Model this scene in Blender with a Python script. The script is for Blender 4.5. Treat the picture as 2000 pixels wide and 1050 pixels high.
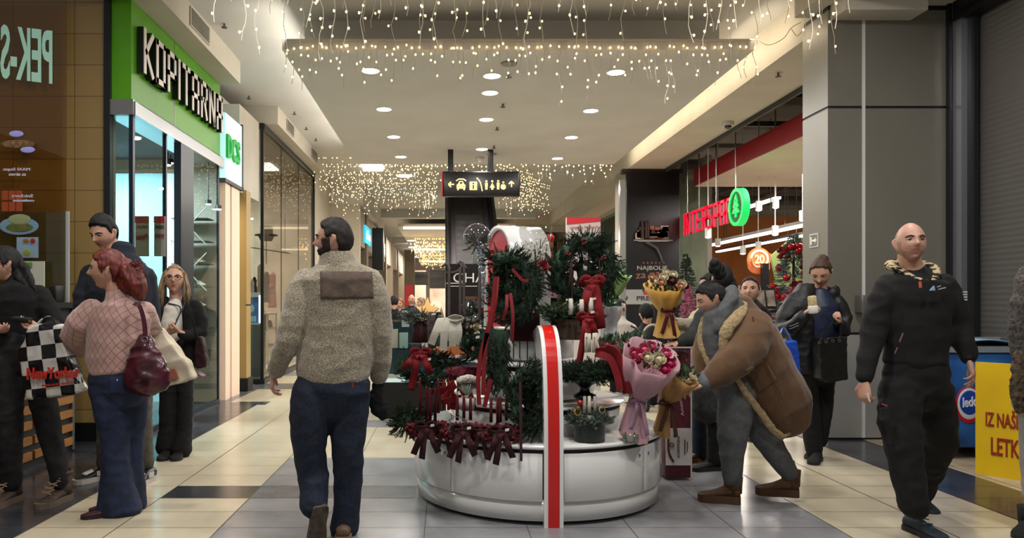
import bpy, bmesh, math, random
from mathutils import Vector, Matrix, noise
random.seed(7)
R = random.Random(11)
for o in list(bpy.data.objects): bpy.data.objects.remove(o)
SC = bpy.context.scene
# ---------------------------------------------------------------- camera, world, light, exposure
F, CX, CY, CZ = 1444.0, 868.0, 590.0, 1.35
cam = bpy.data.objects.new('camera', bpy.data.cameras.new('camera')); SC.collection.objects.link(cam)
cam.location = (0, 0, CZ); cam.rotation_euler = (math.pi/2, 0, 0)
cam.data.sensor_width = 36; cam.data.lens = 36*F/2000
cam.data.shift_x = (1000-CX)/2000; cam.data.shift_y = (CY-525)/2000
cam.data.clip_start = .05; cam.data.clip_end = 300
SC.camera = cam
w = bpy.data.worlds.new('world'); SC.world = w; w.use_nodes = True
w.node_tree.nodes['Background'].inputs[0].default_value = (1.0, .96, .92, 1)
w.node_tree.nodes['Background'].inputs[1].default_value = .26
SC.view_settings.view_transform = 'Standard'; SC.view_settings.look = 'None'
SC.view_settings.exposure = 0.0; SC.view_settings.gamma = 1; SC.view_settings.use_curve_mapping = False

def lamp(name, loc, power, size=.3, color=(1,.93,.84), rot=(0,0,0), sy=None, spread=None):
    l = bpy.data.lights.new(name, 'AREA'); l.energy = power; l.color = color
    if sy: l.shape = 'RECTANGLE'; l.size = size; l.size_y = sy
    else: l.shape = 'DISK'; l.size = size
    if spread: l.spread = spread
    o = bpy.data.objects.new(name, l); o.location = loc; o.rotation_euler = rot
    SC.collection.objects.link(o); return o
WARM = (1, .90, .76); NEUT = (1, .96, .92)
# ceiling downlights: x, y, z of every one (the discs are modelled with the ceiling)
DOWN = [((px-CX)/F*(2.8*F/(CY-py)), 2.8*F/(CY-py)) for px,py in [(724,138),(961,148),(1203,141),(957,181),(750,213),(1154,216),(950,233),(769,267),(1116,268),(941,291),(783,306),(1089,309)]]
for i,(x,y) in enumerate(DOWN): lamp('downlight_lamp', (x,y,4.12), 34, .18, NEUT)
for x,y in [(-1.9,2.6),(.6,1.6),(.6,3.6),(3.4,2.6),(-1.7,5.0),(2.9,5.2)]: lamp('front_ceiling_lamp', (x,y,4.4), 62, .35, NEUT)
for x,y,p in [(.2,17,150),(.2,22,240),(-.9,30,420),(-.9,40,420),(-.9,50,420),(2.6,17,120),(-3.0,23,90)]: lamp('far_ceiling_lamp', (x,y,3.95), p, .5, WARM)
lamp('cove_lamp', (3.4,11.5,4.32), 34, .12, (1,.82,.58), (0,math.radians(-80),0), 7)
lamp('cove_lamp', (-1.74,11.5,4.32), 40, .12, WARM, (0,math.radians(100),0), 7)
lamp('market_lamp', (6.4,12,3.6), 300, 2.5, (1,.97,.93)); lamp('market_lamp', (8,19,3.6), 420, 3, (1,.9,.8)); lamp('market_lamp', (5,9.2,3.2), 30, .8, NEUT)
lamp('shoe_shop_lamp', (-4.3,8.8,3.2), 260, 1.2, (.8,.95,1)); lamp('shop_lamp', (-4.6,14.3,4.1), 420, 1.5, (1,.9,.82)); lamp('snack_bar_lamp',(-6.6,5.4,4.2), 45,.5,(1,.8,.55))
lamp('doorway_lamp', (-3.6,10.7,2.9), 22,.3,(1,.85,.7))

# ---------------------------------------------------------------- helpers
def P(px, py, Y): return Vector(((px-CX)/F*Y, Y, CZ-(py-CY)/F*Y))
def lin(c):
    if isinstance(c, str):
        c = [int(c[i:i+2],16)/255 for i in (0,2,4)]
    return tuple(((v/12.92) if v<=.04045 else ((v+.055)/1.055)**2.4) for v in c)
MATS = {}
def M(name, col='888888', rough=.6, metal=0, emit=0, col2=None, scale=20, bump=0, bscale=None, alpha=1, trans=0, ior=1.45, coat=0, sheen=0, stretch=None, detail=4, contrast=(.35,.65), ecol=None):
    if name in MATS: return MATS[name]
    m = bpy.data.materials.new(name); m.use_nodes = True; nt = m.node_tree; b = nt.nodes['Principled BSDF']
    c = lin(col)+(1,); b.inputs['Base Color'].default_value = c
    b.inputs['Roughness'].default_value = rough; b.inputs['Metallic'].default_value = metal
    b.inputs['Alpha'].default_value = alpha; b.inputs['Transmission Weight'].default_value = trans; b.inputs['IOR'].default_value = ior
    b.inputs['Coat Weight'].default_value = coat; b.inputs['Sheen Weight'].default_value = sheen
    if emit:
        b.inputs['Emission Color'].default_value = (lin(ecol)+(1,)) if ecol else c; b.inputs['Emission Strength'].default_value = emit
    tc = nt.nodes.new('ShaderNodeTexCoord'); mp = nt.nodes.new('ShaderNodeMapping'); nt.links.new(tc.outputs['Object'], mp.inputs[0])
    if stretch: mp.inputs['Scale'].default_value = stretch
    if col2:
        n = nt.nodes.new('ShaderNodeTexNoise'); n.inputs['Scale'].default_value = scale; n.inputs['Detail'].default_value = detail
        nt.links.new(mp.outputs[0], n.inputs['Vector'])
        r = nt.nodes.new('ShaderNodeValToRGB'); r.color_ramp.elements[0].position, r.color_ramp.elements[1].position = contrast
        r.color_ramp.elements[0].color = c; r.color_ramp.elements[1].color = lin(col2)+(1,)
        nt.links.new(n.outputs[0], r.inputs[0]); nt.links.new(r.outputs[0], b.inputs['Base Color'])
        if emit and not ecol: nt.links.new(r.outputs[0], b.inputs['Emission Color'])
    if bump:
        n = nt.nodes.new('ShaderNodeTexNoise'); n.inputs['Scale'].default_value = bscale or scale; n.inputs['Detail'].default_value = 5
        nt.links.new(mp.outputs[0], n.inputs['Vector'])
        bp = nt.nodes.new('ShaderNodeBump'); bp.inputs['Strength'].default_value = bump; bp.inputs['Distance'].default_value = .01
        nt.links.new(n.outputs[0], bp.inputs['Height']); nt.links.new(bp.outputs[0], b.inputs['Normal'])
    MATS[name] = m; return m
def glassmat(name, col='dfeeea', refl=.1, rough=.0):
    """architectural pane: clear, a little mirror reflection"""
    if name in MATS: return MATS[name]
    m = bpy.data.materials.new(name); m.use_nodes = True; nt = m.node_tree; nt.nodes.clear()
    out = nt.nodes.new('ShaderNodeOutputMaterial'); t = nt.nodes.new('ShaderNodeBsdfTransparent'); t.inputs[0].default_value = lin(col)+(1,)
    g = nt.nodes.new('ShaderNodeBsdfGlossy'); g.inputs['Roughness'].default_value = rough
    mx = nt.nodes.new('ShaderNodeMixShader'); lw = nt.nodes.new('ShaderNodeLayerWeight'); lw.inputs[0].default_value = .12
    lw.inputs[0].default_value = .5; pw = nt.nodes.new('ShaderNodeMath'); pw.operation = 'POWER'; pw.inputs[1].default_value = 4; nt.links.new(lw.outputs[1], pw.inputs[0])
    ma = nt.nodes.new('ShaderNodeMath'); ma.operation = 'MULTIPLY_ADD'; ma.inputs[1].default_value = .16; ma.inputs[2].default_value = refl; ma.use_clamp = True
    nt.links.new(pw.outputs[0], ma.inputs[0]); nt.links.new(ma.outputs[0], mx.inputs[0])
    nt.links.new(t.outputs[0], mx.inputs[1]); nt.links.new(g.outputs[0], mx.inputs[2]); nt.links.new(mx.outputs[0], out.inputs[0])
    MATS[name] = m; return m

WL = {}
def tag(o, label=None, cat=None, group=None, kind=None):
    if label: o['label'] = label
    if cat: o['category'] = cat
    if group: o['group'] = group
    if kind: o['kind'] = kind
    return o
def thing(name, label, cat, loc=(0,0,0), group=None):
    o = bpy.data.objects.new(name, None); o.empty_display_size = .1; SC.collection.objects.link(o)
    o.location = loc; WL[o.name] = Vector(loc); return tag(o, label, cat, group)
def wl(o):
    v = Vector((0,0,0))
    while o is not None: v += Vector(o.location); o = o.parent
    return v

class MB:
    def __init__(s): s.v=[]; s.f=[]; s.m=[]; s.mi=0
    def add(s, vs, fs, mi=None):
        n=len(s.v); s.v += [tuple(v) for v in vs]; s.f += [tuple(i+n for i in f) for f in fs]; s.m += [s.mi if mi is None else mi]*len(fs)
    def box(s, a, b, mi=None):
        x0,x1=sorted((a[0],b[0])); y0,y1=sorted((a[1],b[1])); z0,z1=sorted((a[2],b[2]))
        s.add([(x0,y0,z0),(x1,y0,z0),(x1,y1,z0),(x0,y1,z0),(x0,y0,z1),(x1,y0,z1),(x1,y1,z1),(x0,y1,z1)],
              [(0,3,2,1),(4,5,6,7),(0,1,5,4),(1,2,6,5),(2,3,7,6),(3,0,4,7)], mi)
    def obox(s, c, ax, ay, az, mi=None):   # oriented box, half vectors
        c=Vector(c); ax=Vector(ax); ay=Vector(ay); az=Vector(az)
        vs=[c+i*ax+j*ay+k*az for k in (-1,1) for j in (-1,1) for i in (-1,1)]
        s.add(vs,[(0,2,3,1),(4,5,7,6),(0,1,5,4),(1,3,7,5),(3,2,6,7),(2,0,4,6)],mi)
    def loft(s, rings, mi=None, cap=True, closed=False):
        n=len(rings[0]); vs=[p for r in rings for p in r]; fs=[]
        k=len(rings)
        for i in range(k if closed else k-1):
            a=i*n; b=((i+1)%k)*n
            for j in range(n): fs.append((a+j,a+(j+1)%n,b+(j+1)%n,b+j))
        if cap and not closed:
            c0=len(vs); vs.append(sum((Vector(p) for p in rings[0]),Vector())/n); c1=len(vs); vs.append(sum((Vector(p) for p in rings[-1]),Vector())/n)
            for j in range(n): fs.append((c0,(j+1)%n,j)); fs.append((c1,(k-1)*n+j,(k-1)*n+(j+1)%n))
        s.add(vs,fs,mi)
    def tube(s, pts, rad, n=8, side=None, kb=1, mi=None, cap=True, closed=False, round_end=False):
        pts=[Vector(p) for p in pts]
        if not hasattr(rad,'__len__'): rad=[rad]*len(pts)
        kbs = kb if hasattr(kb,'__len__') else [kb]*len(pts)
        rad=(list(rad)+[rad[-1]]*len(pts))[:len(pts)]; kbs=(list(kbs)+[kbs[-1]]*len(pts))[:len(pts)]
        if round_end:
            d0=(pts[0]-pts[1]).normalized(); d1=(pts[-1]-pts[-2]).normalized(); r0,r1=rad[0],rad[-1]; k0,k1=min(kbs[0],1),min(kbs[-1],1)
            pts=[pts[0]+d0*r0*.9*k0,pts[0]+d0*r0*.6*k0]+pts+[pts[-1]+d1*r1*.6*k1,pts[-1]+d1*r1*.9*k1]; rad=[r0*.35,r0*.78]+rad+[r1*.78,r1*.35]; kbs=[kbs[0]]*2+kbs+[kbs[-1]]*2
        rings=[]; prev=Vector(side) if side is not None else None
        for i,p in enumerate(pts):
            if closed: t=pts[(i+1)%len(pts)]-pts[i-1]
            else: t=(pts[min(i+1,len(pts)-1)]-pts[max(i-1,0)])
            t = t.normalized() if t.length>1e-9 else Vector((0,0,1))
            if prev is None:
                prev = Vector((1,0,0)) if abs(t.x)<.8 else Vector((0,1,0))
            ref = Vector(side) if side is not None else prev
            a=ref-t*ref.dot(t)
            if a.length<.15: a=prev-t*prev.dot(t)
            a.normalize(); prev=a; b=t.cross(a)
            rings.append([p+a*rad[i]*math.cos(2*math.pi*j/n)+b*rad[i]*kbs[i]*math.sin(2*math.pi*j/n) for j in range(n)])
        s.loft(rings,mi,cap,closed)
    def lathe(s, c, prof, n=24, mi=None, axis=(0,0,1), a0=0, a1=2*math.pi, sx=1, sy=1):
        c=Vector(c); ax=Vector(axis).normalized(); u=Vector((1,0,0)) if abs(ax.x)<.9 else Vector((0,1,0)); u=(u-ax*u.dot(ax)).normalized(); v=ax.cross(u)
        full=abs(a1-a0-2*math.pi)<1e-6; m=n if full else n+1
        vs=[];fs=[]
        for r,z in prof:
            for j in range(m):
                t=a0+(a1-a0)*j/n; vs.append(c+ax*z+(u*math.cos(t)*sx+v*math.sin(t)*sy)*r)
        for i in range(len(prof)-1):
            for j in range(n): 
                k=(j+1)%m if full else j+1
                fs.append((i*m+j,i*m+k,(i+1)*m+k,(i+1)*m+j))
        s.add(vs,fs,mi)
    def ball(s, c, r, n=10, mi=None, sc=(1,1,1)):
        c=Vector(c); vs=[];fs=[];k=max(4,n//2+1)
        for i in range(k+1):
            ph=math.pi*i/k
            for j in range(n): vs.append((c.x+r*sc[0]*math.sin(ph)*math.cos(2*math.pi*j/n),c.y+r*sc[1]*math.sin(ph)*math.sin(2*math.pi*j/n),c.z+r*sc[2]*math.cos(ph)))
        for i in range(k):
            for j in range(n): fs.append((i*n+j,(i+1)*n+j,(i+1)*n+(j+1)%n,i*n+(j+1)%n))
        s.add(vs,fs,mi)
    def prism(s, poly, ext, mi=None):      # poly: list of 3-D points, ext: extrusion vector
        poly=[Vector(p) for p in poly]; e=Vector(ext); n=len(poly)
        s.add(poly+[p+e for p in poly],[tuple(range(n))[::-1],tuple(range(n,2*n))]+[(i,(i+1)%n,n+(i+1)%n,n+i) for i in range(n)],mi)
    def ribbon(s, pts, wdir, w, t=.002, mi=None):
        pts=[Vector(p) for p in pts]; ws=(list(w)+[w[-1]]*len(pts)) if hasattr(w,'__len__') else [w]*len(pts); rings=[]
        for i,p in enumerate(pts):
            tg=(pts[min(i+1,len(pts)-1)]-pts[max(i-1,0)]).normalized(); wd=Vector(wdir); wd=(wd-tg*wd.dot(tg)).normalized(); nn=tg.cross(wd)
            rings.append([p+wd*ws[i]+nn*t,p-wd*ws[i]+nn*t,p-wd*ws[i]-nn*t,p+wd*ws[i]-nn*t])
        s.loft(rings,mi)
    def build(s, name, mats, parent=None, smooth=False):
        off = wl(parent) if parent is not None else Vector((0,0,0))
        me=bpy.data.meshes.new(name); me.from_pydata([(v[0]-off.x,v[1]-off.y,v[2]-off.z) for v in s.v],[],s.f)
        if not isinstance(mats,(list,tuple)): mats=[mats]
        for m in mats: me.materials.append(m)
        if len(mats)>1: me.polygons.foreach_set('material_index', s.m)
        bm=bmesh.new(); bm.from_mesh(me); bmesh.ops.recalc_face_normals(bm,faces=bm.faces); bm.to_mesh(me); bm.free()
        if smooth: me.polygons.foreach_set('use_smooth',[True]*len(me.polygons))
        me.update(); o=bpy.data.objects.new(name,me); SC.collection.objects.link(o)
        if parent is not None: o.parent=parent
        return o
def struct(name, mb, mat, parent=None, smooth=False):
    o=mb.build(name,mat,parent,smooth)
    if parent is None: o['kind']='structure'
    return o
def bevel(o, w=.005, seg=2):
    m=o.modifiers.new('bevel','BEVEL'); m.width=w; m.segments=seg; m.limit_method='ANGLE'; m.angle_limit=.6
    for p in o.data.polygons: p.use_smooth=True
    return o
def remesh(o, vox, smooth=2, wr=0, wsc=(9,9,14), seed=0, fine=0):
    """one continuous skin from overlapping lofts, with cloth folds as real relief"""
    m=o.modifiers.new('r','REMESH'); m.mode='VOXEL'; m.voxel_size=vox
    if smooth: k=o.modifiers.new('s','SMOOTH'); k.factor=.5; k.iterations=smooth
    dg=bpy.context.evaluated_depsgraph_get(); dg.update()
    me=bpy.data.meshes.new_from_object(o.evaluated_get(dg)); old=o.data; o.modifiers.clear(); o.data=me
    me.name=o.name; me.materials.clear()
    for mm in old.materials: me.materials.append(mm)
    me.polygons.foreach_set('material_index',[0]*len(me.polygons))
    if wr or fine:
        ns=[v.normal.copy() for v in me.vertices]
        for v,nn in zip(me.vertices,ns):
            c=v.co; a=noise.noise(Vector((c.x*wsc[0]+seed,c.y*wsc[1],c.z*wsc[2]))); b=noise.noise(Vector((c.x*wsc[0]*2+seed,c.y*wsc[1]*2+5,c.z*wsc[2]*1.7)))
            d=wr*((1-abs(a)*3.2)*.7+b*.6)+ (fine*noise.noise(c*90) if fine else 0)
            v.co=c+nn*d
    me.polygons.foreach_set('use_smooth',[True]*len(me.polygons)); me.update(); return o

from mathutils.bvhtree import BVHTree
def decal(name, pts, target, Y0, mat, parent, t=.004, lift=.003, nx=14, ny=8, wob=0):
    """a patch sewn on a surface: a quad of picture points laid on the target's skin, with its own thickness"""
    off=wl(target); vs=[v.co+off for v in target.data.vertices]; bv=BVHTree.FromPolygons(vs,[tuple(p.vertices) for p in target.data.polygons]); cam_=Vector((0,0,CZ))
    q=[Vector((a,b)) for a,b in pts]; fr=[];bk=[]; last=Y0
    for i in range(ny+1):
        for j in range(nx+1):
            u=j/nx; v=i/ny; p=(q[0]*(1-u)+q[1]*u)*(1-v)+(q[3]*(1-u)+q[2]*u)*v; d=(P(p.x,p.y,1)-cam_).normalized(); h,n_,_,_=bv.ray_cast(cam_,d)
            if h is None: h=P(p.x,p.y,last)
            last=h.y; ed=(i in (0,ny) or j in (0,nx)); fr.append(h-d*(lift+t*(.3 if ed else 1)+wob*noise.noise(h*25))); bk.append(h+d*.01)
    k=len(fr); W=nx+1; fs=[]
    for i in range(ny):
        for j in range(nx): a=i*W+j; fs+=[(a,a+1,a+W+1,a+W),(k+a+W,k+a+W+1,k+a+1,k+a)]
    for j in range(nx): fs+=[(j,j+k,j+1+k,j+1),(ny*W+j,ny*W+j+1,ny*W+j+1+k,ny*W+j+k)]
    for i in range(ny): a=i*W; fs+=[(a,a+W,a+W+k,a+k),(a+nx,a+nx+k,a+nx+W+k,a+nx+W)]
    mb=MB(); mb.add(fr+bk,fs); return mb.build(name,mat,parent,True)
def mesh_text(s, name, mat, parent, origin, right, up, width=None, height=.1, ext=.005, align='CENTER', bold=0, space=1):
    """lettering: origin = centre of the line, right / up = directions"""
    cu=bpy.data.curves.new('t','FONT'); cu.body=s; cu.size=1; cu.extrude=0; cu.offset=bold; cu.space_character=space; cu.resolution_u=3
    to=bpy.data.objects.new('t',cu); SC.collection.objects.link(to)
    dg=bpy.context.evaluated_depsgraph_get(); dg.update(); me=bpy.data.meshes.new_from_object(to.evaluated_get(dg)); bpy.data.objects.remove(to); bpy.data.curves.remove(cu)
    xs=[v.co.x for v in me.vertices]; ys=[v.co.y for v in me.vertices]
    if not xs: return None
    x0,x1,y0,y1=min(xs),max(xs),min(ys),max(ys); sy=height/(y1-y0); sx=(width/(x1-x0)) if width else sy
    r=Vector(right).normalized(); u=Vector(up).normalized(); n=r.cross(u)
    mb=MB(); o=Vector(origin); ax=(x0+x1)/2 if align=='CENTER' else x0
    fr=[o+r*(v.co.x-ax)*sx+u*(v.co.y-(y0+y1)/2)*sy+n*ext for v in me.vertices]; bk=[p-n*ext*2 for p in fr]; k=len(fr)
    fs=[tuple(p.vertices) for p in me.polygons]; mb.add(fr+bk, fs+[tuple(i+k for i in f[::-1]) for f in fs])
    ec={}
    for f in fs:
        for i in range(len(f)):
            e=(f[i],f[(i+1)%len(f)]); ec[e]=1
    side=[(a,b,b+k,a+k) for (a,b) in ec if (b,a) not in ec]; mb.add([],[]); n0=len(mb.v)
    mb.f += side; mb.m += [0]*len(side)
    bpy.data.meshes.remove(me); return mb.build(name,mat,parent)
# ---------------------------------------------------------------- the setting
CREAM=M('floor_cream','b2a890',.22,col2='beb49c',scale=3,stretch=(1,.4,1)); GREY=M('floor_grey','77777a',.2,col2='858587',scale=3); DARK=M('floor_dark','2e2f33',.18,col2='393a3f',scale=4)
MID=M('floor_mid_grey','58585b',.2,col2='646467',scale=4); BEIGE=M('floor_beige','a3937c',.28,col2='b3a48c',scale=5); JOINT=M('floor_joint','4a453c',.7)
fl=MB(); fl.box((-14,-3,-.1),(14,70,0),0)
def patch(x0,x1,y0,y1,mi,lv=1): fl.add([(x0,y0,.0006*lv),(x1,y0,.0006*lv),(x1,y1,.0006*lv),(x0,y1,.0006*lv)],[(0,1,2,3)],mi)
T0=-1.345; TW=.614
patch(T0,T0+6*TW,-3,6.42,1); patch(T0,T0+6*TW,7.99,8.47,1); patch(T0-TW,T0,5.096,5.436,2); patch(T0,-.2,5.096,5.436,3,2)
patch(-14,-2.47,-3,10.0,2); patch(-2.81,-2.36,9.75,10.05,2,2); patch(-4,-1.9,11.5,12.3,3); patch(-14,-2.9,10,11.5,3)
patch(3.55,4.12,-3,60,2); patch(4.12,14,-3,60,4); patch(T0,3.5,10.6,11.2,1); patch(T0,3.5,13.5,14.3,1); patch(-14,T0,13.6,14.4,1); patch(T0,3.5,17,18,3); patch(-14,3.5,22,24,1)
k=-10
for k in range(-22,22):
    x=T0+k*TW; w_=.0025
    if k in (-2,): x=-2.47
    patch(x-w_,x+w_,-3,34,5,4)
for k in range(0,60):
    y=5.1-.335*20+k*.335*1.0
    patch(-14,14,y-.0018,y+.0018,5,4)
floor=struct('floor',fl,[CREAM,GREY,DARK,MID,BEIGE,JOINT])
CW=M('ceiling_paint','cacac8',.9,col2='c4c4c1',scale=1.5); CW2=M('soffit_paint','c4bfb3',.85,col2='bcb7ab',scale=2); PINKW=M('market_ceiling','cfc0b4',.85,col2='c9b9ad',scale=2)
mb=MB(); mb.box((-2.9,-1,4.6),(8,8.53,4.8)); mb.box((-6,8.53,4.6),(-1.6,60,4.8)); mb.box((3.2,8.53,4.6),(5.2,60,4.8)); mb.box((-1.6,15.2,4.6),(3.2,60,4.8)); struct('ceiling',mb,CW)
mb=MB(); mb.box((-1.80,8.2,4.15),(3.44,15,4.27)); mb.box((-1.61,8.53,4.27),(3.17,14.7,4.75)); p_=struct('ceiling_panel',mb,CW)
mb=MB(); mb.box((3.8,7.0,4.12),(4.58,40,4.7)); struct('trim_1',mb,CW2)
mb=MB(); mb.box((3.6,6.0,4.27),(5.6,7.6,4.62)); struct('trim_2',mb,CW2)
mb=MB(); mb.box((-3.3,5.5,4.3),(-2.76,10.0,4.65)); mb.box((-6,12.25,4.3),(-2.76,17.2,4.65)); struct('trim_3',mb,CW2)
# second dropped panels further down the mall, cross beams, coves
mb=MB()
for y0,y1,z in [(27,36,4.1),(38,47,4.1),(49,58,4.1)]: mb.box((-1.7,y0,z),(2.6,y1,z+.12)); mb.box((-2.6,y0-1.2,4.3),(3.2,y0-.8,4.6))
mb.box((-3.0,20.0,4.0),(-2.2,27,4.6)); struct('trim_4',mb,CW)
COVE=M('cove_strip','ffe9c0',.5,emit=2.6)
mb=MB()
for y0 in (27,38,49): mb.box((-1.5,y0-.06,4.02),(2.4,y0,4.10))
mb.box((-2.1,26.0,4.36),(2.4,26.15,4.44)); o=mb.build('cove_light',COVE); tag(o,'long thin cream strips of cove light across the far mall ceiling','light',kind=None)
# gold tiled snack-bar wall
GOLD=bpy.data.materials.new('gold_tile'); GOLD.use_nodes=True; nt=GOLD.node_tree; b_=nt.nodes['Principled BSDF']; b_.inputs['Roughness'].default_value=.38
tc=nt.nodes.new('ShaderNodeTexCoord'); mp=nt.nodes.new('ShaderNodeMapping'); mp.inputs['Rotation'].default_value=(math.pi/2,0,0); nt.links.new(tc.outputs['Object'],mp.inputs[0])
br=nt.nodes.new('ShaderNodeTexBrick'); br.offset=0; br.inputs['Color1'].default_value=lin('8d7446')+(1,); br.inputs['Color2'].default_value=lin('947b4c')+(1,); br.inputs['Mortar'].default_value=lin('5e4a2a')+(1,)
br.inputs['Scale'].default_value=1; br.inputs['Mortar Size'].default_value=.004; br.inputs['Brick Width'].default_value=.6; br.inputs['Row Height'].default_value=.305
nt.links.new(mp.outputs[0],br.inputs[0]); nt.links.new(br.outputs[0],b_.inputs['Base Color'])
mb=MB(); mb.box((-9,7.2,.18),(-3.29,7.4,4.7)); struct('wall_left',mb,GOLD)
BLK=M('black_plinth','0b0b0c',.5); mb=MB(); mb.box((-9,7.17,0),(-3.29,7.4,.18)); struct('baseboard_left',mb,BLK)
mb=MB(); mb.box((-9,-3,0),(-8.8,7.3,4.7)); struct('wall_snack_bar',mb,GOLD)
DGREY=M('dark_frame','232628',.4,metal=.4); ALU=M('aluminium','9a9b9b',.3,metal=.9); BLUEF=M('blue_frame','1c2a38',.35,metal=.3)
mb=MB(); mb.box((-3.30,7.16,0),(-3.24,7.24,4.5)); struct('trim_5',mb,DGREY)
# green shoe shop front
GREEN=M('green_fascia','58a012',.35,col2='4f9410',scale=1.5); GLASS=glassmat('shop_glass','dcebe6',.05); GLASS2=glassmat('shop_glass_side','dfe6e2',.05)
mb=MB(); mb.box((-3.27,7.2,3.30),(-3.05,10.05,4.3)); sf=thing('shop_fascia','bright green shop fascia with black block letters above the shoe shop','sign',(-3.05,7.2,3.3)); mb.build('fascia_panel',GREEN,sf)
mb=MB(); mb.box((-3.27,7.17,3.17),(-3.02,7.2,3.32)); mb.box((-3.3,7.18,3.17),(-3.0,10.07,3.30)); mb.box((-3.053,8.35,3.3),(-3.046,8.36,4.3)); mb.build('metal_edge',ALU,sf)
LDARK=M('letter_side','050506',.4); LFACE=M('letter_face','cfc6c4',.3,metal=.2)
ST={'K':[(0,0,0,1),(.15,.5,1,1),(.15,.5,1,0)],'O':[(0,0,0,1),(1,0,1,1),(0,1,1,1),(0,0,1,0)],'P':[(0,0,0,1),(0,1,1,1),(1,1,1,.45),(0,.45,1,.45)],'I':[(.5,0,.5,1)],
'T':[(.5,0,.5,1),(0,1,1,1)],'A':[(0,0,0,1),(0,1,1,1),(1,1,1,0),(0,.42,1,.42)],'R':[(0,0,0,1),(0,1,1,1),(1,1,1,.5),(0,.5,1,.5),(.5,.5,1,0)],'N':[(0,0,0,1),(0,1,1,0),(1,0,1,1)],
'E':[(0,0,0,1),(0,1,1,1),(0,.5,.85,.5),(0,0,1,0)],'S':[(1,1,0,1),(0,1,0,.52),(0,.52,1,.48),(1,.48,1,0),(1,0,0,0)],'C':[(1,1,0,1),(0,1,0,0),(0,0,1,0)],'G':[(1,1,0,1),(0,1,0,0),(0,0,1,0),(1,0,1,.45),(1,.45,.5,.45)],'U':[(0,1,0,0),(0,0,1,0),(1,0,1,1)]}
def strokes(text, org, right, up, total, h, depth, th, face, side, parent, name='letter', narrow={'I':.28}, face_eps=.004):
    r=Vector(right).normalized(); u=Vector(up).normalized(); n=r.cross(u); ws=[narrow.get(c,1) for c in text]; gap=.26; tot=sum(ws)+gap*(len(ws)-1); sc=total/tot; x=0; o=Vector(org)
    for c,wd in zip(text,ws):
        mb=MB(); W=max(wd*sc-th,.001); H=h-th
        for (x0,y0,x1,y1) in ST[c]:
            a=o+r*(x*sc+th/2+(x0*W if c!='I' else 0))+u*(th/2+y0*H); b=o+r*(x*sc+th/2+(x1*W if c!='I' else 0))+u*(th/2+y1*H); d=(b-a); L=d.length; d.normalize(); q=n.cross(d)
            mb.obox((a+b)/2+n*depth/2, d*(L/2+th/2), q*th/2, n*depth/2, 0); mb.obox((a+b)/2+n*(depth+face_eps), d*(L/2+th/2-.003), q*(th/2-.003), n*face_eps, 1)
        mb.build(name,[side,face],parent); x+=wd+gap
strokes('KOPITARNA',(-3.04,7.32,3.62),(0,1,0),(0,0,1),2.6,.46,.06,.062,LFACE,LDARK,sf)
# glazing of the shoe shop
mb=MB(); mb.box((-3.24,7.21,.06),(-3.06,7.22,3.17)); struct('window_1',mb,GLASS2)
mb=MB(); mb.box((-3.055,7.25,.06),(-3.045,8.05,3.17)); struct('window_2',mb,GLASS2)
mb=MB(); mb.box((-3.055,8.86,.06),(-3.045,9.95,3.17)); struct('window_3',mb,GLASS2)
mb=MB(); mb.box((-3.08,8.42,0),(-3.0,8.85,3.17)); mb.box((-3.07,7.19,0),(-3.03,7.24,3.17)); mb.box((-3.07,8.05,0),(-3.03,8.08,3.17)); mb.box((-3.07,7.2,0),(-3.03,8.08,.06)); mb.box((-3.07,8.85,0),(-3.03,9.97,.05)); mb.box((-3.065,9.94,0),(-3.035,9.97,3.17)); struct('trim_6',mb,BLUEF)
CYAN=M('cyan_glow_wall','9fd4e4',.7,col2='8cc8dc',scale=.6,emit=.35); SHOPW=M('shop_wall','a9a69c',.8)  # light blue wall, the shop's light put into it as emission
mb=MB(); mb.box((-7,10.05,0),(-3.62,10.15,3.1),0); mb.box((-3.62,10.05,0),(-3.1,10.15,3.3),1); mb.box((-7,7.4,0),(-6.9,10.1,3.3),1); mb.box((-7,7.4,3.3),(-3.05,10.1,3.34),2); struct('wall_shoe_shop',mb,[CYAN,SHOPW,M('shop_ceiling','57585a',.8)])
# white lightbox sign beyond the green fascia
LB=M('lightbox_white','b8e8f0',.5,emit=.75); GL=M('lightbox_green','1d9a3c',.5,emit=.35)
t=thing('lightbox_sign','glowing pale blue lightbox sign with green letters beyond the green fascia','sign',(-3.0,10.1,3.05)); mb=MB(); mb.box((-3.3,10.12,3.05),(-3.0,10.95,3.95)); mb.build('lightbox',LB,t)
mb=MB(); mb.box((-3.32,10.10,3.0),(-2.99,11.0,3.05)); mb.box((-3.32,10.95,3.0),(-2.99,11.0,3.98)); mb.build('frame',DGREY,t)
mesh_text('DCS','lettering',GL,t,(-2.985,10.45,3.5),(0,1,0),(0,0,1),.62,.33,.02,bold=.03)
# warm lit doorway reveal and gold pillar between the shops
PINK=M('lit_reveal','e8cdb5',.7,emit=.12); mb=MB(); mb.box((-3.3,10.2,0),(-3.02,10.42,3.0),0); mb.box((-3.3,10.5,0),(-3.02,10.9,3.0),0); mb.box((-3.3,10.42,0),(-3.1,10.5,3.0),1); mb.box((-3.3,10.2,3.0),(-3.0,11.0,3.05),1); struct('trim_7',mb,[PINK,DGREY])
mb=MB(); mb.box((-3.35,11.2,.2),(-3.0,11.45,3.05),0); mb.box((-3.37,11.17,0),(-2.97,11.47,.2),1); mb.box((-3.005,11.19,1.3),(-2.995,11.46,1.32),1); struct('wall_pillar',mb,[M('gold_panel','a58a55',.35),BLK])
mb=MB(); mb.box((-3.6,11.0,3.0),(-3.05,12.2,4.3)); mb.box((-6,10.3,3.2),(-3.3,12.2,4.4)); struct('wall_upper_left',mb,CW2)
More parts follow.
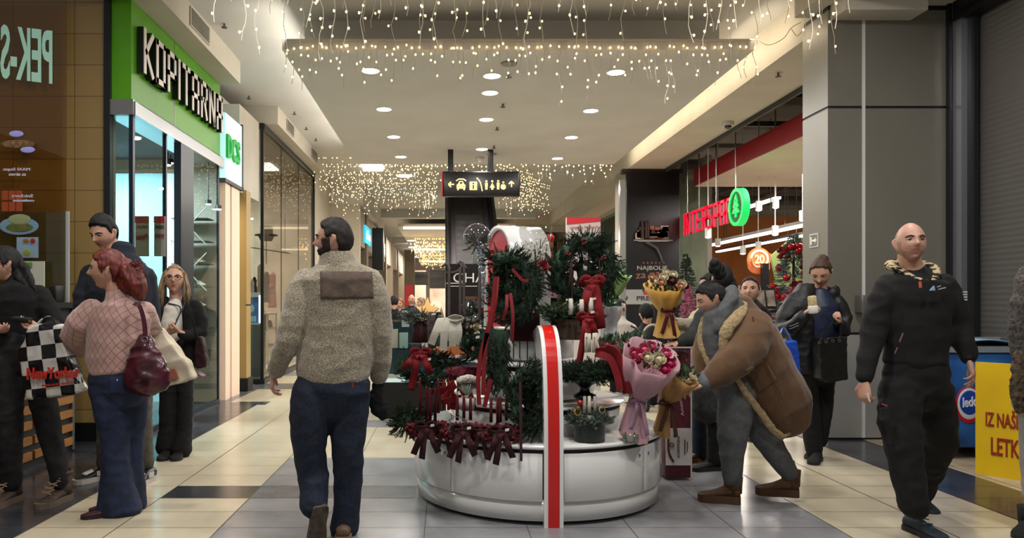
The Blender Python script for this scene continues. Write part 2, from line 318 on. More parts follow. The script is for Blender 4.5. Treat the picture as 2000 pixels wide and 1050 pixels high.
# fashion shop with full-height glass
mb=MB(); mb.box((-3.42,12.2,.08),(-3.02,12.21,4.2)); struct('window_4',mb,GLASS2)
mb=MB(); mb.box((-3.01,12.2,.08),(-3.0,17.0,4.2)); struct('window_5',mb,glassmat('shop_glass_long','dcdcd6',.08))
mb=MB()
for y in (12.2,17.0): mb.box((-3.03,y-.02,0),(-2.98,y+.02,4.3))
mb.box((-3.45,12.18,0),(-3.42,12.22,4.3)); mb.box((-3.03,12.2,4.2),(-2.97,17,4.3)); mb.box((-3.45,12.17,4.2),(-2.98,12.22,4.3)); mb.box((-3.45,12.17,0),(-2.98,12.22,.08)); mb.box((-3.03,12.2,0),(-2.97,17,.08))
for y in (13.6,15.2): mb.box((-3.008,y-.005,0),(-2.995,y+.005,4.2))
struct('trim_8',mb,DGREY)
mb=MB(); mb.box((-7,12.3,0),(-6.9,17,4.3),0); mb.box((-7,16.9,0),(-3.05,17,4.3),0); mb.box((-6.9,12.25,0),(-3.02,16.9,.1),1); mb.box((-6.9,12.3,4.25),(-3.05,17,4.3),2); mb.box((-6.9,12.15,0),(-3.46,12.25,4.3),0); struct('wall_fashion_shop',mb,[M('taupe','958c7e',.8,col2='a89e90',scale=2),M('shop_floor','b9b4ab',.3),M('shop_ceil','8f887c',.8)])
mb=MB(); mb.box((-7,17.05,0),(-3.0,17.2,4.3)); mb.box((-3.3,17.2,0),(-3.1,20.2,4.6)); mb.box((-3.5,20.1,0),(-2.3,20.3,4.0),0); struct('wall_far_left',mb,M('white_wall','c9c2b4',.8))
# farther storefronts on the left
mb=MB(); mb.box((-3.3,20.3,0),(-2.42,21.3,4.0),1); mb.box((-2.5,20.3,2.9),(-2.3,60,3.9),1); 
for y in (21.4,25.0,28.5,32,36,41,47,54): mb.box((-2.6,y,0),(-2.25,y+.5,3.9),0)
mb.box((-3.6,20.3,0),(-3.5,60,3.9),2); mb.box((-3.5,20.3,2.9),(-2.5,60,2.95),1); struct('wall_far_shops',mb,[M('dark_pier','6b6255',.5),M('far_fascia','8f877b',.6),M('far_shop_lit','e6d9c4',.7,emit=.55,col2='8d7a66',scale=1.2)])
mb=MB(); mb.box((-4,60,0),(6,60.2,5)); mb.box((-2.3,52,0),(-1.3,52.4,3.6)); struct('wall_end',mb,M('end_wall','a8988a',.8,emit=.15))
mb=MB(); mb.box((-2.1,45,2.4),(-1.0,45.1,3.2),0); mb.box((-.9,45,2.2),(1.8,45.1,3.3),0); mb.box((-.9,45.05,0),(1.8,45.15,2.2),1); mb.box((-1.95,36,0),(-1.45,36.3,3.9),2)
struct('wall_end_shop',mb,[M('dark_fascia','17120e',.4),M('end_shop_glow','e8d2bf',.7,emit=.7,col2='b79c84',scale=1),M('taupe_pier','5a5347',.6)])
for y,c_,tx,lb in [(21.0,'3fc4e0','abra','small blue lit sign on the first far shop at left'),(26.5,'d8f0ff','ICE','pale glowing sign on the second far shop at left')]:
    t=thing('shop_sign',lb,'sign',(-2.28,y,3.3)); mb=MB(); mb.box((-2.3,y,3.05),(-2.24,y+1.5,3.55)); mb.build('sign_box',M('signbox'+tx,c_ if y<22 else '8b857b',.5,emit=.8 if y<22 else .05),t); mesh_text(tx,'lettering',M('sgn_w','f2fbff',.5,emit=2),t,(-2.23,y+.75,3.3),(0,1,0),(0,0,1),1.1,.26,.006)
mb=MB(); mb.box((-2.24,22.9,2.35),(-1.9,23.3,3.65)); o=struct('trim_9',mb,M('black_box','070707',.5))
t=thing('wall_poster','small red poster on the pillar at the far end of the mall','poster',(-1.9,35.9,1.5)); mb=MB(); mb.box((-1.92,35.95,1.2),(-1.5,35.98,2.2)); mb.build('sheet',M('redposter','9c1f24',.6,emit=.25),t)
# right: panelled column, shutter
COLM=M('column_panel','7d7a70',.38,metal=.25,col2='77746a',scale=1.2); SEAM=M('seam','15161a',.6); COLL=M('column_panel_light','9b9a94',.4,metal=.2)
mb=MB(); mb.box((3.77,7.27,.02),(4.93,7.78,1.03),2)
mb.box((3.77,7.27,1.055),(4.93,7.78,3.255),0); mb.box((3.77,7.27,3.28),(4.93,7.78,4.22),0); mb.box((3.78,7.28,0),(4.92,7.77,4.27),1); mb.box((4.105,7.262,.02),(4.135,7.27,4.24),3); mb.box((3.9,7.4,4.2),(4.9,7.7,4.6),0)
struct('wall_column',mb,[COLM,SEAM,COLL,M('pale_strip','c9c9c6',.5)])
mb=MB(); mb.box((4.93,7.22,0),(4.96,7.3,4.3),1); mb.box((4.965,7.1,0),(5.02,7.22,4.25),0); mb.box((5.02,7.0,0),(5.06,7.12,4.25),1); mb.box((4.95,6.0,4.08),(5.2,7.2,4.3),1); mb.box((4.9,4.0,4.14),(5.25,7.1,4.22),1); struct('trim_10',mb,[M('bright_rail','b9bdc6',.25,metal=.8),M('rail_dark','2a2b2d',.4,metal=.5)])
sh=bpy.data.materials.new('shutter'); sh.use_nodes=True; nt=sh.node_tree; bb=nt.nodes['Principled BSDF']; bb.inputs['Base Color'].default_value=lin('6b6865')+(1,); bb.inputs['Roughness'].default_value=.5; bb.inputs['Metallic'].default_value=.3
wv=nt.nodes.new('ShaderNodeTexWave'); wv.bands_direction='Z'; wv.inputs['Scale'].default_value=6; bp=nt.nodes.new('ShaderNodeBump'); bp.inputs['Strength'].default_value=.25; bp.inputs['Distance'].default_value=.01; tc=nt.nodes.new('ShaderNodeTexCoord'); nt.links.new(tc.outputs['Object'],wv.inputs[0]); nt.links.new(wv.outputs[0],bp.inputs['Height']); nt.links.new(bp.outputs[0],bb.inputs['Normal'])
mb=MB(); mb.box((5.1,-1,0),(5.15,7.1,4.6)); struct('wall_right',mb,sh)
# supermarket hall
MG=M('market_grey','6a6662',.8,col2='7a7570',scale=1.5); OR=M('orange_wall','a85f2c',.7,col2='b56d38',scale=1,emit=.12)
mb=MB(); mb.box((4.6,7.8,5.3),(25,32,5.4),0); mb.box((4.6,30,0),(25,30.2,5.4),1); mb.box((24,8,0),(24.2,30,5.4),0); mb.box((4.95,7.6,0),(25,7.75,5.4),0); mb.box((4.6,8,4.12),(4.66,15.3,5.35),0); struct('wall_market',mb,[MG,OR])
mb=MB(); 
mb.box((4.575,7.8,4.05),(4.62,15.3,4.12)); struct('trim_11',mb,M('soffit_edge','2c2c2c',.5))
REDS=M('red_strip','8c1019',.5); mb=MB(); mb.box((5.2,8.2,3.74),(12,15.3,3.95),1); mb.box((5.17,8.2,3.76),(5.2,15.32,4.08),0); struct('ceiling_market_plate',mb,[REDS,PINKW])
# exposed grid, ducts and pipes under the market ceiling
mb=MB()
for i in range(9): mb.box((5.0,8.6+i*2.1,4.9),(22,8.68+i*2.1,5.0))
for i in range(9): mb.box((5.4+i*1.6,8,4.75),(5.46+i*1.6,29,4.83))
for i in range(26): x=5.3+R.random()*9; y=12.5+R.random()*14; mb.tube([(x,y,3.3),(x,y,5.3)],.012,4)
mb.tube([(5.5,17,4.35),(22,17,4.35)],.28,14); mb.tube([(5.5,22,4.2),(22,22,4.2)],.3,14); struct('trim_12',mb,M('grid_metal','77736d',.5,metal=.3))
TUBE=M('tube_light','fff6e6',.5,emit=5)
for (x,z,y0,y1) in [(7.5,2.93,14.8,23.6),(7.5,3.67,16.6,18.6),(7.3,2.9,24,29),(9.6,3.1,17,26)]:
    t=thing('linear_light','long white strip light hanging in the supermarket at %s'%({2.93:'the middle height, longest of all',3.67:'the highest level, short',2.9:'the far end',3.1:'the far right aisle'}[z]),'light',(x,y0,z),'strip lights in the supermarket')
    mb=MB(); mb.box((x-.06,y0,z),(x+.06,y1,z+.05)); mb.build('tube',TUBE,t); mb=MB(); mb.box((x-.08,y0,z+.05),(x+.08,y1,z+.12)); mb.tube([(x,y0+.6,z+.1),(x,y0+.6,5.3)],.012,4); mb.tube([(x,y1-.6,z+.1),(x,y1-.6,5.3)],.012,4); mb.build('housing',ALU,t)
for i,(px,py,Y) in enumerate([(1383,463,14),(1482,410,14),(1515,405,14),(1568,430,13),(1377,440,18),(1451,495,16),(1481,487,16),(1402,480,17),(1514,458,14)]):
    c=P(px,py,Y); t=thing('spotlight','round white spotlight under the supermarket grid, %s'%['left below the red letters','first right of the green logo','second right of the green logo, round','right end beside the column','behind the red letters','under the strip light at mid hall','second under the strip light','small, far under the orange wall','below the longest strip light at right'][i],'light',c,'supermarket spotlights')
    mb=MB(); mb.lathe(c,[(0,.0),(.06,0),(.06,.17),(0,.17)],12); mb.tube([c+Vector((0,0,.17)),(c.x,c.y,5.3)],.01,4); mb.build('can',M('white_can','d8d5cf',.4),t); mb=MB(); mb.ball(c,.055,10,sc=(1,1,.35)); mb.build('lens',M('spot_lens','ffffff',.5,emit=8),t)
# interspar sign
REDL=M('sign_red','ff1038',.4,emit=1.1,ecol='ff0f30'); REDSD=M('sign_red_side','5a0410',.4,emit=.08)
t=thing('supermarket_sign','glowing red supermarket letters with green fir tree roundel hanging in front of the hall','sign',(5,12.6,3)); strokes('INTERSPAR',(5.0,15.3,2.73),(0,-1,0),(0,0,1),2.55,.44,.045,.055,REDL,REDSD,t)
GRN=M('sign_green','12c45a',.4,emit=.9); DG=M('sign_dkgreen','0a4a22',.5,emit=.15)
mb=MB(); mb.lathe((4.86,12.2,2.92),[(0,-.06),(.31,-.06),(.31,.06),(.255,.06),(.255,.03),(0,.03)],36,axis=(-1,0,0)); mb.build('roundel',GRN,t)
mb=MB(); mb.lathe((4.86,12.2,2.92),[(0,.03),(.255,.03),(.255,.036),(0,.036)],36,axis=(-1,0,0)); mb.build('roundel_field',DG,t)
mb=MB()
for s0,z0 in ((.08,.13),(.12,.05),(.16,-.05)): mb.prism([(4.80,12.2-s0,2.92+z0-.05),(4.80,12.2+s0,2.92+z0-.05),(4.80,12.2,2.92+z0+.09)],(.025,0,0))
mb.box((4.80,12.17,2.75),(4.825,12.23,2.84)); mb.build('fir_emblem',GRN,t)
mb=MB(); 
for y in (12.7,13.6,14.5,15.2): mb.tube([(5,y,3.1),(5,y,4.6)],.01,4)
mb.build('hanging_wire',ALU,t)
# black poster pillar
t=struct('wall_poster_pillar',(lambda m:(m.box((3.74,15.4,0),(4.9,16.2,4.12),0),m.box((3.70,15.35,4.02),(4.95,15.5,4.12),1),m)[-1])(MB()),[M('pillar_side','8d8b86',.35,metal=.4),M('brown_cap','2a221d',.5)])
t=thing('advert_panel','tall black advertising panel with a loaded tray held by a ghostly hand, on the pillar','poster',(4.3,15.36,2.4))
def rp(px,py,px2,py2,Y,th,mi,mb): a=P(px,py,Y); b=P(px2,py2,Y); mb.box((a.x,Y,a.z),(b.x,Y+th,b.z),mi)
mb=MB(); rp(1224,336,1327,565,15.32,.06,0,mb); rp(1224,594,1327,720,15.32,.06,0,mb); mb.build('sheet',M('ad_black','07080c',.35),t)
mb=MB(); rp(1224,565,1327,594,15.31,.07,0,mb); mb.build('band',M('ad_grey','8a8784',.5),t)
mb=MB(); rp(1257,568,1284,575,15.30,.02,0,mb); mb.build('red_mark',M('ad_red','b01018',.5),t)
mesh_text('NAJBOLJE','lettering',M('ad_text','a8a49c',.5),t,P(1274,524,15.31),(1,0,0),(0,0,1),.62,.11,.004)
mesh_text('za nas','lettering',M('ad_text2','8a5a42',.5),t,P(1270,537,15.31),(1,0,.08),(0,0,1),.6,.1,.004)
mesh_text('PREMIUM','lettering',M('ad_text3','202022',.5),t,P(1277,582,15.30),(1,0,0),(0,0,1),.7,.09,.004)
for q in range(6):
    c=P(1257+q*8,513,15.31); mb=MB(); mb.prism([c+Vector((math.cos(math.pi/2+6.283*k/10)*(.028 if k%2==0 else .012),0,math.sin(math.pi/2+6.283*k/10)*(.028 if k%2==0 else .012))) for k in range(10)],(0,.01,0)); mb.build('star',M('ad_text4','7a4a30',.5),t)
mb=MB(); c=P(1276,470,15.28); mb.lathe(c,[(0,0),(.40,.0),(.41,.02),(.3,-.02),(0,-.03)],24,sy=.08); mb.build('tray',M('tray_grey','8c8c90',.4),t)
mb=MB(); mb.tube([P(1262,473,15.29),P(1282,484,15.29),P(1289,497,15.29),P(1294,512,15.29)],[.13,.10,.06,.05],10,kb=.15); mb.build('gloved_hand',M('hand_grey','6d6b74',.6),t)
mb=MB()
for i in range(26):
    a=P(1247+R.random()*54,463-R.random()*8-(14*R.random() if 8<i<22 else 0),15.27); s_=.03+R.random()*.06; mb.box((a.x-s_,a.y-.01,a.z-.04),(a.x+s_,a.y+.01,a.z+.05+R.random()*.05),i%4)
for q in (1255,1262,1266): mb.tube([P(q,465,15.26),P(q,436,15.26),P(q,430,15.26)],[.035,.03,.012],6,mi=1)
mb.build('groceries',[M('g1','8a4a34',.5),M('g2','2f1a14',.5),M('g3','a59a86',.5),M('g4','6b5c4a',.5)],t)
# remote right-hand shopfronts seen past the column
mb=MB(); mb.box((4.6,16.2,0),(4.7,40,1.0),1); mb.box((4.4,16.2,3.8),(4.8,60,4.6),0); mb.box((5.8,16.3,0),(5.9,60,4.6),1); mb.box((2.9,27,0),(3.1,60,4.6),0); mb.box((2.6,26.8,3.9),(6,27,4.6),0); struct('wall_far_right',mb,[M('far_white','cdbfb0',.8),M('far_dim','8a8178',.7,col2='a39a8e',scale=1.5)])
mb=MB(); mb.box((4.62,16.3,1.0),(4.63,40,3.8)); struct('window_6',mb,GLASS)
# downlight discs, detectors, vents, cameras
DISC=M('downlight_disc','fff8ec',.5,emit=9)
lbs=['left, nearest the edge','centre, nearest the edge','right, nearest the edge','centre, second from the edge','left, second from the edge','right, second from the edge','centre, third from the edge','left, third from the edge','right, third from the edge','centre, fourth from the edge','left, farthest','right, farthest']
for i,(x,y) in enumerate(DOWN):
    t=thing('ceiling_downlight','round recessed ceiling downlight in the dropped panel, '+lbs[i],'light',(x,y,4.15),'downlights in the dropped panel')
    mb=MB(); mb.lathe((x,y,4.148),[(.0,-.004),(.105,-.004)],24); mb.build('diffuser',DISC,t); mb=MB(); mb.lathe((x,y,4.15),[(.105,-.006),(.125,-.004),(.125,.0)],24); mb.build('rim',M('dl_rim','dddad2',.5),t)
for i,(px,py,Y) in enumerate([(893,427,25),(790,360,19),(804,488,33),(806,502,37),(809,511,41),(812,518,45)]):
    c=P(px,py,Y); c.z=4.09 if Y>26 else 4.59; mb=MB(); mb.lathe(c,[(0,0),(.2,0),(.2,.03),(0,.03)],16); o=mb.build('ceiling_downlight',DISC); tag(o,'small distant round ceiling light, %s along the mall'%['first','second','third','fourth','fifth','sixth'][i],'light','distant ceiling lights')
mb=MB(); mb.box((-1.95,17.2,4.56),(-1.5,18.1,4.60)); o=mb.build('ceiling_light_panel',DISC); tag(o,'square bright ceiling light behind the light curtain at left','light')
HX=M('detector','8d8a84',.5); DARKD=M('sprinkler_metal','5e5b55',.4,metal=.5)
for i,(px,py,h) in enumerate([(994,144,2.8),(982,203,2.8),(971,248,2.8),(965,284,2.8),(438,46,3.25),(486,187,3.25),(575,218,3.25),(598,248,3.25),(617,270,3.25),(1520,142,2.77)]):
    Y=h*F/(CY-py); c=P(px,py,Y); mb=MB(); mb.tube([c,c+Vector((0,0,-.05))],.012,6); mb.lathe(c+Vector((0,0,-.05)),[(0,0),(.035,0),(.035,.008),(0,.008)],10); o=mb.build('sprinkler_head',DARKD); tag(o,'small sprinkler head on the ceiling, '+['nearest on the middle of the panel','second on the middle of the panel','third on the middle of the panel','farthest on the middle of the panel','at the top left above the green fascia','left above the lightbox','first over the glass shop front','second over the glass shop front','third over the glass shop front','on the right soffit'][i],'sprinkler','sprinkler heads')
for i,(px,py,h,r) in enumerate([(994,123,2.8,.09),(960,300,2.8,.09)]):
    Y=h*F/(CY-py); c=P(px,py,Y); mb=MB(); mb.lathe(c,[(0,-.02),(r,-.02),(r*1.1,0)],16); o=mb.build('ceiling_speaker',HX); tag(o,'flat round grey ceiling speaker '+['near the panel front edge','near the panel far edge'][i],'speaker')
for i,(px,py,h) in enumerate([(1422,238,2.77),(937,307,2.8)]):
    Y=h*F/(CY-py); c=P(px,py,Y); t=thing('security_camera',['white dome security camera under the right soffit','white dome camera on the far end of the dropped panel'][i],'camera',c); mb=MB(); mb.lathe(c,[(.07,0),(.09,0),(.085,-.06),(0,-.06)],16); mb.build('housing',M('cam_white','cfcac0',.4),t); mb=MB(); mb.ball(c+Vector((0,0,-.06)),.055,12,sc=(1,1,.9)); mb.build('dome',M('cam_dome','2b2b2e',.15) if i==0 else M('cam_white2','c4bfb5',.4),t)
for i,(y0,y1) in enumerate([(8.0,8.65),(12.9,13.5),(15.3,16.0)]):
    t=thing('air_vent',['air vent grille above the green fascia','first air vent grille above the glass shop front','second air vent grille above the glass shop front'][i],'vent',(-2.75,y0,4.45)); mb=MB(); mb.box((-2.76,y0,4.35),(-2.745,y1,4.56)); mb.build('frame',M('vent_frame','a9a59b',.6),t)
    mb=MB()
    for q in range(7): mb.box((-2.746,y0+.03,4.372+q*.026),(-2.738,y1-.03,4.384+q*.026))
    mb.build('slat',M('vent_slat','55524c',.5),t)
# door access box on the column
t=thing('access_box','grey metal card reader box on the column seam behind the bald man','box',(4.05,7.2,1.35)); mb=MB(); mb.box((4.03,7.13,1.25),(4.11,7.26,1.42)); bevel(mb.build('case',ALU,t),.006); mb=MB(); mb.box((4.11,7.2,1.27),(4.22,7.265,1.40)); mb.build('plate',M('plate_white','b9bcc0',.4),t)
t=thing('exit_sign','small square pictogram sign on the column side','sign',(3.765,7.55,1.96)); a=P(1589,469,7.5); mb=MB(); mb.box((3.762,7.45,a.z-.07),(3.77,7.62,a.z+.07)); mb.build('plate',M('ex_frame','c9c9c4',.5),t); mb=MB(); mb.box((3.759,7.465,a.z-.058),(3.763,7.605,a.z+.058)); mb.build('field',M('ex_dark','6d6c66',.5),t); mb=MB(); mb.prism([(3.757,7.5,a.z-.03),(3.757,7.5,a.z+.03),(3.757,7.47,a.z)],(.003,0,0)); mb.box((3.757,7.5,a.z-.01),(3.76,7.56,a.z+.01)); mb.box((3.757,7.57,a.z-.04),(3.76,7.595,a.z+.04)); mb.build('pictogram',M('ex_white','e4e4e0',.5),t)
# ---------------------------------------------------------------- people
def sstep(a,b,x):
    t=min(1,max(0,(x-a)/(b-a))); return t*t*(3-2*t)
def g(x,s): return math.exp(-(x/s)**2)
def headpt(az, el, female=False, child=False):
    """point of a head, az 0 = face front, +-pi = back; el -pi/2..pi/2; metres, y = forward"""
    ce,se=math.cos(el),math.sin(el); sx=math.sin(az); cy=math.cos(az)
    x=.074*ce*sx; z=.114*se; y=.094*ce*cy
    if se>0: k=1-.10*se**3; x*=k
    d=-se
    if d>0:
        x*=1-.36*sstep(.25,1.0,d)-.04*d
        y=y*(1-.12*d) + (.012*sstep(.4,1,d) if cy>0 else 0)
        if cy<0: y*=1-.42*sstep(.2,.95,d)
    fr=max(0,cy)**1.5 * (1 if cy>0 else 0)
    ax=abs(x)
    y += fr*(.024*g(x,.011)*(g(z+.020,.013)) + .013*g(x,.009)*g(z-.0,.020) + .007*g(x,.020)*g(z+.024,.008))     # nose, bridge, wings
    y -= fr*.011*g(ax-.031,.016)*g(z-.008,.013)                                                   # eye sockets
    y += fr*(.006 if not female else .003)*g(ax-.028,.026)*g(z-.026,.010)                         # brow
    y += fr*.006*g(x,.022)*g(z+.050,.006)+fr*.006*g(x,.019)*g(z+.061,.006)-fr*.006*g(x,.024)*g(z+.0555,.0028)-fr*.004*g(x,.02)*g(z+.074,.007)
    y += fr*.008*g(x,.022)*g(z+.094,.014)                                                         # chin
    y += fr*.005*g(ax-.042,.018)*g(z+.028,.018)                                                   # cheek
    if not female: x *= 1+.05*g(z+.07,.03)
    return Vector((x,y,z))
class Frame:
    def __init__(s, c, fwd, up=(0,0,1), sc=1):
        s.c=Vector(c); s.f=Vector(fwd).normalized(); up=Vector(up); s.u=(up-s.f*up.dot(s.f)).normalized(); s.r=s.f.cross(s.u); s.sc=sc
    def p(s,x,y,z): return s.c+(s.r*x+s.f*y+s.u*z)*s.sc
    def inv(s,q): d=(Vector(q)-s.c)/s.sc; return Vector((d.dot(s.r),d.dot(s.f),d.dot(s.u)))
def head_into(mb, fr, female=False, n=56, k=44):
    rings=[]
    for i in range(1,k):
        el=-math.pi/2+math.pi*i/k; rings.append([fr.p(*headpt(2*math.pi*j/n,el,female)) for j in range(n)])
    mb.loft(rings)
    for s in (-1,1):     # ears
        c=[fr.p(s*.077,-.012,-.012),fr.p(s*.082,-.020,.004),fr.p(s*.083,-.024,.018)]
        mb.tube([fr.p(s*.073,-.006,-.036),fr.p(s*.078,-.010,-.024),fr.p(s*.082,-.020,.0),fr.p(s*.082,-.022,.014),fr.p(s*.076,-.012,.022)],[.006*fr.sc,.009*fr.sc,.013*fr.sc,.012*fr.sc,.007*fr.sc],8,side=fr.f,kb=.55,round_end=True)
def shell(name, fr, mask, t, mat, parent, female=False, n=88, k=66, rough=.003, back=0, seed=0, top=0, streak=60):
    """hair or beard: a closed shell over the head, sunk below the skin where there is none"""
    mb=MB(); rings=[]
    for i in range(1,k):
        el=-math.pi/2+math.pi*i/k; ring=[]
        for j in range(n):
            az=2*math.pi*j/n; a=az if az<=math.pi else az-2*math.pi; p=headpt(az,el,female); m=mask(abs(math.degrees(a)),math.degrees(el),math.degrees(a))
            d=Vector((p.x,p.y,p.z*.9)).normalized(); st=noise.noise(Vector((a*streak/6+seed,el*4,seed)))*rough+noise.noise(Vector((p.x*40+seed,p.y*40,p.z*30)))*rough*1.3
            q=p+d*((-.016)*(1-m)+m*(t+st+back*max(0,-math.cos(az))*math.cos(el)+top*max(0,math.sin(el))**2)); ring.append(fr.p(*q))
        rings.append(ring)
    mb.loft(rings); return mb.build(name,mat,parent,smooth=True)
def hairline(front=38, side=8, back=-42, temple=20):
    def f(a,e,sa):
        if a<55: l=front+(temple-front)*sstep(25,55,a)
        elif a<100: l=temple+(side-temple)*sstep(60,84,a)-14*g(a-78,9)
        else: l=side+(back-side)*sstep(98,130,a)
        return sstep(l-3,l+3,e+3.0*math.sin(sa*.9)+2*math.sin(sa*2.3))
    return f
def beardmask(a,e,sa):
    m=sstep(-18,-26,e) if a<60 else sstep(10,0,e); m*=1-sstep(82,95,a)
    if a<22: m*=1-g(e+29.5,3.2)*.9
    if a<60: m*= 1 if a>40 else sstep(-20,-26,e)
    return m
def strands(name, curves, rad, mat, parent, n=5):
    mb=MB()
    for c in curves:
        k=len(c); mb.tube(c,[rad*(1-.75*(i/(k-1))**2) for i in range(k)],n)
    return mb.build(name,mat,parent,smooth=True)
def hair_lock(mb, pts, r, k=.6, side=None, seed=0, n=14):
    pts=[Vector(p) for p in pts]; mb.tube(pts,r,n,side=side,kb=k,round_end=True)

def hand_into(mb, wrist, d, palm, side=1, curl=.5, sc=1, spread=.10, curls=None, thumb=.7):
    """wrist point, direction of the hand, palm normal (palm faces it), side: +1 thumb towards d x palm"""
    w=Vector(wrist); d=Vector(d).normalized(); n=Vector(palm); n=(n-d*n.dot(d)).normalized(); t=d.cross(n).normalized()*side
    s=sc
    mb.tube([w-d*.03*s,w+d*.012*s,w+d*.045*s,w+d*.078*s,w+d*.092*s],[.026*s,.028*s,.038*s,.041*s,.036*s],14,side=t,kb=[.75,.62,.42,.36,.30],round_end=True)
    ln=[.073,.082,.077,.060]; tt=[.029,.010,-.0095,-.028]; st=[.086,.092,.089,.080]
    cs=curls or [curl]*4
    for i in range(4):
        base=w+d*st[i]*s+t*tt[i]*s; fd=(d+t*(1.5-i)*spread).normalized(); L=ln[i]*s; ang=0; p=base-fd*.02*s; pts=[p]; cur=base; pts.append(cur)
        for seg,fr_ in enumerate((.42,.32,.26)):
            ang+=cs[i]*(1.0,1.15,.8)[seg]; dd=fd*math.cos(ang)+n*math.sin(ang); cur=cur+dd*L*fr_; pts.append(cur)
        r=(.0098,.0102,.0098,.0086)[i]*s; mb.tube(pts,[r*1.05,r,r*.95,r*.88,r*.72],8,round_end=True)
    tb=w+d*.022*s+t*.022*s; td=(d*.62+t*.78+n*.25).normalized(); e1=tb+td*.036*s; td2=(d*.9+t*(.45-.5*thumb)+n*(.2+.4*thumb)).normalized(); e2=e1+td2*.032*s; e3=e2+td2*.024*s
    mb.tube([tb-td*.012*s,tb,e1,e2,e3],[.017*s,.0165*s,.0135*s,.0115*s,.009*s],8,round_end=True)

def shoe_into(up, sole, heel, d, L=.28, W=.095, H=.085, tilt=0, boot=0, soleh=.025):
    """heel point on the ground, direction, length"""
    d=Vector(d).normalized(); z=Vector((0,0,1)); r=d.cross(z).normalized(); z2=r.cross(d).normalized(); h=Vector(heel)
    def q(a,b,c): return h+d*a*L+r*b*W+z2*c
    prof=[(0.0,.30,.75),(.04,.36,.95),(.15,.39,1.0),(.3,.36,.95),(.45,.38,.78),(.6,.44,.62),(.75,.48,.52),(.88,.44,.45),(.96,.32,.36),(1.0,.16,.24)]
    rings=[]
    for a,wd,hh in prof:
        hh*=H; c=[]
        for j in range(16):
            t=2*math.pi*j/16; cx=math.cos(t); sz=math.sin(t); c.append(q(a,wd*cx*(1 if sz<0 else (1-.25*sz**2)),soleh+(hh-soleh)*(.5+.5*sz) if sz>-.2 else soleh))
        rings.append(c)
    up.loft(rings)
    if boot: up.tube([q(.16,0,H*.5),q(.17,0,H*.9),q(.17,0,boot)],[.048,.052,.056],14,kb=1.15,side=r)
    if sole is not None:
        top=[];bot=[]
        out=[(-.01,.28),(0.03,.40),(.15,.44),(.3,.40),(.45,.40),(.6,.47),(.75,.51),(.88,.48),(.97,.34),(1.02,.14)]
        pl=[(a,b) for a,b in out]+[(a,-b) for a,b in reversed(out)]
        sole.prism([q(a,b,0) for a,b in pl], z2*soleh*1.15)

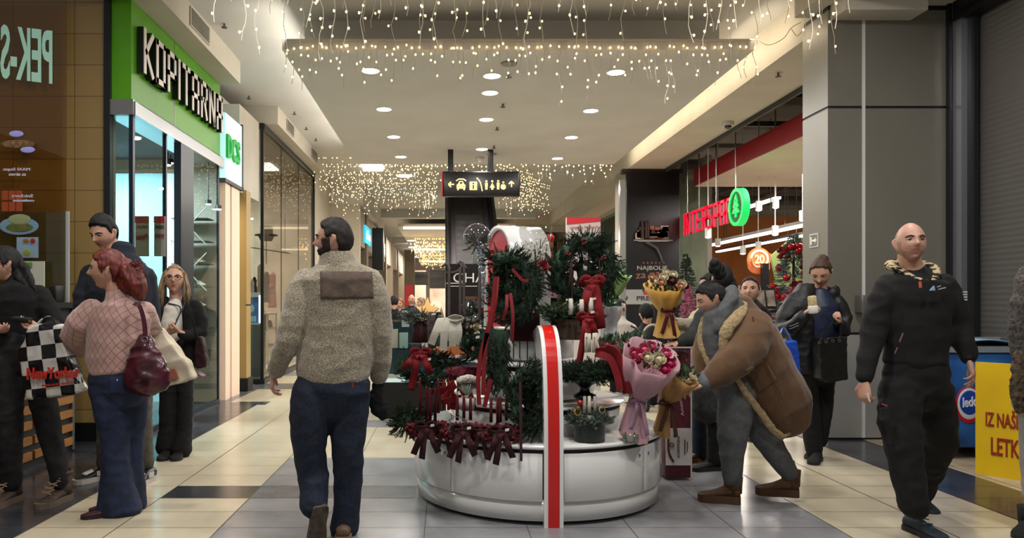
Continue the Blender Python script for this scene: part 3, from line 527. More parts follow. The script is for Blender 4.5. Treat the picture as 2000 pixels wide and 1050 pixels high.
SKIN={}
def skin(name, c, c2): return M('skin_'+name,c,.5,col2=c2,scale=14,bump=.06,bscale=250,sheen=.1)
class Person:
    def __init__(s, label, Y, base_px, skinm, lip='a06058', vox=.006, group=None, cat='person'):
        s.Y=Y; b=P(base_px,590,Y); b.z=0; s.t=thing('person',label,cat,b,group); s.body=MB(); s.skin=skinm; s.vox=vox; s.lip=M('lip_'+lip,lip,.45); s.fr=None; s.n=0
    def p(s,px,py,dy=0): return P(px,py,s.Y+dy)
    def chain(s, mb, pts, side=None, n=20, under=.014, body=True, cap=True):
        """pts: (px, py, dy, half-width px, depth ratio)"""
        c=[s.p(a[0],a[1],a[2]) for a in pts]; r=[a[3]*s.Y/F for a in pts]; k=[(a[4] if len(a)>4 else 1) for a in pts]
        mb.tube(c,r,n,side=side,kb=k,round_end=cap)
        if body: s.body.tube(c,[max(x*.55,x-under) for x in r],12,side=side,kb=[min(q,1.2)*.9 for q in k],round_end=True)
    def garment(s, name, mat, chains, vox=None, wr=.004, wsc=(9,9,14), smooth=2, extra=None, under=.014, fine=0, body=True):
        mb=MB()
        for c in chains:
            side=(1,0,0)
            if isinstance(c,dict): side=c.get('side',side); ub=c.get('body',body); c=c['p']
            else: ub=body
            s.chain(mb,c,side=side,body=ub,under=under)
        if extra: extra(mb)
        o=mb.build(name,mat,s.t); s.n+=1; return remesh(o,vox or s.vox*1.5,smooth,wr,wsc,seed=s.n*3.7,fine=fine)
    def head(s, px, py, h_px, fwd, up=(0,0,1), female=False, dy=0, neck=None, nr=.052):
        sc=h_px*(s.Y+dy)/F/.228; s.fr=Frame(s.p(px,py,dy),fwd,up,sc); s.female=female; head_into(s.body,s.fr,female)
        b=s.fr.p(0,-.028,-.06); 
        if neck: q=s.p(*neck); s.body.tube([b+(b-q)*.15,b,(b+q)/2,q],[nr*sc*.9,nr*sc,nr*sc*1.0,nr*sc*1.25],16,round_end=True)
        return s.fr
    def face(s, iris='3a2a1c', brow='2a1a12', brow_t=.0035, gaze=0, closed=0, lipw=.024):
        fr=s.fr
        for sd in (-1,1):
            c=fr.p(sd*.031,.0700,.006); mb=MB(); mb.ball(c,.0125*fr.sc,14); e=mb.build('eye',[M('eye_white','c9c2b8',.25)],s.t,True)
            mb=MB(); mb.lathe(c+(fr.f+fr.r*gaze).normalized()*.0095*fr.sc,[(0,.0036*fr.sc),(.0032*fr.sc,.0033*fr.sc),(.0058*fr.sc,.0020*fr.sc)],12,axis=fr.f+fr.r*gaze); mb.build('iris',M('iris_'+iris,iris,.15),e)
            mb=MB(); mb.tube([fr.p(sd*.019,.0785,.0085),fr.p(sd*.027,.0835,.0135-.004*closed),fr.p(sd*.037,.0815,.0125-.004*closed),fr.p(sd*.045,.0735,.006)],[.0022*fr.sc,.0032*fr.sc,.0032*fr.sc,.002*fr.sc],6); mb.build('eyelid',M('lid_dark','5a3a2e',.6),s.t,True)
            mb=MB(); mb.tube([fr.p(sd*.014,.0925,.022),fr.p(sd*.028,.0915,.0285),fr.p(sd*.042,.081,.027),fr.p(sd*.052,.070,.020)],[brow_t*fr.sc,brow_t*1.1*fr.sc,brow_t*.8*fr.sc,brow_t*.4*fr.sc],8,kb=.8); mb.build('eyebrow',M('brow_'+brow,brow,.8),s.t,True)
        s.lipw=lipw
    def glasses(s, mat=None):
        fr=s.fr; m=mat or M('glasses_black','141414',.3); mb=MB()
        for sd in (-1,1):
            c=fr.p(sd*.031,.098,.004); pts=[c+(fr.r*.025*math.cos(a)+fr.u*.019*math.sin(a))*fr.sc for a in [2*math.pi*i/20 for i in range(20)]]
            mb.tube(pts,.0022*fr.sc,6,closed=True); mb.tube([fr.p(sd*.056,.096,.008),fr.p(sd*.078,.05,.008),fr.p(sd*.082,-.02,.004)],.0022*fr.sc,6)
        mb.tube([fr.p(-.007,.101,.006),fr.p(.007,.101,.006)],.0022*fr.sc,6); return mb.build('glasses',m,s.t,True)
    def finish(s):
        o=s.body.build('body',[s.skin],s.t); remesh(o,s.vox,1); me=o.data; me.materials.append(s.lip)
        if s.fr is not None and getattr(s,'lipw',0):
            off=wl(s.t)
            for p in me.polygons:
                q=s.fr.inv(p.center+off)
                if q.y>.05 and abs(q.x)<s.lipw and -.068<q.z<-.045 and (q.x/s.lipw)**2+((q.z+.0565)/.0115)**2<1: p.material_index=1
        return s.t
def simple_part(s, name, mat, fn, smooth=True):
    mb=MB(); fn(mb); return mb.build(name,mat,s.t,smooth)

def look(px, deg, pitch=0):
    v=Vector(((px-CX)/F,1,0)).normalized(); L=Vector((-v.y,v.x,0)); a=math.radians(deg); d=-v*math.cos(a)+L*math.sin(a); return Vector((d.x,d.y,math.tan(math.radians(pitch))))
# ---- materials for clothing
WOOL=M('wool_fleece','6b6454',.95,col2='a89d88',scale=170,bump=.5,bscale=220,sheen=.4,contrast=(.42,.6))
DENIM=M('dark_denim','0d1422',.85,col2='172236',scale=60,bump=.25,bscale=400)
DENIMB=M('blue_denim','0f172c',.85,col2='1c2846',scale=14,bump=.2,bscale=400)
BLACKC=M('black_cloth','060607',.9,col2='0b0b0d',scale=30,bump=.25,bscale=300)
BLACKD=M('black_denim','141416',.85,col2='1f1f22',scale=18,bump=.2,bscale=300)
NAVY=M('navy_cloth','0d1220',.85,col2='121829',scale=20,bump=.2,bscale=250)
SK1=skin('a','b98f7a','aa7d69'); SK2=skin('b','c49a84','b4866f')
HBLACK=M('hair_black','040303',.75,col2='0b0807',scale=40,stretch=(1,1,.2)); HBROWN=M('hair_dark_brown','0b0604',.75,col2='160d08',scale=40,stretch=(1,1,.2))
HRED=M('hair_red','3c0e08',.55,col2='6e2012',scale=45,stretch=(1,1,.2)); HBLOND=M('hair_blond','5c4632',.6,col2='9a8261',scale=45,stretch=(1,1,.15))
LEATH=M('leather_brown','4a3426',.55,col2='5b4230',scale=10); RUBW=M('rubber_pale','a8a29a',.6); RUBD=M('rubber_dark','18181a',.6)

# ======== man in fleece seen from behind
h=Person('bearded person walking away in an oatmeal fleece with taupe back patch and dark jeans',4.25,655,SK1,vox=.006)
h.head(652,468,82,look(652,104,-1),neck=(661,528,.01))
h.garment('trousers',DENIM,[[(652,738,0,70,.62),(650,760,0,74,.66),(648,790,0,66,.6)],[(612,765,-.01,42,1.0),(606,820,-.02,40,1),(604,860,-.03,34,.95),(604,880,-.02,31,1),(612,930,-.01,30,1),(614,960,-.05,27,1),(612,990,-.10,26,.9)],[(684,765,.02,40,1.0),(680,830,.03,37,1),(680,880,.02,31,1),(680,940,.04,28,1),(676,1000,.05,26,1),(672,1032,.05,28,1)]],wr=.006,wsc=(7,7,9))
FLEECE=h.garment('fleece_jacket',WOOL,[[(659,512,.01,36,.85),(660,528,.01,62,.6),(661,548,0,80,.6),(662,590,0,76,.62),(660,640,0,73,.64),(655,690,0,74,.64),(652,724,0,74,.66),(652,734,0,72,.66)],
 [(598,548,0,25,1),(586,580,-.02,30,1),(574,630,-.05,27,1),(562,665,-.06,24,1),(548,700,-.02,20,1),(540,722,.03,18,.9)],[(722,548,0,25,1),(736,590,.0,27,1),(744,650,.02,24,1),(744,700,.06,22,1),(740,736,.10,17,.9)]],vox=.009,wr=.006,wsc=(6,6,11),fine=.0022)
def f(mb):
    for k_,(z,r) in enumerate(((494,30),(500,34),(508,38),(516,42))): pass
    mb.lathe(h.p(657,512,.0),[(.108,-.02),(.104,.0),(.090,.045),(.083,.062),(.078,.062),(.084,.04),(.096,-.01)],28,sx=1,sy=.85)
simple_part(h,'collar',WOOL,f)
decal('back_patch',[(625,529),(727,530),(730,582),(626,584)],FLEECE,4.1,M('taupe_patch','4f4238',.8,col2='584a40',scale=30,bump=.3,bscale=60),h.t,t=.005,nx=24,ny=14,wob=.004)
hand_into(h.body,h.p(536,728,.04),(-.25,.25,-1),(.9,.3,-.1),side=-1,curl=.55,sc=1.0); hand_into(h.body,h.p(738,740,.11),(.1,.2,-1),(-.9,.2,0),side=1,curl=1.0)
shell('hair',h.fr,hairline(46,10,-36,30),.012,HBROWN,h.t,rough=.004,back=.004,seed=3); shell('beard',h.fr,beardmask,.013,M('beard_brown','1d130e',.8,col2='2b1d15',scale=120,bump=.6,bscale=200),h.t,rough=.005,seed=8)
h.face(brow='1d130e')
up=MB(); so=MB()
shoe_into(up,so,h.p(628,990,-.16),(-.10,.16,-.62),L=.27,W=.11,H=.085); o=up.build('shoe',LEATH,h.t,True); so.build('sole',M('sole_worn','5a4e44',.8,col2='3b322b',scale=20,bump=.5,bscale=40),o)
up=MB(); so=MB(); q=h.p(672,1040,-.02); q.z=0; shoe_into(up,so,q+Vector((0,-.06,0)),(-.05,1,0),L=.29,W=.11); o=up.build('shoe',LEATH,h.t,True); so.build('sole',M('sole_gum','8a6a45',.7),o)
mb=MB(); mb.box(h.p(687,748,-.19),h.p(691,756,-.18)); mb.build('red_tab',M('red_tab','7c1d1a',.7),h.t)
h.finish()
c=h.p(743,785,.1); t=thing('knit_cap','black knit cap dangling from the hand of the bearded man in fleece','hat',c+Vector((0,0,-.1))); mb=MB(); mb.tube([h.p(738,752,.1),h.p(736,775,.1),h.p(743,800,.1),h.p(752,814,.1)],[.03,.055,.056,.03],14,kb=.55,round_end=True); o=remesh(mb.build('crown',BLACKC,t),.006,1,.004,(20,20,25)); 
mb=MB(); mb.tube([h.p(733,752,.1),h.p(744,750,.1)],.022,10,round_end=True); mb.build('cuff',BLACKC,t,True)

# ======== bald man walking towards the camera
b=Person('bald person walking nearer in black half zip top, patterned hood lining and cargo trousers',4.35,1785,SK1,vox=.006)
b.head(1778,474,78,look(1778,-20,5),neck=(1783,536,.05),nr=.058)
b.garment('cargo_trousers',BLACKC,[[(1789,700,.02,60,.6),(1789,730,.02,63,.64),(1789,770,.02,60,.6)],[(1758,760,.0,38,1),(1758,820,-.04,37,1),(1765,870,-.08,33,1),(1774,930,-.10,29,1),(1782,968,-.12,27,1),(1786,988,-.12,27,.95)],[(1822,760,.04,36,1),(1832,820,.10,34,1),(1838,860,.16,31,1),(1822,900,.28,29,1),(1806,940,.40,25,1),(1796,975,.5,23,1)],
 {'p':[(1728,790,-.03,12,1.3),(1730,820,-.04,14,1.4),(1732,838,-.05,12,1.3)],'body':False},{'p':[(1852,785,.08,12,1.2),(1854,820,.11,12,1.2)],'body':False}],wr=.007,wsc=(8,8,11))
b.garment('half_zip_top',BLACKC,[[(1787,544,.05,44,.7),(1788,556,.04,66,.62),(1789,575,.03,70,.62),(1789,620,.02,66,.64),(1790,670,.02,62,.64),(1789,705,.02,62,.66)],
 [(1735,556,.04,23,1),(1722,590,.03,26,1),(1708,640,.02,24,1),(1696,690,-.02,20,1),(1689,735,-.06,16,.9)],[(1842,556,.04,23,1),(1858,590,.03,26,1),(1870,635,.03,24,1),(1882,670,-.02,20,1),(1892,696,-.05,16,.9)]],vox=.009,wr=.006,wsc=(6,6,10))
def f(mb):
    rings=[]; c0=b.p(1785,530,.05)
    for i in range(40):
        a=2*math.pi*i/40; fr_=math.sin(a); w_=.120+.008*math.sin(a*3); z=.022-.085*max(0,-fr_)**2+.035*max(0,fr_)
        c=c0+Vector((math.cos(a)*w_,math.sin(a)*w_*.85,z)); rad=Vector((math.cos(a),math.sin(a),0)); R0=.026+.012*max(0,fr_)
        rings.append([c+rad*math.cos(q)*R0+Vector((0,0,1))*math.sin(q)*R0*.8 for q in [2*math.pi*j/12 for j in range(12)]])
    mb.loft(rings,closed=True)
simple_part(b,'patterned_hood',M('hood_pattern','1b1713',.9,col2='b9a67f',scale=26,contrast=(.47,.53),detail=1,stretch=(1,1,2.2)),f)
mb=MB(); mb.tube([b.p(1797,550,-.165),b.p(1798,562,-.175)],.008,8); mb.build('zip_pull',M('zip_orange','a8402a',.6),b.t)
mb=MB(); mb.prism([b.p(1817,567,-.155),b.p(1827,567,-.152),b.p(1825,558,-.152)],(0,.012,0)); mb.build('chest_emblem',M('emblem_blue','7fa8c8',.6),b.t)
mb=MB(); mb.obox(b.p(1840,563,-.150),(.022,.003,.005),(0,.004,0),(-.0004,0,.0022)); mb.obox(b.p(1834,559,-.152),(.010,.001,.003),(0,.004,0),(-.0004,0,.0015)); mb.build('chest_lettering',M('chest_txt','9aa0a8',.7),b.t)
mb=MB(); 
for q in range(4): mb.obox(b.p(1878,570+q*5,.0)+Vector((.0,-.03,0)),(.012,.004,0),(0,.006,0),(0,0,.0045))
mb.build('sleeve_mark',M('sleeve_mark','c4c4c0',.7),b.t)
mb=MB(); mb.tube([b.p(1764,650,-.16),b.p(1757,668,-.17)],.004,6); mb.tube([b.p(1753,678,-.175),b.p(1748,690,-.175)],.004,6); mb.build('pocket_zip',M('pz','5a4334',.6),b.t)
mb=MB(); mb.obox(b.p(1727,808,-.15),(.022,0,0),(0,.01,0),(0,0,.035)); mb.build('thigh_pocket',BLACKD,b.t); mb=MB(); mb.tube([b.p(1722,788,-.17),b.p(1733,793,-.18)],.0035,6); mb.build('orange_piping',M('zip_orange','a8402a',.6),b.t)
hand_into(b.body,b.p(1688,745,-.07),(-.05,-.15,-1),(.85,.5,0),side=-1,curl=.75); hand_into(b.body,b.p(1893,702,-.06),(.12,-.25,-1),(-.7,.6,0),side=1,curl=.35,curls=[.25,.35,.45,.6])
b.face(brow='2a1a14',iris='241a14',brow_t=.004,closed=1)
shell('stubble_hair',b.fr,lambda a,e,sa:.0+ (sstep(60,95,a)*sstep(-38,-30,e)*(1-sstep(35,50,e))),.0015,M('stubble','a07c6a',.8,col2='92705f',scale=80),b.t,rough=.0005)
shell('stubble_beard',b.fr,beardmask,.0012,M('stubble_b','a07866',.8,col2='926c5b',scale=90),b.t,rough=.0005)
mb=MB(); mb.tube([b.p(1893-13,698,-.05),b.p(1893+13,695,-.05)],.012,8,kb=1); 
mb=MB(); mb.lathe(b.p(1892,696,-.05),[(.034,-.012),(.041,-.012),(.041,.012),(.034,.012)],18,axis=(.1,-.2,-1)); mb.build('watch',M('watch_black','0c0c0c',.4),b.t)
up=MB(); so=MB(); q=b.p(1788,1010,.0); q.z=0; shoe_into(up,so,q+Vector((-.01,.06,0)),(.10,-1,0.02),L=.29,W=.112,H=.10); o=up.build('shoe',M('trainer_navy','131c28',.7,col2='24303e',scale=25),b.t,True); so.build('sole',RUBD,o)
mb=MB()
for k_ in range(4): a=q+Vector((.012,-.02-.035*k_,.112-.017*k_)); mb.tube([a+Vector((-.03,0,-.006)),a,a+Vector((.03,0,-.006))],.004,6)
mb.build('laces',M('lace_blue','3f566e',.8),o)
up=MB(); so=MB(); q=b.p(1797,985,.5); shoe_into(up,so,q+Vector((0,.14,.02)),(.05,-1,-.25),L=.28,W=.108,H=.09); o=up.build('shoe',MATS['trainer_navy'],b.t,True); so.build('sole',RUBD,o)
b.finish()
t=thing('cigarette','white rolled cigarette pinched in the fingers of the bald man','cigarette',b.p(1697,775,-.12)); mb=MB(); mb.tube([b.p(1694,768,-.14),b.p(1699,784,-.14)],.005,6); mb.build('paper',M('paper_white','d8d4cc',.8),t)
def lattice(name, c1, c2, sx=17, sz=17, w_=.09):
    m=M(name,c1,.95,bump=.3,bscale=260,sheen=.3); nt=m.node_tree; b=nt.nodes['Principled BSDF']; tc=nt.nodes.new('ShaderNodeTexCoord'); sep=nt.nodes.new('ShaderNodeSeparateXYZ'); nt.links.new(tc.outputs['Object'],sep.inputs[0])
    def mth(op,a,bb=None):
        n=nt.nodes.new('ShaderNodeMath'); n.operation=op
        for i,v in enumerate((a,bb)):
            if v is None: continue
            if isinstance(v,(int,float)): n.inputs[i].default_value=v
            else: nt.links.new(v,n.inputs[i])
        return n.outputs[0]
    xx=mth('ADD',sep.outputs[0],mth('MULTIPLY',sep.outputs[1],-.6)); X=mth('MULTIPLY',xx,sx); Z=mth('MULTIPLY',sep.outputs[2],sz); o=[]
    for op in ('ADD','SUBTRACT'):
        fr_=mth('FRACT',mth(op,X,mth('MULTIPLY',Z,.75))); o.append(mth('LESS_THAN',mth('ABSOLUTE',mth('SUBTRACT',fr_,.5)),w_))
    f_=mth('MAXIMUM',o[0],o[1]); mx=nt.nodes.new('ShaderNodeMix'); mx.data_type='RGBA'; nt.links.new(f_,mx.inputs[0]); mx.inputs[6].default_value=lin(c1)+(1,); mx.inputs[7].default_value=lin(c2)+(1,); nt.links.new(mx.outputs[2],b.inputs['Base Color']); return m
def checker(name, c1, c2, scale):
    m=M(name,c1,.25); nt=m.node_tree; b=nt.nodes['Principled BSDF']; tc=nt.nodes.new('ShaderNodeTexCoord'); mp=nt.nodes.new('ShaderNodeMapping'); mp.inputs['Scale'].default_value=(1,0,1); mp.inputs['Location'].default_value=(0,.03,.02); mp.inputs['Rotation'].default_value=(0,.12,0)
    ch=nt.nodes.new('ShaderNodeTexChecker'); ch.inputs['Scale'].default_value=scale; ch.inputs['Color1'].default_value=lin(c1)+(1,); ch.inputs['Color2'].default_value=lin(c2)+(1,); nt.links.new(tc.outputs['Object'],mp.inputs[0]); nt.links.new(mp.outputs[0],ch.inputs[0]); nt.links.new(ch.outputs[0],b.inputs['Base Color']); return m
def soft_prism(name, pts, Y, depth, mat, parent, vox=.009, wr=.004, wsc=(10,10,14), smooth=5, holes=None):
    mb=MB(); ps=[P(a,b_,Y) for a,b_ in pts]; mb.prism([p-Vector((0,depth/2,0)) for p in ps],(0,depth,0)); o=mb.build(name,mat,parent); return remesh(o,vox,smooth,wr,wsc,seed=len(pts)+ps[0].x*9)
def curve(pts, k=6):
    """smooth path through points"""
    pts=[Vector(p) for p in pts]; out=[]
    for i in range(len(pts)-1):
        a=pts[max(i-1,0)]; b_=pts[i]; c=pts[i+1]; d=pts[min(i+2,len(pts)-1)]
        for j in range(k):
            t=j/k; out.append(.5*((2*b_)+(c-a)*t+(2*a-5*b_+4*c-d)*t*t+(3*b_-a-3*c+d)*t**3))
    out.append(pts[-1]); return out

# ======== redhead with handbags
r=Person('person seen from behind with messy red hair, pink diamond knit jumper and flared blue jeans',4.75,235,SK2,vox=.006)
r.head(210,526,75,look(210,103,-2),female=True,neck=(226,588,.02),nr=.047)
PINKK=lattice('pink_knit','a8877f','84635e',sx=21,sz=21,w_=.06)
JEANS=r.garment('flared_jeans',DENIMB,[[(230,712,0,52,.75),(231,740,0,56,.78),(231,765,0,54,.75)],[(212,755,0,36,1.1),(220,810,-.01,32,1.1),(226,860,-.02,26,1.05),(226,905,-.02,27,1.05),(228,950,-.02,32,1.0),(232,985,-.02,40,.9),(233,997,-.02,43,.85)],[(254,755,.06,34,1.1),(258,810,.08,29,1.1),(256,860,.10,24,1),(258,905,.1,22,1),(258,950,.1,26,1),(256,985,.1,30,.9)]],wr=.004,wsc=(9,9,14),vox=.009)
r.garment('pink_jumper',PINKK,[[(232,586,.02,26,1.1),(234,598,.02,52,.75),(232,625,.01,62,.68),(230,660,0,60,.72),(228,695,0,58,.76),(230,722,0,55,.78),(231,728,0,52,.78)],[(180,606,.0,24,1),(156,632,-.02,27,1),(146,655,.02,26,1),(152,672,.12,23,1),(160,680,.24,19,1)],[(282,606,.05,20,1),(292,640,.12,22,1),(290,665,.24,20,1),(270,680,.34,18,1)]],vox=.009,wr=.005,wsc=(6,6,9))
hand_into(r.body,r.p(163,682,.28),(.6,.7,.1),(0,0,1),curl=.4,sc=.92); hand_into(r.body,r.p(266,682,.36),(-.7,.6,0),(0,0,1),side=-1,curl=.4,sc=.92)
shell('hair',r.fr,hairline(40,2,-40,26),.013,HRED,r.t,female=True,rough=.004,back=.012,seed=5)
def f(mb):
    hair_lock(mb,[r.p(222,508,.05),r.p(240,520,.03),r.p(258,538,.0),r.p(268,560,-.02),r.p(276,580,-.02)],[.05,.075,.08,.07,.03],k=.8)
    hair_lock(mb,[r.p(236,530,.0),r.p(250,552,-.02),r.p(262,572,-.02)],[.05,.06,.03],k=.8)
o=MB(); f(o); o=remesh(o.build('ponytail',HRED,r.t),.007,1,.009,(24,24,10))
cs=[]
for i in range(170):
    a=r.p(236+R.random()*26,515+R.random()*36,-.03+R.random()*.06); e=a+Vector((R.uniform(-.02,.11),R.uniform(-.06,.05),R.uniform(-.13,.045))); m_=(a+e)/2+Vector((R.uniform(-.0,.04),R.uniform(-.03,.03),R.uniform(0,.04))); cs.append([a,m_,e])
strands('loose_hair',cs,.0028,HRED,r.t,4)
r.face(brow='5a2a18')
up=MB(); so=MB(); q=r.p(235,990,-.02); q.z=0
for sd,(px,dy) in enumerate(((226,-.05),(240,.09))):
    up=MB(); so=MB(); q=r.p(px,990,dy); q.z=0; shoe_into(up,so,q+Vector((.05,.02,0)),look(px,88),L=.25,W=.09,H=.07,soleh=.02); o=up.build('shoe',M('shoe_maroon','3a1a20',.5,col2='4a2730',scale=30),r.t,True); so.build('sole',M('sole_maroon','2a1216',.7),o)
decal('back_pocket',[(212,736),(243,735),(243,768),(214,769)],JEANS,4.6,M('pocket_denim','172241',.85,bump=.2,bscale=300),r.t,t=.004,nx=10,ny=8); mb=MB(); mb.ball(r.p(229,742,-.17),.006,8); mb.build('button',ALU,r.t)
r.finish()
BURG=M('burgundy_leather','300a14',.32,col2='481322',scale=9,coat=.2)
t=thing('shoulder_bag','slouchy burgundy leather shoulder bag on the shoulder of the redhead','bag',P(290,770,4.6)); mb=MB(); mb.tube([P(283,655,4.66),P(282,680,4.64),P(284,710,4.62),P(288,738,4.62),P(290,755,4.62)],[.035,.085,.125,.145,.13],24,side=(1,0,.1),kb=.45,round_end=True); remesh(mb.build('bag_body',BURG,t),.008,2,.010,(7,7,14),seed=4)
mb=MB(); mb.ribbon(curve([P(262,592,4.62),P(274,600,4.60),P(282,630,4.58),P(284,662,4.57)]),(1,0,.1),.014,.003); mb.build('strap',BURG,t); mb=MB(); mb.lathe(P(283,662,4.56),[(.014,-.003),(.018,-.003),(.018,.003),(.014,.003),(.014,-.003)],14,axis=(0,1,0)); mb.build('buckle',ALU,t)
TOTE=M('tote_canvas','b3a791',.9,col2='c2b7a2',scale=12,bump=.3,bscale=200)
t=thing('tote_bag','cream canvas tote bag hanging beside the burgundy bag of the redhead','bag',P(330,750,4.9)); soft_prism('bag_body',[(296,642),(318,640),(340,672),(372,710),(382,738),(352,748),(322,752),(300,745)],4.92,.10,TOTE,t,wr=.009,wsc=(8,8,8))
mb=MB(); mb.ribbon(curve([P(272,590,4.74),P(290,612,4.80),P(302,645,4.86)]),(1,0,.3),.009,.002); mb.ribbon(curve([P(280,592,4.76),P(300,620,4.82),P(316,645,4.86)]),(1,0,.3),.009,.002); mb.build('handle',TOTE,t); mb=MB(); mb.prism([P(327,722,4.855),P(340,720,4.855),P(348,738,4.85),P(324,742,4.85)],(0,.02,0)); mb.build('print',M('tote_print','8a4a3a',.8),t)

# ======== tall young man in navy
y=Person('tall young person with short black hair looking down in a navy high collar top',5.6,232,SK2)
y.head(203,455,64,look(203,42,-22),neck=(231,508,.05),nr=.058)
y.garment('trousers',M('khaki_trousers','4a463b',.9,col2='57534a',scale=20),[[(240,680,.05,48,.7),(245,720,.05,48,.7)],[(272,735,.05,26,1),(276,800,.02,20,1),(281,860,.0,16,1),(285,905,.0,15,1)],[(215,735,.08,24,1),(208,830,.05,18,1),(204,905,.05,15,1)]],wr=.005)
y.garment('navy_top',NAVY,[[(240,492,.03,26,.9),(238,508,.03,44,.7),(234,530,.02,62,.62),(232,570,.0,64,.64),(236,620,.0,60,.66),(240,690,.0,56,.68)],[(178,535,.02,20,1),(166,575,.0,22,1),(166,630,-.03,20,1),(180,680,-.05,17,1)],[(285,540,.05,20,1),(293,590,.08,20,1),(294,650,.08,18,1),(290,700,.0,15,1)]],wr=.005,wsc=(6,6,10),vox=.010)
def f(mb): mb.lathe(y.p(240,496,.03),[(.095,-.05),(.088,-.01),(.078,.035),(.070,.035),(.078,-.02)],24,sx=1,sy=.9)
simple_part(y,'collar',NAVY,f)
hand_into(y.body,y.p(182,690,-.06),(.2,-.3,-.9),(.8,0,0),curl=.6); hand_into(y.body,y.p(289,705,-.02),(-.1,-.2,-1),(-.8,0,0),curl=.6,side=-1)
shell('hair',y.fr,hairline(40,14,-34,30),.013,HBLACK,y.t,rough=.004,top=.016,seed=9); y.face(brow='17100c',brow_t=.0045,closed=1)
for px,dy,dg in ((204,.06,62),(290,-.02,28)):
    q=y.p(px,900,dy); q.z=0; d=look(px,dg); up=MB(); so=MB(); shoe_into(up,so,q-d*.07,d,L=.31,W=.112,H=.105,soleh=.033); o=up.build('shoe',M('sneaker_black','0f0f10',.4),y.t,True); so.build('sole',M('sneaker_white','b5b0a8',.5),o)
    rr=d.cross(Vector((0,0,1))); mb=MB()
    for sg in (-1,1): mb.obox(q-d*.07+d*.12+rr*sg*.049+Vector((0,0,.062)),d*.035,rr*.004,(0,0,.018))
    mb.tube([q-d*.07+d*.17+Vector((0,0,.078)),q-d*.07+d*.225+Vector((0,0,.062))],.030,10,side=rr,kb=.4,round_end=True); mb.build('white_panel',MATS['sneaker_white'],o)
y.finish()

# ======== woman with carrier bag at the left edge
a_=Person('dark haired person at the left picture edge with glasses, black jumper and laced boots',5.0,40,SK2)
a_.head(10,515,66,look(10,86,-2),female=True,neck=(30,572,.03),nr=.045)
a_.garment('jeans',BLACKD,[[(30,650,0,46,.7),(34,680,0,52,.72),(36,705,0,48,.7)],[(12,700,-.02,34,1),(14,780,-.03,30,1),(16,850,-.03,26,1),(20,900,-.02,21,1),(22,942,.0,20,1)],[(66,705,.03,30,1),(82,770,.0,26,1),(98,850,.0,22,1),(112,905,.0,19,1),(118,940,.02,18,1)]],wr=.004)
a_.garment('black_jumper',M('rib_knit_black','0c0c0e',.95,bump=.7,bscale=60,stretch=(4,4,.3)),[[(34,552,.03,24,.9),(34,566,.02,46,.7),(32,590,.0,54,.64),(32,620,0,50,.66),(32,652,0,46,.7)],[(76,575,.03,20,1),(94,605,.02,20,1),(106,628,.0,18,1),(104,640,-.05,15,1),(88,643,-.14,13,.9)],[(-12,575,.02,20,1),(-24,620,.0,18,1),(-10,645,-.1,14,1)]],wr=.004,vox=.009)
hand_into(a_.body,a_.p(78,641,-.18),(-.95,-.15,.15),(.1,-.2,1),side=1,curls=[.5,.55,.6,.7],sc=.95); hand_into(a_.body,a_.p(-6,646,-.12),(.7,-.5,0),(0,0,1),curl=.5,sc=.92)
shell('hair',a_.fr,hairline(42,0,-42,28),.010,HBLACK,a_.t,female=True,back=.006,seed=2)
mb=MB(); hair_lock(mb,[a_.p(36,508,.02),a_.p(48,525,.0),a_.p(60,550,-.03),a_.p(68,566,-.04)],[.028,.032,.026,.010]); hair_lock(mb,[a_.p(30,520,.02),a_.p(38,540,-.02),a_.p(52,560,-.05)],[.04,.035,.012]); remesh(mb.build('ponytail',HBLACK,a_.t),.007,1,.006,(25,25,8))
a_.face(brow='17100c'); a_.glasses()
BOOT=M('boot_taupe','42352c',.8,col2='54453a',scale=18,bump=.2,bscale=120); LACE=M('boot_lace','9a8568',.8)
for px,dy in ((22,.0),(120,.02)):
    q=a_.p(px,950,dy); q.z=0; d=look(px,38); q2=q-d*.07; up=MB(); so=MB(); shoe_into(up,so,q2,d,L=.29,W=.115,H=.10,boot=.20,soleh=.035); o=up.build('boot',BOOT,a_.t,True); so.build('sole',M('boot_sole','6b5b4d',.8),o); rr=d.cross(Vector((0,0,1))); mb=MB()
    for k_ in range(5):
        c=q2+d*(.215-.03*k_)+Vector((0,0,.095+.021*k_)); mb.tube([c-rr*.035-Vector((0,0,.01)),c+d*.012+Vector((0,0,.004)),c+rr*.035+Vector((0,0,.01))],.0045,6); mb.tube([c-rr*.035+Vector((0,0,.012)),c+d*.012,c+rr*.035-Vector((0,0,.01))],.0045,6)
    mb.build('laces',LACE,o)
    mb=MB(); mb.lathe(q2+d*.055+Vector((0,0,.20)),[(.060,-.015),(.066,-.005),(.062,.01),(.052,.01)],18); mb.build('cuff',M('boot_fur','5d4c3c',.95,bump=.8,bscale=90),o)
a_.finish()
t=thing('wallet','black wallet with gold clasp in the hand of the person at the left edge','wallet',P(40,625,4.8)); mb=MB(); mb.obox(P(42,624,4.79),(.058,.0,-.006),(0,.03,.003),(.002,0,.016)); bevel(mb.build('case',BLACKC,t),.008); mb=MB(); mb.obox(P(58,627,4.755),(.008,0,0),(0,.003,0),(0,0,.008)); mb.build('clasp',M('gold_metal','a58a4a',.3,metal=.9),t)
t=thing('carrier_bag','black and white checked plastic carrier bag with red lettering hanging from a forearm','bag',P(105,775,4.8)); soft_prism('bag_body',[(62,640),(80,632),(100,640),(122,632),(126,655),(140,690),(152,730),(166,762),(150,768),(60,778),(56,740),(44,700),(42,682),(58,662)],4.78,.12,checker('checked_plastic','0c0c0d','b9b7b2',11),t,wr=.007,wsc=(9,9,9),smooth=4)
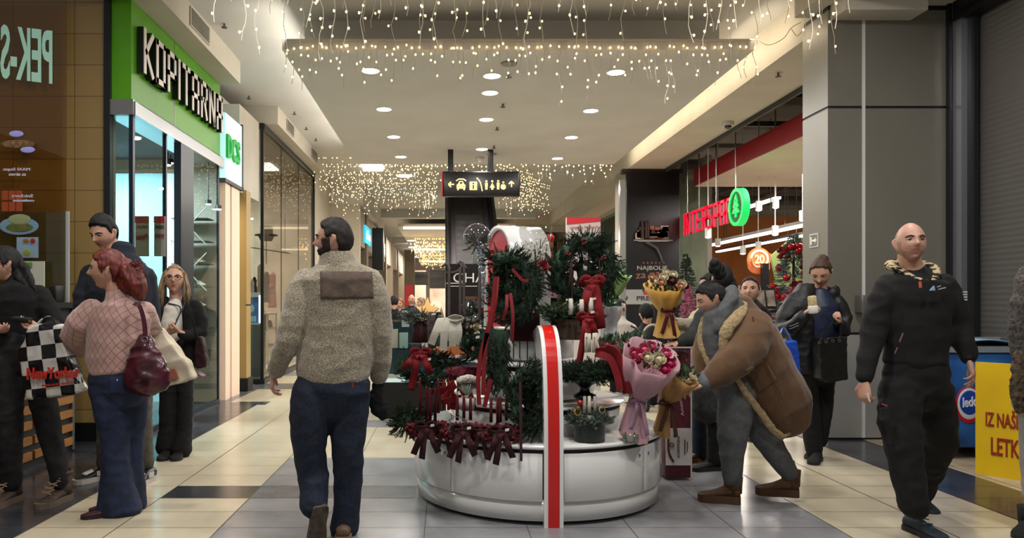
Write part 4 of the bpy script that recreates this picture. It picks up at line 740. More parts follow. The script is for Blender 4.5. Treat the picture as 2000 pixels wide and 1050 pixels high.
mb=MB(); mb.ribbon(curve([P(66,645,4.78),P(84,622,4.80),P(104,622,4.83),P(122,645,4.78)]),(0,1,.2),.02,.003); mb.build('handle',MATS['checked_plastic'],t)
mesh_text('NewYorker','lettering',M('ny_red','b3281c',.5),t,P(104,728,4.70),(1,.02,.03),(0,0,1),.33,.075,.006,bold=.02)
mesh_text('WWW.NEWYORKER.DE','small_lettering',MATS['ny_red'],t,P(112,750,4.705),(1,.02,.10),(0,0,1),.20,.014,.004)

# ======== woman in blazer with lanyard
w2=Person('blonde person with glasses and lanyard facing the camera in black blazer and white top',6.5,345,SK2)
w2.head(341,546,56,look(341,6,6),female=True,neck=(343,592,.02),nr=.045)
w2.garment('trousers',BLACKC,[[(344,668,0,32,.7),(345,700,0,34,.7)],[(334,705,0,20,1),(330,780,0,18,1),(328,840,0,17,1),(324,872,0,20,1)],[(360,705,0,18,1),(362,780,0,15,1),(360,840,0,15,1),(354,878,-.02,20,1)]],wr=.004)
w2.garment('white_top',M('white_cotton','c9c4ba',.85,bump=.2,bscale=200),[[(342,590,-.01,12,.8),(341,602,-.02,20,.9),(338,630,-.03,22,1),(337,658,-.03,22,1)]],wr=.003,body=False)
w2.garment('blazer',BLACKC,[{'p':[(322,588,.02,11,1),(316,610,-.01,15,1.1),(312,650,-.01,13,1.2),(312,700,-.01,14,1.2)],'side':(1,0,0)},{'p':[(366,586,.02,12,1),(371,610,.0,17,1.1),(375,650,.0,17,1.1),(372,705,.0,17,1.2)],'side':(1,0,0)},[(346,590,.08,28,.4),(345,640,.08,34,.45),(344,700,.08,32,.5)],[(310,596,0,12,1),(305,622,0,13,1),(308,650,-.05,12,1),(322,656,-.14,9,1)],[(382,596,0,13,1),(394,625,0,14,1),(394,648,-.03,13,1),(372,655,-.12,11,1),(356,652,-.18,9,1)]],wr=.004,wsc=(8,8,10),vox=.009)
hand_into(w2.body,w2.p(352,648,-.20),(-.8,-.3,.35),(0,.2,1),side=-1,curl=.9,sc=.95); hand_into(w2.body,w2.p(325,652,-.17),(.8,-.3,.25),(0,.2,1),side=1,curl=.9,sc=.95)
shell('hair',w2.fr,hairline(46,20,-44,36),.010,HBLOND,w2.t,female=True,seed=12)
cs=[]
for i in range(230):
    a=(R.random()*2-1); 
    if abs(a)<.35: continue
    sg=1 if a>0 else -1; x0=sg*(.050+.028*R.random()); x1=sg*(.075+.045*R.random()); y0=R.uniform(-.07,.03); cs.append([w2.fr.p(sg*.015,y0*.6,.115),w2.fr.p(x0*1.1,y0,.05),w2.fr.p(x1*.95,y0+.01,-.06),w2.fr.p(x1*1.05,y0+.05,-.16-R.random()*.08)])
strands('long_hair',cs,.0065,HBLOND,w2.t,5); w2.face(brow='4a3526',lipw=.020); w2.glasses()
mb=MB(); mb.ribbon(curve([w2.p(328,592,-.07),w2.p(352,600,-.12),w2.p(346,625,-.20),w2.p(338,638,-.21)]),(1,0,.3),.006,.0015); mb.ribbon(curve([w2.p(362,588,-.07),w2.p(354,608,-.16),w2.p(344,626,-.20)]),(1,0,.3),.006,.0015); mb.build('lanyard',M('lanyard_grey','2b2b2f',.7),w2.t)
for px in (326,352):
    q=w2.p(px,880,-.02); q.z=0; d=look(px,12); up=MB(); so=MB(); shoe_into(up,so,q-d*.05,d,L=.26,W=.10,H=.08); o=up.build('shoe',BLACKC,w2.t,True); so.build('sole',RUBD,o)
w2.finish()
t=thing('shoulder_bag','small dark maroon bag hanging at the hip of the blonde person in blazer','bag',P(396,715,6.45)); soft_prism('bag_body',[(386,655),(396,655),(406,700),(406,716),(386,720),(382,690)],6.42,.09,M('maroon_leather','251014',.4),t); mb=MB(); mb.ribbon(curve([P(366,598,6.33),P(376,625,6.32),P(384,662,6.37)]),(1,0,0),.006,.002); mb.build('strap',BLACKC,t)

# ======== woman in shearling coat bending to the flowers
s=Person('person with dark topknot bending over the flowers in a tan shearling coat and grey joggers',4.98,1430,SK2)
s.head(1388,582,64,look(1388,72,-24),up=(-.15,0,1),female=True,neck=(1425,622,.02),nr=.046)
SUEDE=M('suede_tan','4f3722',.9,col2='62462c',scale=5,bump=.15,bscale=150,sheen=.2); SHEAR=M('shearling','8a7657',.95,col2='a8946f',scale=60,bump=.9,bscale=90); GREYJ=M('grey_jersey','4c4e50',.9,col2='56585a',scale=40,bump=.2,bscale=250)
s.garment('joggers',GREYJ,[[(1450,740,.05,40,.8),(1455,765,.05,44,.8)],[(1440,770,.0,36,1.05),(1436,810,-.02,33,1),(1430,850,-.03,28,1),(1430,890,-.03,23,1),(1431,920,-.02,20,1),(1430,934,-.02,17,1)],[(1470,770,.08,34,1),(1478,815,.08,30,1),(1490,845,.08,27,1),(1512,880,.06,23,1),(1530,905,.04,20,1),(1541,922,.04,17,1)]],wr=.006,wsc=(9,9,9))
s.garment('grey_hoodie',GREYJ,[[(1426,600,.0,30,.9),(1408,625,-.02,34,.8),(1402,660,-.03,30,.8),(1412,710,-.02,34,.8),(1430,755,.0,38,.8)],{'p':[(1428,572,.02,14,1.4),(1424,592,-.03,17,1.5),(1410,615,-.08,15,1.2),(1403,640,-.10,12,1)],'body':False},[(1384,738,-.18,17,1),(1372,750,-.22,15,1)]],wr=.005)
COAT=s.garment('shearling_coat',SUEDE,[[(1448,600,.06,26,1.0),(1455,630,.05,46,.95),(1468,672,.05,60,.85),(1484,718,.05,64,.8),(1508,762,.05,66,.75),(1530,800,.05,60,.7),(1543,826,.05,46,.62)],[(1470,640,-.05,38,1),(1458,676,-.12,38,1),(1432,705,-.18,34,1),(1405,728,-.2,26,1),(1386,742,-.2,19,1)],[(1400,640,.28,30,1),(1382,680,.30,30,1),(1376,715,.26,26,1),(1372,735,.22,20,1)],{'p':[(1392,640,.1,16,1.5),(1388,690,.08,12,1.6),(1400,730,.08,10,1.4)],'body':False}],vox=.010,wr=.008,wsc=(5,5,6),smooth=2,fine=.001)
def f(mb):
    mb.tube(curve([s.p(1452,584,.05),s.p(1444,612,-.10),s.p(1422,640,-.16),s.p(1412,672,-.17),s.p(1420,702,-.14)]),[.036]*4+[.042]*12+[.03]*5+[.026]*4,12,kb=.6,side=(1,0,0),round_end=True)
    mb.tube(curve([s.p(1430,720,-.14),s.p(1452,760,-.13),s.p(1482,800,-.12),s.p(1510,838,-.10),s.p(1528,853,-.08)]),[.020]*6+[.024]*19,12,kb=.7,side=(1,0,0),round_end=True)
    mb.tube(curve([s.p(1378,622,.12),s.p(1370,655,.05),s.p(1378,690,-.03),s.p(1390,718,-.06)]),[.030]*6+[.034]*6+[.028]*7,12,kb=.6,side=(1,0,0),round_end=True)
    mb.tube(curve([s.p(1530,853,-.05),s.p(1560,832,.02),s.p(1582,800,.06),s.p(1583,778,.08)]),.012,8,round_end=True)
o=MB(); f(o); remesh(o.build('shearling_trim',SHEAR,s.t),.007,1,.003,(20,20,20))
mb=MB(); rr=[]; mb.tube(curve([s.p(1470,618,-.16),s.p(1488,690,-.18),s.p(1528,780,-.16)]),.004,6); mb.build('seam',M('seam_tan','4a2f1a',.9),s.t)
decal('patch_pocket',[(1455,722),(1492,700),(1518,742),(1482,768)],COAT,4.8,SUEDE,s.t,t=.010,nx=14,ny=12,wob=.002)
hand_into(s.body,s.p(1370,752,-.24),(-.95,-.15,-.22),(-.1,0,-1),side=-1,curls=[.25,.35,.45,.5],sc=.98); hand_into(s.body,s.p(1368,742,.2),(-.9,-.2,-.3),(0,0,-1),side=1,curl=.5,sc=.95)
shell('hair',s.fr,hairline(38,4,-42,26),.010,HBLACK,s.t,female=True,back=.008,seed=6)
mb=MB(); mb.ball(s.p(1399,524,.02),.052,16,sc=(1,1,.85)); mb.ball(s.p(1396,514,.0),.035,12); mb.ball(s.p(1405,534,.02),.042,12); remesh(mb.build('topknot',HBLACK,s.t),.006,1,.007,(30,30,12))
s.face(brow='17100c',closed=1)
UGG=M('suede_boot','46311e',.95,col2='563e28',scale=12,bump=.15,bscale=150)
for px,py,dy,dg in ((1440,965,-.02,88),(1553,950,.05,80)):
    q=s.p(px,960,dy); q.z=.0 if px<1500 else .03; d=look(px,dg); up=MB(); so=MB(); shoe_into(up,so,q+Vector((.02,0,0)),d,L=.265,W=.125,H=.135,boot=.18,soleh=.045); o=up.build('boot',UGG,s.t,True); so.build('sole',M('boot_sole_tan','4a3320',.85),o); mb=MB(); mb.lathe(q+Vector((.02,0,.172))+d*.05,[(.055,-.01),(.062,0),(.056,.012),(.046,.01)],18); mb.build('fur_cuff',M('boot_fur_tan','7a5c3c',.95,bump=.9,bscale=90),o)
    mb=MB(); mb.tube([q+Vector((.02,0,.17))+d*.05,q+Vector((.02,0,.24))+d*.05+Vector((-.005,0,0))],.036,12); mb.build('sock',M('white_sock','c9c5bc',.9),s.t,True)
s.finish()

# ======== person in dark grey coat behind
k2=Person('dark haired person in a grey wool coat reaching to the maroon box',5.95,1392,SK2)
k2.head(1408,545,58,look(1408,150,-4),female=True,neck=(1402,590,0),nr=.045)
GREYW=M('grey_wool_coat','242625',.95,col2='3a3d3b',scale=120,bump=.4,bscale=160)
k2.garment('trousers',BLACKC,[[(1395,760,0,28,.7),(1395,790,0,28,.7)],[(1398,800,0,18,1),(1396,850,0,15,1),(1394,900,0,13,1)],[(1412,800,.1,16,1),(1414,850,.1,13,1),(1414,890,.1,12,1)]],wr=.003)
k2.garment('wool_coat',GREYW,[[(1400,588,0,26,.8),(1396,612,0,34,.7),(1394,660,0,32,.7),(1392,710,0,34,.72),(1390,760,0,38,.74),(1390,800,0,40,.74)],[(1374,618,-.04,17,1),(1362,648,-.10,17,1),(1345,662,-.14,15,1),(1326,668,-.14,13,1)],[(1418,618,.05,16,1),(1424,660,.05,15,1),(1420,700,0,13,1)]],wr=.004,vox=.010)
hand_into(k2.body,k2.p(1322,668,-.15),(-.9,-.3,-.2),(0,0,-1),curl=.3,sc=.95)
shell('hair',k2.fr,hairline(44,6,-44,30),.012,HBLACK,k2.t,female=True,seed=21); mb=MB(); hair_lock(mb,[k2.p(1412,525,-.02),k2.p(1420,560,-.04),k2.p(1420,600,-.05),k2.p(1412,630,-.04)],[.06,.085,.08,.03],k=.6); remesh(mb.build('long_hair',HBLACK,k2.t),.008,1,.006,(26,26,6)); k2.face()
for px,dy in ((1398,.0),(1418,.1)):
    q=k2.p(px,930,dy); q.z=0; d=look(px,60); up=MB(); so=MB(); shoe_into(up,so,q-d*.05,d,L=.26,W=.10,H=.09,boot=.16,soleh=.03); o=up.build('boot',BLACKC,k2.t,True); so.build('sole',RUBD,o)
k2.finish()

# ======== person in cream jumper holding the yellow bouquet, almost hidden
k3=Person('half hidden person in cream jumper and brown shoes holding up the yellow bouquet',6.3,1378,SK2)
k3.head(1388,562,54,look(1388,60,-4),female=True,neck=(1386,603,0),nr=.045); CREAMK=M('cream_knit','b5ad98',.95,col2='a39a84',scale=60,bump=.6,bscale=70)
k3.garment('jeans',M('dark_blue_jeans','121a2a',.85),[[(1378,740,0,24,.7),(1378,770,0,25,.7)],[(1368,780,0,16,1),(1366,840,0,14,1),(1366,890,0,14,1)],[(1388,780,.05,15,1),(1388,840,.05,13,1),(1388,890,.05,13,1)]],wr=.003)
k3.garment('cream_jumper',CREAMK,[[(1384,600,0,20,.8),(1380,620,0,26,.7),(1378,680,0,24,.7),(1378,750,0,25,.7)],[(1362,618,-.05,13,1),(1352,634,-.2,13,1),(1335,634,-.38,12,1),(1322,630,-.44,10,1)]],wr=.004)
hand_into(k3.body,k3.p(1316,622,-.46),(-.75,-.3,.35),(-.4,-.3,.8),curl=1.0,sc=.95,side=-1); shell('hair',k3.fr,hairline(42,4,-42,28),.012,HBROWN,k3.t,female=True,seed=31); k3.face()
for px,dy in ((1368,0),(1390,.05)):
    q=k3.p(px,920,dy); q.z=0; d=look(px,50); up=MB(); so=MB(); shoe_into(up,so,q-d*.05,d,L=.27,W=.10,H=.09,soleh=.03); o=up.build('shoe',M('shoe_brown','5a3a1e',.6),k3.t,True); so.build('sole',M('sole_tan','8a6238',.7),o)
k3.finish()

# ======== girl in maroon hoodie
g_=Person('girl with tied back hair in a dark maroon hoodie behind the tan coat',7.3,1475,SK2)
g_.head(1465,566,50,look(1465,6,2),female=True,neck=(1470,600,.02),nr=.043)
MARO=M('maroon_hoodie','1d1118',.9,col2='26161f',scale=30,bump=.2,bscale=200)
g_.garment('trousers',BLACKC,[[(1478,690,0,20,.7),(1478,720,0,20,.7)],[(1470,725,0,12,1),(1470,780,0,10,1),(1470,835,0,9,1)],[(1488,725,0,12,1),(1488,780,0,10,1),(1488,835,0,9,1)]],wr=.003)
g_.garment('hoodie',MARO,[[(1471,594,.02,14,.9),(1472,603,0,26,.75),(1474,625,0,27,.7),(1476,660,0,26,.7),(1478,700,0,26,.7)],[(1448,610,0,9,1),(1444,640,0,10,1),(1446,680,0,8,1)],[(1495,610,0,9,1),(1503,640,0,10,1),(1505,680,0,8,1)],{'p':[(1457,598,-.02,7,1),(1470,603,-.09,7,1),(1484,598,-.02,7,1)],'body':False}],wr=.003)
hand_into(g_.body,g_.p(1447,686,0),(0,-.1,-1),(.8,0,0),curl=.5,sc=.8); hand_into(g_.body,g_.p(1505,686,0),(0,-.1,-1),(-.8,0,0),curl=.5,sc=.8,side=-1)
shell('hair',g_.fr,hairline(44,10,-42,34),.008,HBROWN,g_.t,female=True,seed=41); mb=MB(); hair_lock(mb,[g_.p(1456,560,.12),g_.p(1448,585,.1),g_.p(1443,602,.05)],[.02,.025,.01]); mb.build('ponytail',HBROWN,g_.t,True); g_.face(brow='2a1a12',lipw=.018)
for px in (1470,1490):
    q=g_.p(px,850,0); q.z=0; d=look(px,0); up=MB(); so=MB(); shoe_into(up,so,q-d*.05,d,L=.23,W=.09,H=.08); o=up.build('shoe',BLACKC,g_.t,True); so.build('sole',RUBD,o)
g_.finish()

# ======== woman eating a sandwich
e_=Person('brown haired person looking down at a wrapped snack in a black hooded jacket',6.4,1592,SK2)
e_.head(1603,532,55,look(1603,8,-32),female=True,neck=(1602,575,.06),nr=.047)
JACK=M('black_jacket','09090b',.55,col2='131316',scale=8)
e_.garment('trousers',BLACKC,[[(1592,700,0,36,.7),(1592,730,0,36,.7)],[(1575,735,0,20,1),(1582,800,-.02,18,1),(1588,860,-.04,17,1),(1590,878,-.05,16,1)],[(1610,735,.05,20,1),(1608,800,.05,17,1),(1600,860,.06,15,1)]],wr=.003)
e_.garment('navy_dress_top',M('navy_sequin','0d1424',.5,col2='1b2a4a',scale=90),[[(1602,575,-.02,18,.8),(1606,600,-.05,30,.7),(1608,650,-.05,30,.7),(1606,700,-.05,30,.7)]],wr=.002,body=False)
e_.garment('hooded_jacket',JACK,[{'p':[(1572,572,.02,22,1),(1562,600,.0,30,.9),(1568,650,0,30,.9),(1572,710,0,32,.9)]},{'p':[(1626,572,.02,12,1),(1632,610,.02,12,1),(1634,660,.02,13,1)]},{'p':[(1596,572,.1,40,.4),(1596,640,.1,48,.4),(1594,715,.1,42,.5)],'side':(1,0,0)},[(1553,588,0,18,1),(1535,620,-.02,19,1),(1530,645,-.05,18,1),(1548,640,-.18,15,1),(1570,618,-.28,12,1)],[(1638,590,.0,14,1),(1650,622,-.02,14,1),(1648,645,-.08,13,1),(1640,632,-.20,10,1)],{'p':[(1570,568,.1,12,1),(1600,566,.14,16,1),(1630,568,.1,12,1)],'body':False}],wr=.006,wsc=(9,9,12),vox=.009)
hand_into(e_.body,e_.p(1572,612,-.30),(.55,-.3,.6),(.6,-.3,-.2),side=-1,curls=[.8,.8,.8,.8],sc=.95); hand_into(e_.body,e_.p(1640,626,-.22),(-.3,-.5,.5),(-.8,.2,0),side=1,curl=1.1,sc=.92)
shell('hair',e_.fr,hairline(44,12,-42,32),.011,HBLOND if 0 else M('hair_light_brown','33231a',.65,col2='4e3826',scale=45,stretch=(1,1,.2)),e_.t,female=True,seed=51,back=.01); mb=MB(); mb.ball(e_.p(1606,508,.12),.05,14); remesh(mb.build('hair_bun',MATS['hair_light_brown'],e_.t),.007,1,.006,(25,25,25)); e_.face(brow='3a281c',closed=1)
mb=MB(); 
for q in range(2): mb.tube(curve([e_.p(1532,638+q*5,-.10),e_.p(1545,636+q*5,-.25),e_.p(1560,630+q*5,-.30)]),.003,5)
mb.build('sleeve_stripe',M('stripe_grey','8a8a8a',.7),e_.t)
for px,dy in ((1596,-.1),(1590,.1)):
    q=e_.p(px,880,dy); q.z=0; d=look(px,10); up=MB(); so=MB(); shoe_into(up,so,q-d*.05,d,L=.26,W=.10,H=.085); o=up.build('shoe',BLACKC,e_.t,True); so.build('sole',RUBD,o)
e_.finish()
t=thing('wrapped_snack','white paper wrapped snack held by the person in the hooded jacket','food',P(1587,590,6.05)); mb=MB(); mb.obox(P(1587,592,6.03),(.030,.0,.004),(0,.025,0),(-.006,0,.062)); o=bevel(mb.build('bread',M('bread','b09a70',.8,col2='c8b890',scale=30),t),.015,3); mb=MB(); mb.obox(P(1588,604,6.03),(.033,.0,.004),(0,.029,0),(-.004,0,.034)); bevel(mb.build('paper_wrapper',M('paper_white','d8d4cc',.8),t),.012,2)
t=thing('handbag','black handbag with eyelets hanging from the wrist of the snack eater','bag',P(1620,740,6.2)); soft_prism('bag_body',[(1592,660),(1646,655),(1648,740),(1606,746),(1596,736)],6.18,.14,M('black_leather','0a0a0b',.4,bump=.2,bscale=60),t)
mb=MB(); mb.ribbon(curve([P(1602,662,6.14),P(1618,640,6.14),P(1640,612,6.15)]),(0,1,0),.012,.004); mb.ribbon(curve([P(1640,612,6.15),P(1642,640,6.14),P(1640,660,6.14)]),(0,1,0),.012,.004); mb.build('handle',BLACKC,t)
for q in range(4): mb=MB(); mb.lathe(P(1600+q*13,668-q*1.2,6.10),[(.008,0),(.013,0),(.013,.006),(.008,.006)],12,axis=(0,-1,0)); mb.build('eyelet',ALU,t)
t=thing('blue_bag','bright blue shopping bag hanging from the arm of the snack eater','bag',P(1538,735,6.1)); soft_prism('bag_body',[(1512,668),(1552,664),(1562,735),(1524,740)],6.12,.10,M('blue_plastic','0f3a9a',.45,col2='1648b4',scale=8),t,wr=.006); mb=MB(); mb.ribbon(curve([P(1520,668,6.1),P(1530,640,6.2),P(1546,666,6.1)]),(0,1,0),.010,.003); mb.build('handle',MATS['blue_plastic'],t)

# ======== person cut by the right edge
z_=Person('person cut off by the right picture edge in a grey fur jacket and light trousers',4.35,2022,SK2)
z_.head(2035,470,72,look(2035,20),female=True,neck=(2030,530,0))
z_.garment('trousers',M('pale_trousers','8d8a86',.9),[[(2030,760,0,50,.7),(2030,790,0,50,.7)],[(2020,800,0,26,1),(2018,880,0,22,1),(2018,970,0,18,1)],[(2055,800,0,26,1),(2055,880,0,22,1),(2055,970,0,18,1)]],wr=.003)
z_.garment('fur_jacket',M('grey_fur','2f2c2a',.95,col2='5a5550',scale=60,bump=.8,bscale=70),[[(2030,545,0,44,.8),(2032,600,0,50,.7),(2032,680,0,48,.7),(2032,770,0,50,.7)],[(1990,590,0,16,1),(1986,640,0,16,1),(1990,690,0,14,1)]],wr=.004)
hand_into(z_.body,z_.p(1990,700,0),(0,-.2,-1),(.8,0,0),curl=.7); shell('hair',z_.fr,hairline(44,10,-42,30),.012,HBROWN,z_.t,female=True); z_.face()
for px in (2008,2050):
    q=z_.p(px,1000,0); q.z=0; d=look(px,10); up=MB(); so=MB(); shoe_into(up,so,q-d*.05,d,L=.27,W=.10,H=.09,boot=.15); o=up.build('boot',BLACKC,z_.t,True); so.build('sole',RUBD,o)
z_.finish()
t=thing('fur_scarf','brown fur scarf and dark bag hanging at the right picture edge','scarf',P(1994,790,4.2)); mb=MB(); mb.tube([P(1990,690,4.22),P(1992,730,4.2),P(1988,770,4.2),P(1994,800,4.2)],[.03,.05,.045,.035],12,kb=.5,round_end=True); remesh(mb.build('fur',M('brown_fur','2b231c',.95,col2='5a4c3c',scale=40,bump=.8,bscale=80),t),.008,1,.008,(40,40,20))

# ======== far people and the small ones
def small(label, px, top, h_px, Y, mat, hair, dg, hm=hairline(), fem=True, seat=0, width=1, gr=None):
    q=Person(label,Y,px,SK2,vox=.014,group=gr); k=F/Y; hh=.225*k
    q.head(px,top+hh*.55,hh,look(px,dg),female=fem,neck=(px,top+hh*1.35,0)); sh=top+hh*1.35; w_=.19*k*width; hip=sh+.55*k
    foot=CY+(CZ-.06)*k
    if not seat: q.garment('trousers',BLACKC,[[(px-.09*k,hip,0,.1*k,1),(px-.09*k,(hip+foot)/2,0,.075*k,1),(px-.09*k,foot,0,.06*k,1)],[(px+.09*k,hip,0,.1*k,1),(px+.09*k,(hip+foot)/2,0,.075*k,1),(px+.09*k,foot,0,.06*k,1)]],wr=0)
    q.garment('coat',mat,[[(px,sh,0,.09*k,.8),(px,sh+.06*k,0,w_,.6),(px,sh+.3*k,0,w_*.95,.65),(px,hip+.1*k,0,w_*1.0,.65)],[(px-w_,sh+.12*k,0,.06*k,1),(px-w_*1.15,sh+.4*k,0,.055*k,1),(px-w_*1.0,sh+.62*k,-.1,.05*k,1)],[(px+w_,sh+.12*k,0,.06*k,1),(px+w_*1.15,sh+.4*k,0,.055*k,1),(px+w_*1.0,sh+.62*k,-.1,.05*k,1)]],vox=.016,wr=.004)
    hand_into(q.body,q.p(px-w_,sh+.64*k,-.12),(.2,-.3,-.9),(.8,0,0),curl=.6); hand_into(q.body,q.p(px+w_,sh+.64*k,-.12),(-.2,-.3,-.9),(-.8,0,0),curl=.6,side=-1)
    if hair: shell('hair',q.fr,hm,.016,hair,q.t,female=fem,n=40,k=30)
    q.face()
    if not seat:
        for sg in (-1,1):
            c=q.p(px+sg*.09*k,foot,0); c.z=0; d=look(px,dg); up=MB(); so=MB(); shoe_into(up,so,c-d*.06,d); o=up.build('shoe',BLACKC,q.t,True)
    q.finish(); return q
small('distant person with long brown hair seen from behind beside the glass counter',770,576,0,14.5,BLACKC,HBROWN,175)
small('distant person with short ginger hair and a black coat behind the glass counter',781,582,0,15.5,BLACKC,M('hair_ginger','8a3a14',.5),15)
small('distant bald person with glasses in a dark navy jacket by the far shops',804,574,0,16.5,NAVY,None,10,fem=False,width=1.1)
small('distant blond person with a grey jacket looking sideways by the far shops',823,580,0,15.0,M('far_grey','3a3f4a',.9),HBLOND,70)
small('farthest person small and dark near the end shop',835,584,0,22,BLACKC,HBROWN,20)
small('dark haired person in pale blouse seated behind the kiosk near the black pillar',1211,584,0,11,M('pale_blouse','b0aaa2',.9),HBROWN,-50)
small('person in a black hood bent over a pushchair in front of the black pillar',1262,592,0,9.6,BLACKC,BLACKC,120,hm=hairline(30,-30,-60,0))
# ---------------------------------------------------------------- the flower kiosk
KX,KY=.655,5.31
WHITE=M('kiosk_white','e0e0de',.16,coat=.5,col2='dadad8',scale=2); KRED=M('kiosk_red','c01510',.22,coat=.4); KBLK=M('kiosk_black','0a0a0b',.4); KEDGE=M('kiosk_edge','a9a9a6',.25,metal=.3)
t=thing('kiosk','round white tiered flower kiosk with curved cabinet doors and red and white fins','stand',(KX,KY,0))
mb=MB(); mb.lathe((KX,KY,0),[(0,0),(.80,0),(.80,.03),(0,.03)],72); mb.build('base_ring',KBLK,t)
mb=MB(); mb.lathe((KX,KY,0),[(0,.028),(.85,.028),(.85,.155),(.0,.155)],96); mb.build('plinth',WHITE,t,True)
mb=MB(); mb.lathe((KX,KY,0),[(0,.155),(.845,.155),(.845,.47),(0,.47)],96); mb.build('carcass',KBLK,t)
mb=MB(); mb.lathe((KX,KY,0),[(0,.462),(.865,.462),(.878,.466),(.880,.480),(.874,.488),(0,.488)],96); mb.build('countertop',WHITE,t,True)
f0=-math.pi/2
def arc_panel(mb,r0,r1,a0,a1,z0,z1,n=16):
    rings=[]
    for i in range(n+1):
        a=a0+(a1-a0)*i/n; c,s_=math.cos(a),math.sin(a); rings.append([(KX+r0*c,KY+r0*s_,z0),(KX+r1*c,KY+r1*s_,z0),(KX+r1*c,KY+r1*s_,z1),(KX+r0*c,KY+r0*s_,z1)])
    mb.loft(rings)
gp=.075; angs=[]
for q in range(4):
    st=f0+q*math.pi/2
    for (a0,a1,kn) in ((gp,math.pi/4-.004,1),(math.pi/4+.004,math.pi/2-gp,0)):
        d=MB(); arc_panel(d,.845,.868,st+a0,st+a1,.150,.438); dd=bevel(d.build('door',WHITE,t),.002,1)
        ka=st+(a1-.06 if kn else a0+.06); k_=MB(); k_.lathe((KX+.868*math.cos(ka),KY+.868*math.sin(ka),.385),[(0,.006),(.009,.005),(.011,.001),(.012,-.002)],14,axis=(math.cos(ka),math.sin(ka),0)); k_.build('lock',ALU,dd)
for r_,z0,z1 in ((.62,.488,.66),(.44,.70,.92),(.30,.96,1.16)):
    mb=MB(); mb.lathe((KX,KY,0),[(0,z0),(r_-.03,z0),(r_-.03,z1),(0,z1)],64); mb.build('riser',WHITE,t,True)
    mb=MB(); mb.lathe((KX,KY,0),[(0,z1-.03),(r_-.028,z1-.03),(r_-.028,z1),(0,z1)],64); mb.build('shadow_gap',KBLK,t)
    mb=MB(); mb.lathe((KX,KY,0),[(0,z1),(r_,z1),(r_+.004,z1+.008),(r_,z1+.016),(0,z1+.016)],72); mb.build('shelf',WHITE,t,True)
# fins: quarter profile, white with a red band on the edge
prof=[(.885,0),(.888,.25),(.886,.5),(.875,.7),(.845,.88),(.80,1.02),(.73,1.12),(.64,1.18),(.55,1.20)]
def fin(a):
    c,s_=math.cos(a),math.sin(a); tx,ty=-s_,c
    def q(r,z,w_): return Vector((KX+c*r+tx*w_,KY+s_*r+ty*w_,z))
    pr=curve([Vector((r,0,z)) for r,z in prof],4); mb=MB(); rings=[]
    for p in pr: rings.append([q(p.x,p.z,-.058),q(p.x,p.z,.058),q(p.x-.30 if p.z>.5 else p.x-.06,max(0,p.z-(.06 if p.z>.9 else 0)),.058),q(p.x-.30 if p.z>.5 else p.x-.06,max(0,p.z-(.06 if p.z>.9 else 0)),-.058)])
    mb.loft(rings); fo=mb.build('fin',WHITE,t); mb=MB(); rings=[]
    for i,p in enumerate(pr):
        nx=pr[min(i+1,len(pr)-1)]-pr[max(i-1,0)]; n_=Vector((nx.z,0,-nx.x)).normalized(); e=p+n_*.004; e2=p-n_*.004
        rings.append([q(e.x,e.z,-.034),q(e.x,e.z,.034),q(e2.x,e2.z,.034),q(e2.x,e2.z,-.034)])
    mb.loft(rings); mb.build('red_band',KRED,fo)
for q in (0,2): fin(f0+q*math.pi/2)
# red-faced white barrel vault on top
mb=MB(); c=P(975,540,5.45); ax=Vector((.93,.36,0)); sd=Vector((-.36,.93,0)); poly=[]; N_=24
def vp(u,a,r): return c+ax*u+sd*(r*math.cos(a))+Vector((0,0,.13+r*1.05*math.sin(a)))
def vault(r0,r1,u0,u1):
    m=MB(); rings=[]
    for i in range(N_+1):
        a=math.pi*i/N_; rings.append([vp(u0,a,r0),vp(u0,a,r1),vp(u1,a,r1),vp(u1,a,r0)])
    rings=[[p-Vector((0,0,.5)) for p in rings[0]]]+rings+[[p-Vector((0,0,.5)) for p in rings[-1]]]
    m.loft(rings); return m
v=thing('arch_canopy','white arched canopy with bright red end face on top of the kiosk','canopy',c); vault(.205,.235,-.02,.30).build('vault',WHITE,v,True)
m=MB(); m.prism([vp(0,math.pi*i/N_,.206) for i in range(N_+1)]+[vp(0,math.pi,.206)-Vector((0,0,.5)),vp(0,0,.206)-Vector((0,0,.5))],ax*.02); m.build('end_face',KRED,v)
m=MB(); m.tube([c+ax*.17+Vector((0,0,-.30)),c+ax*.17+Vector((0,0,.30))],.05,12); m.build('post',WHITE,v)

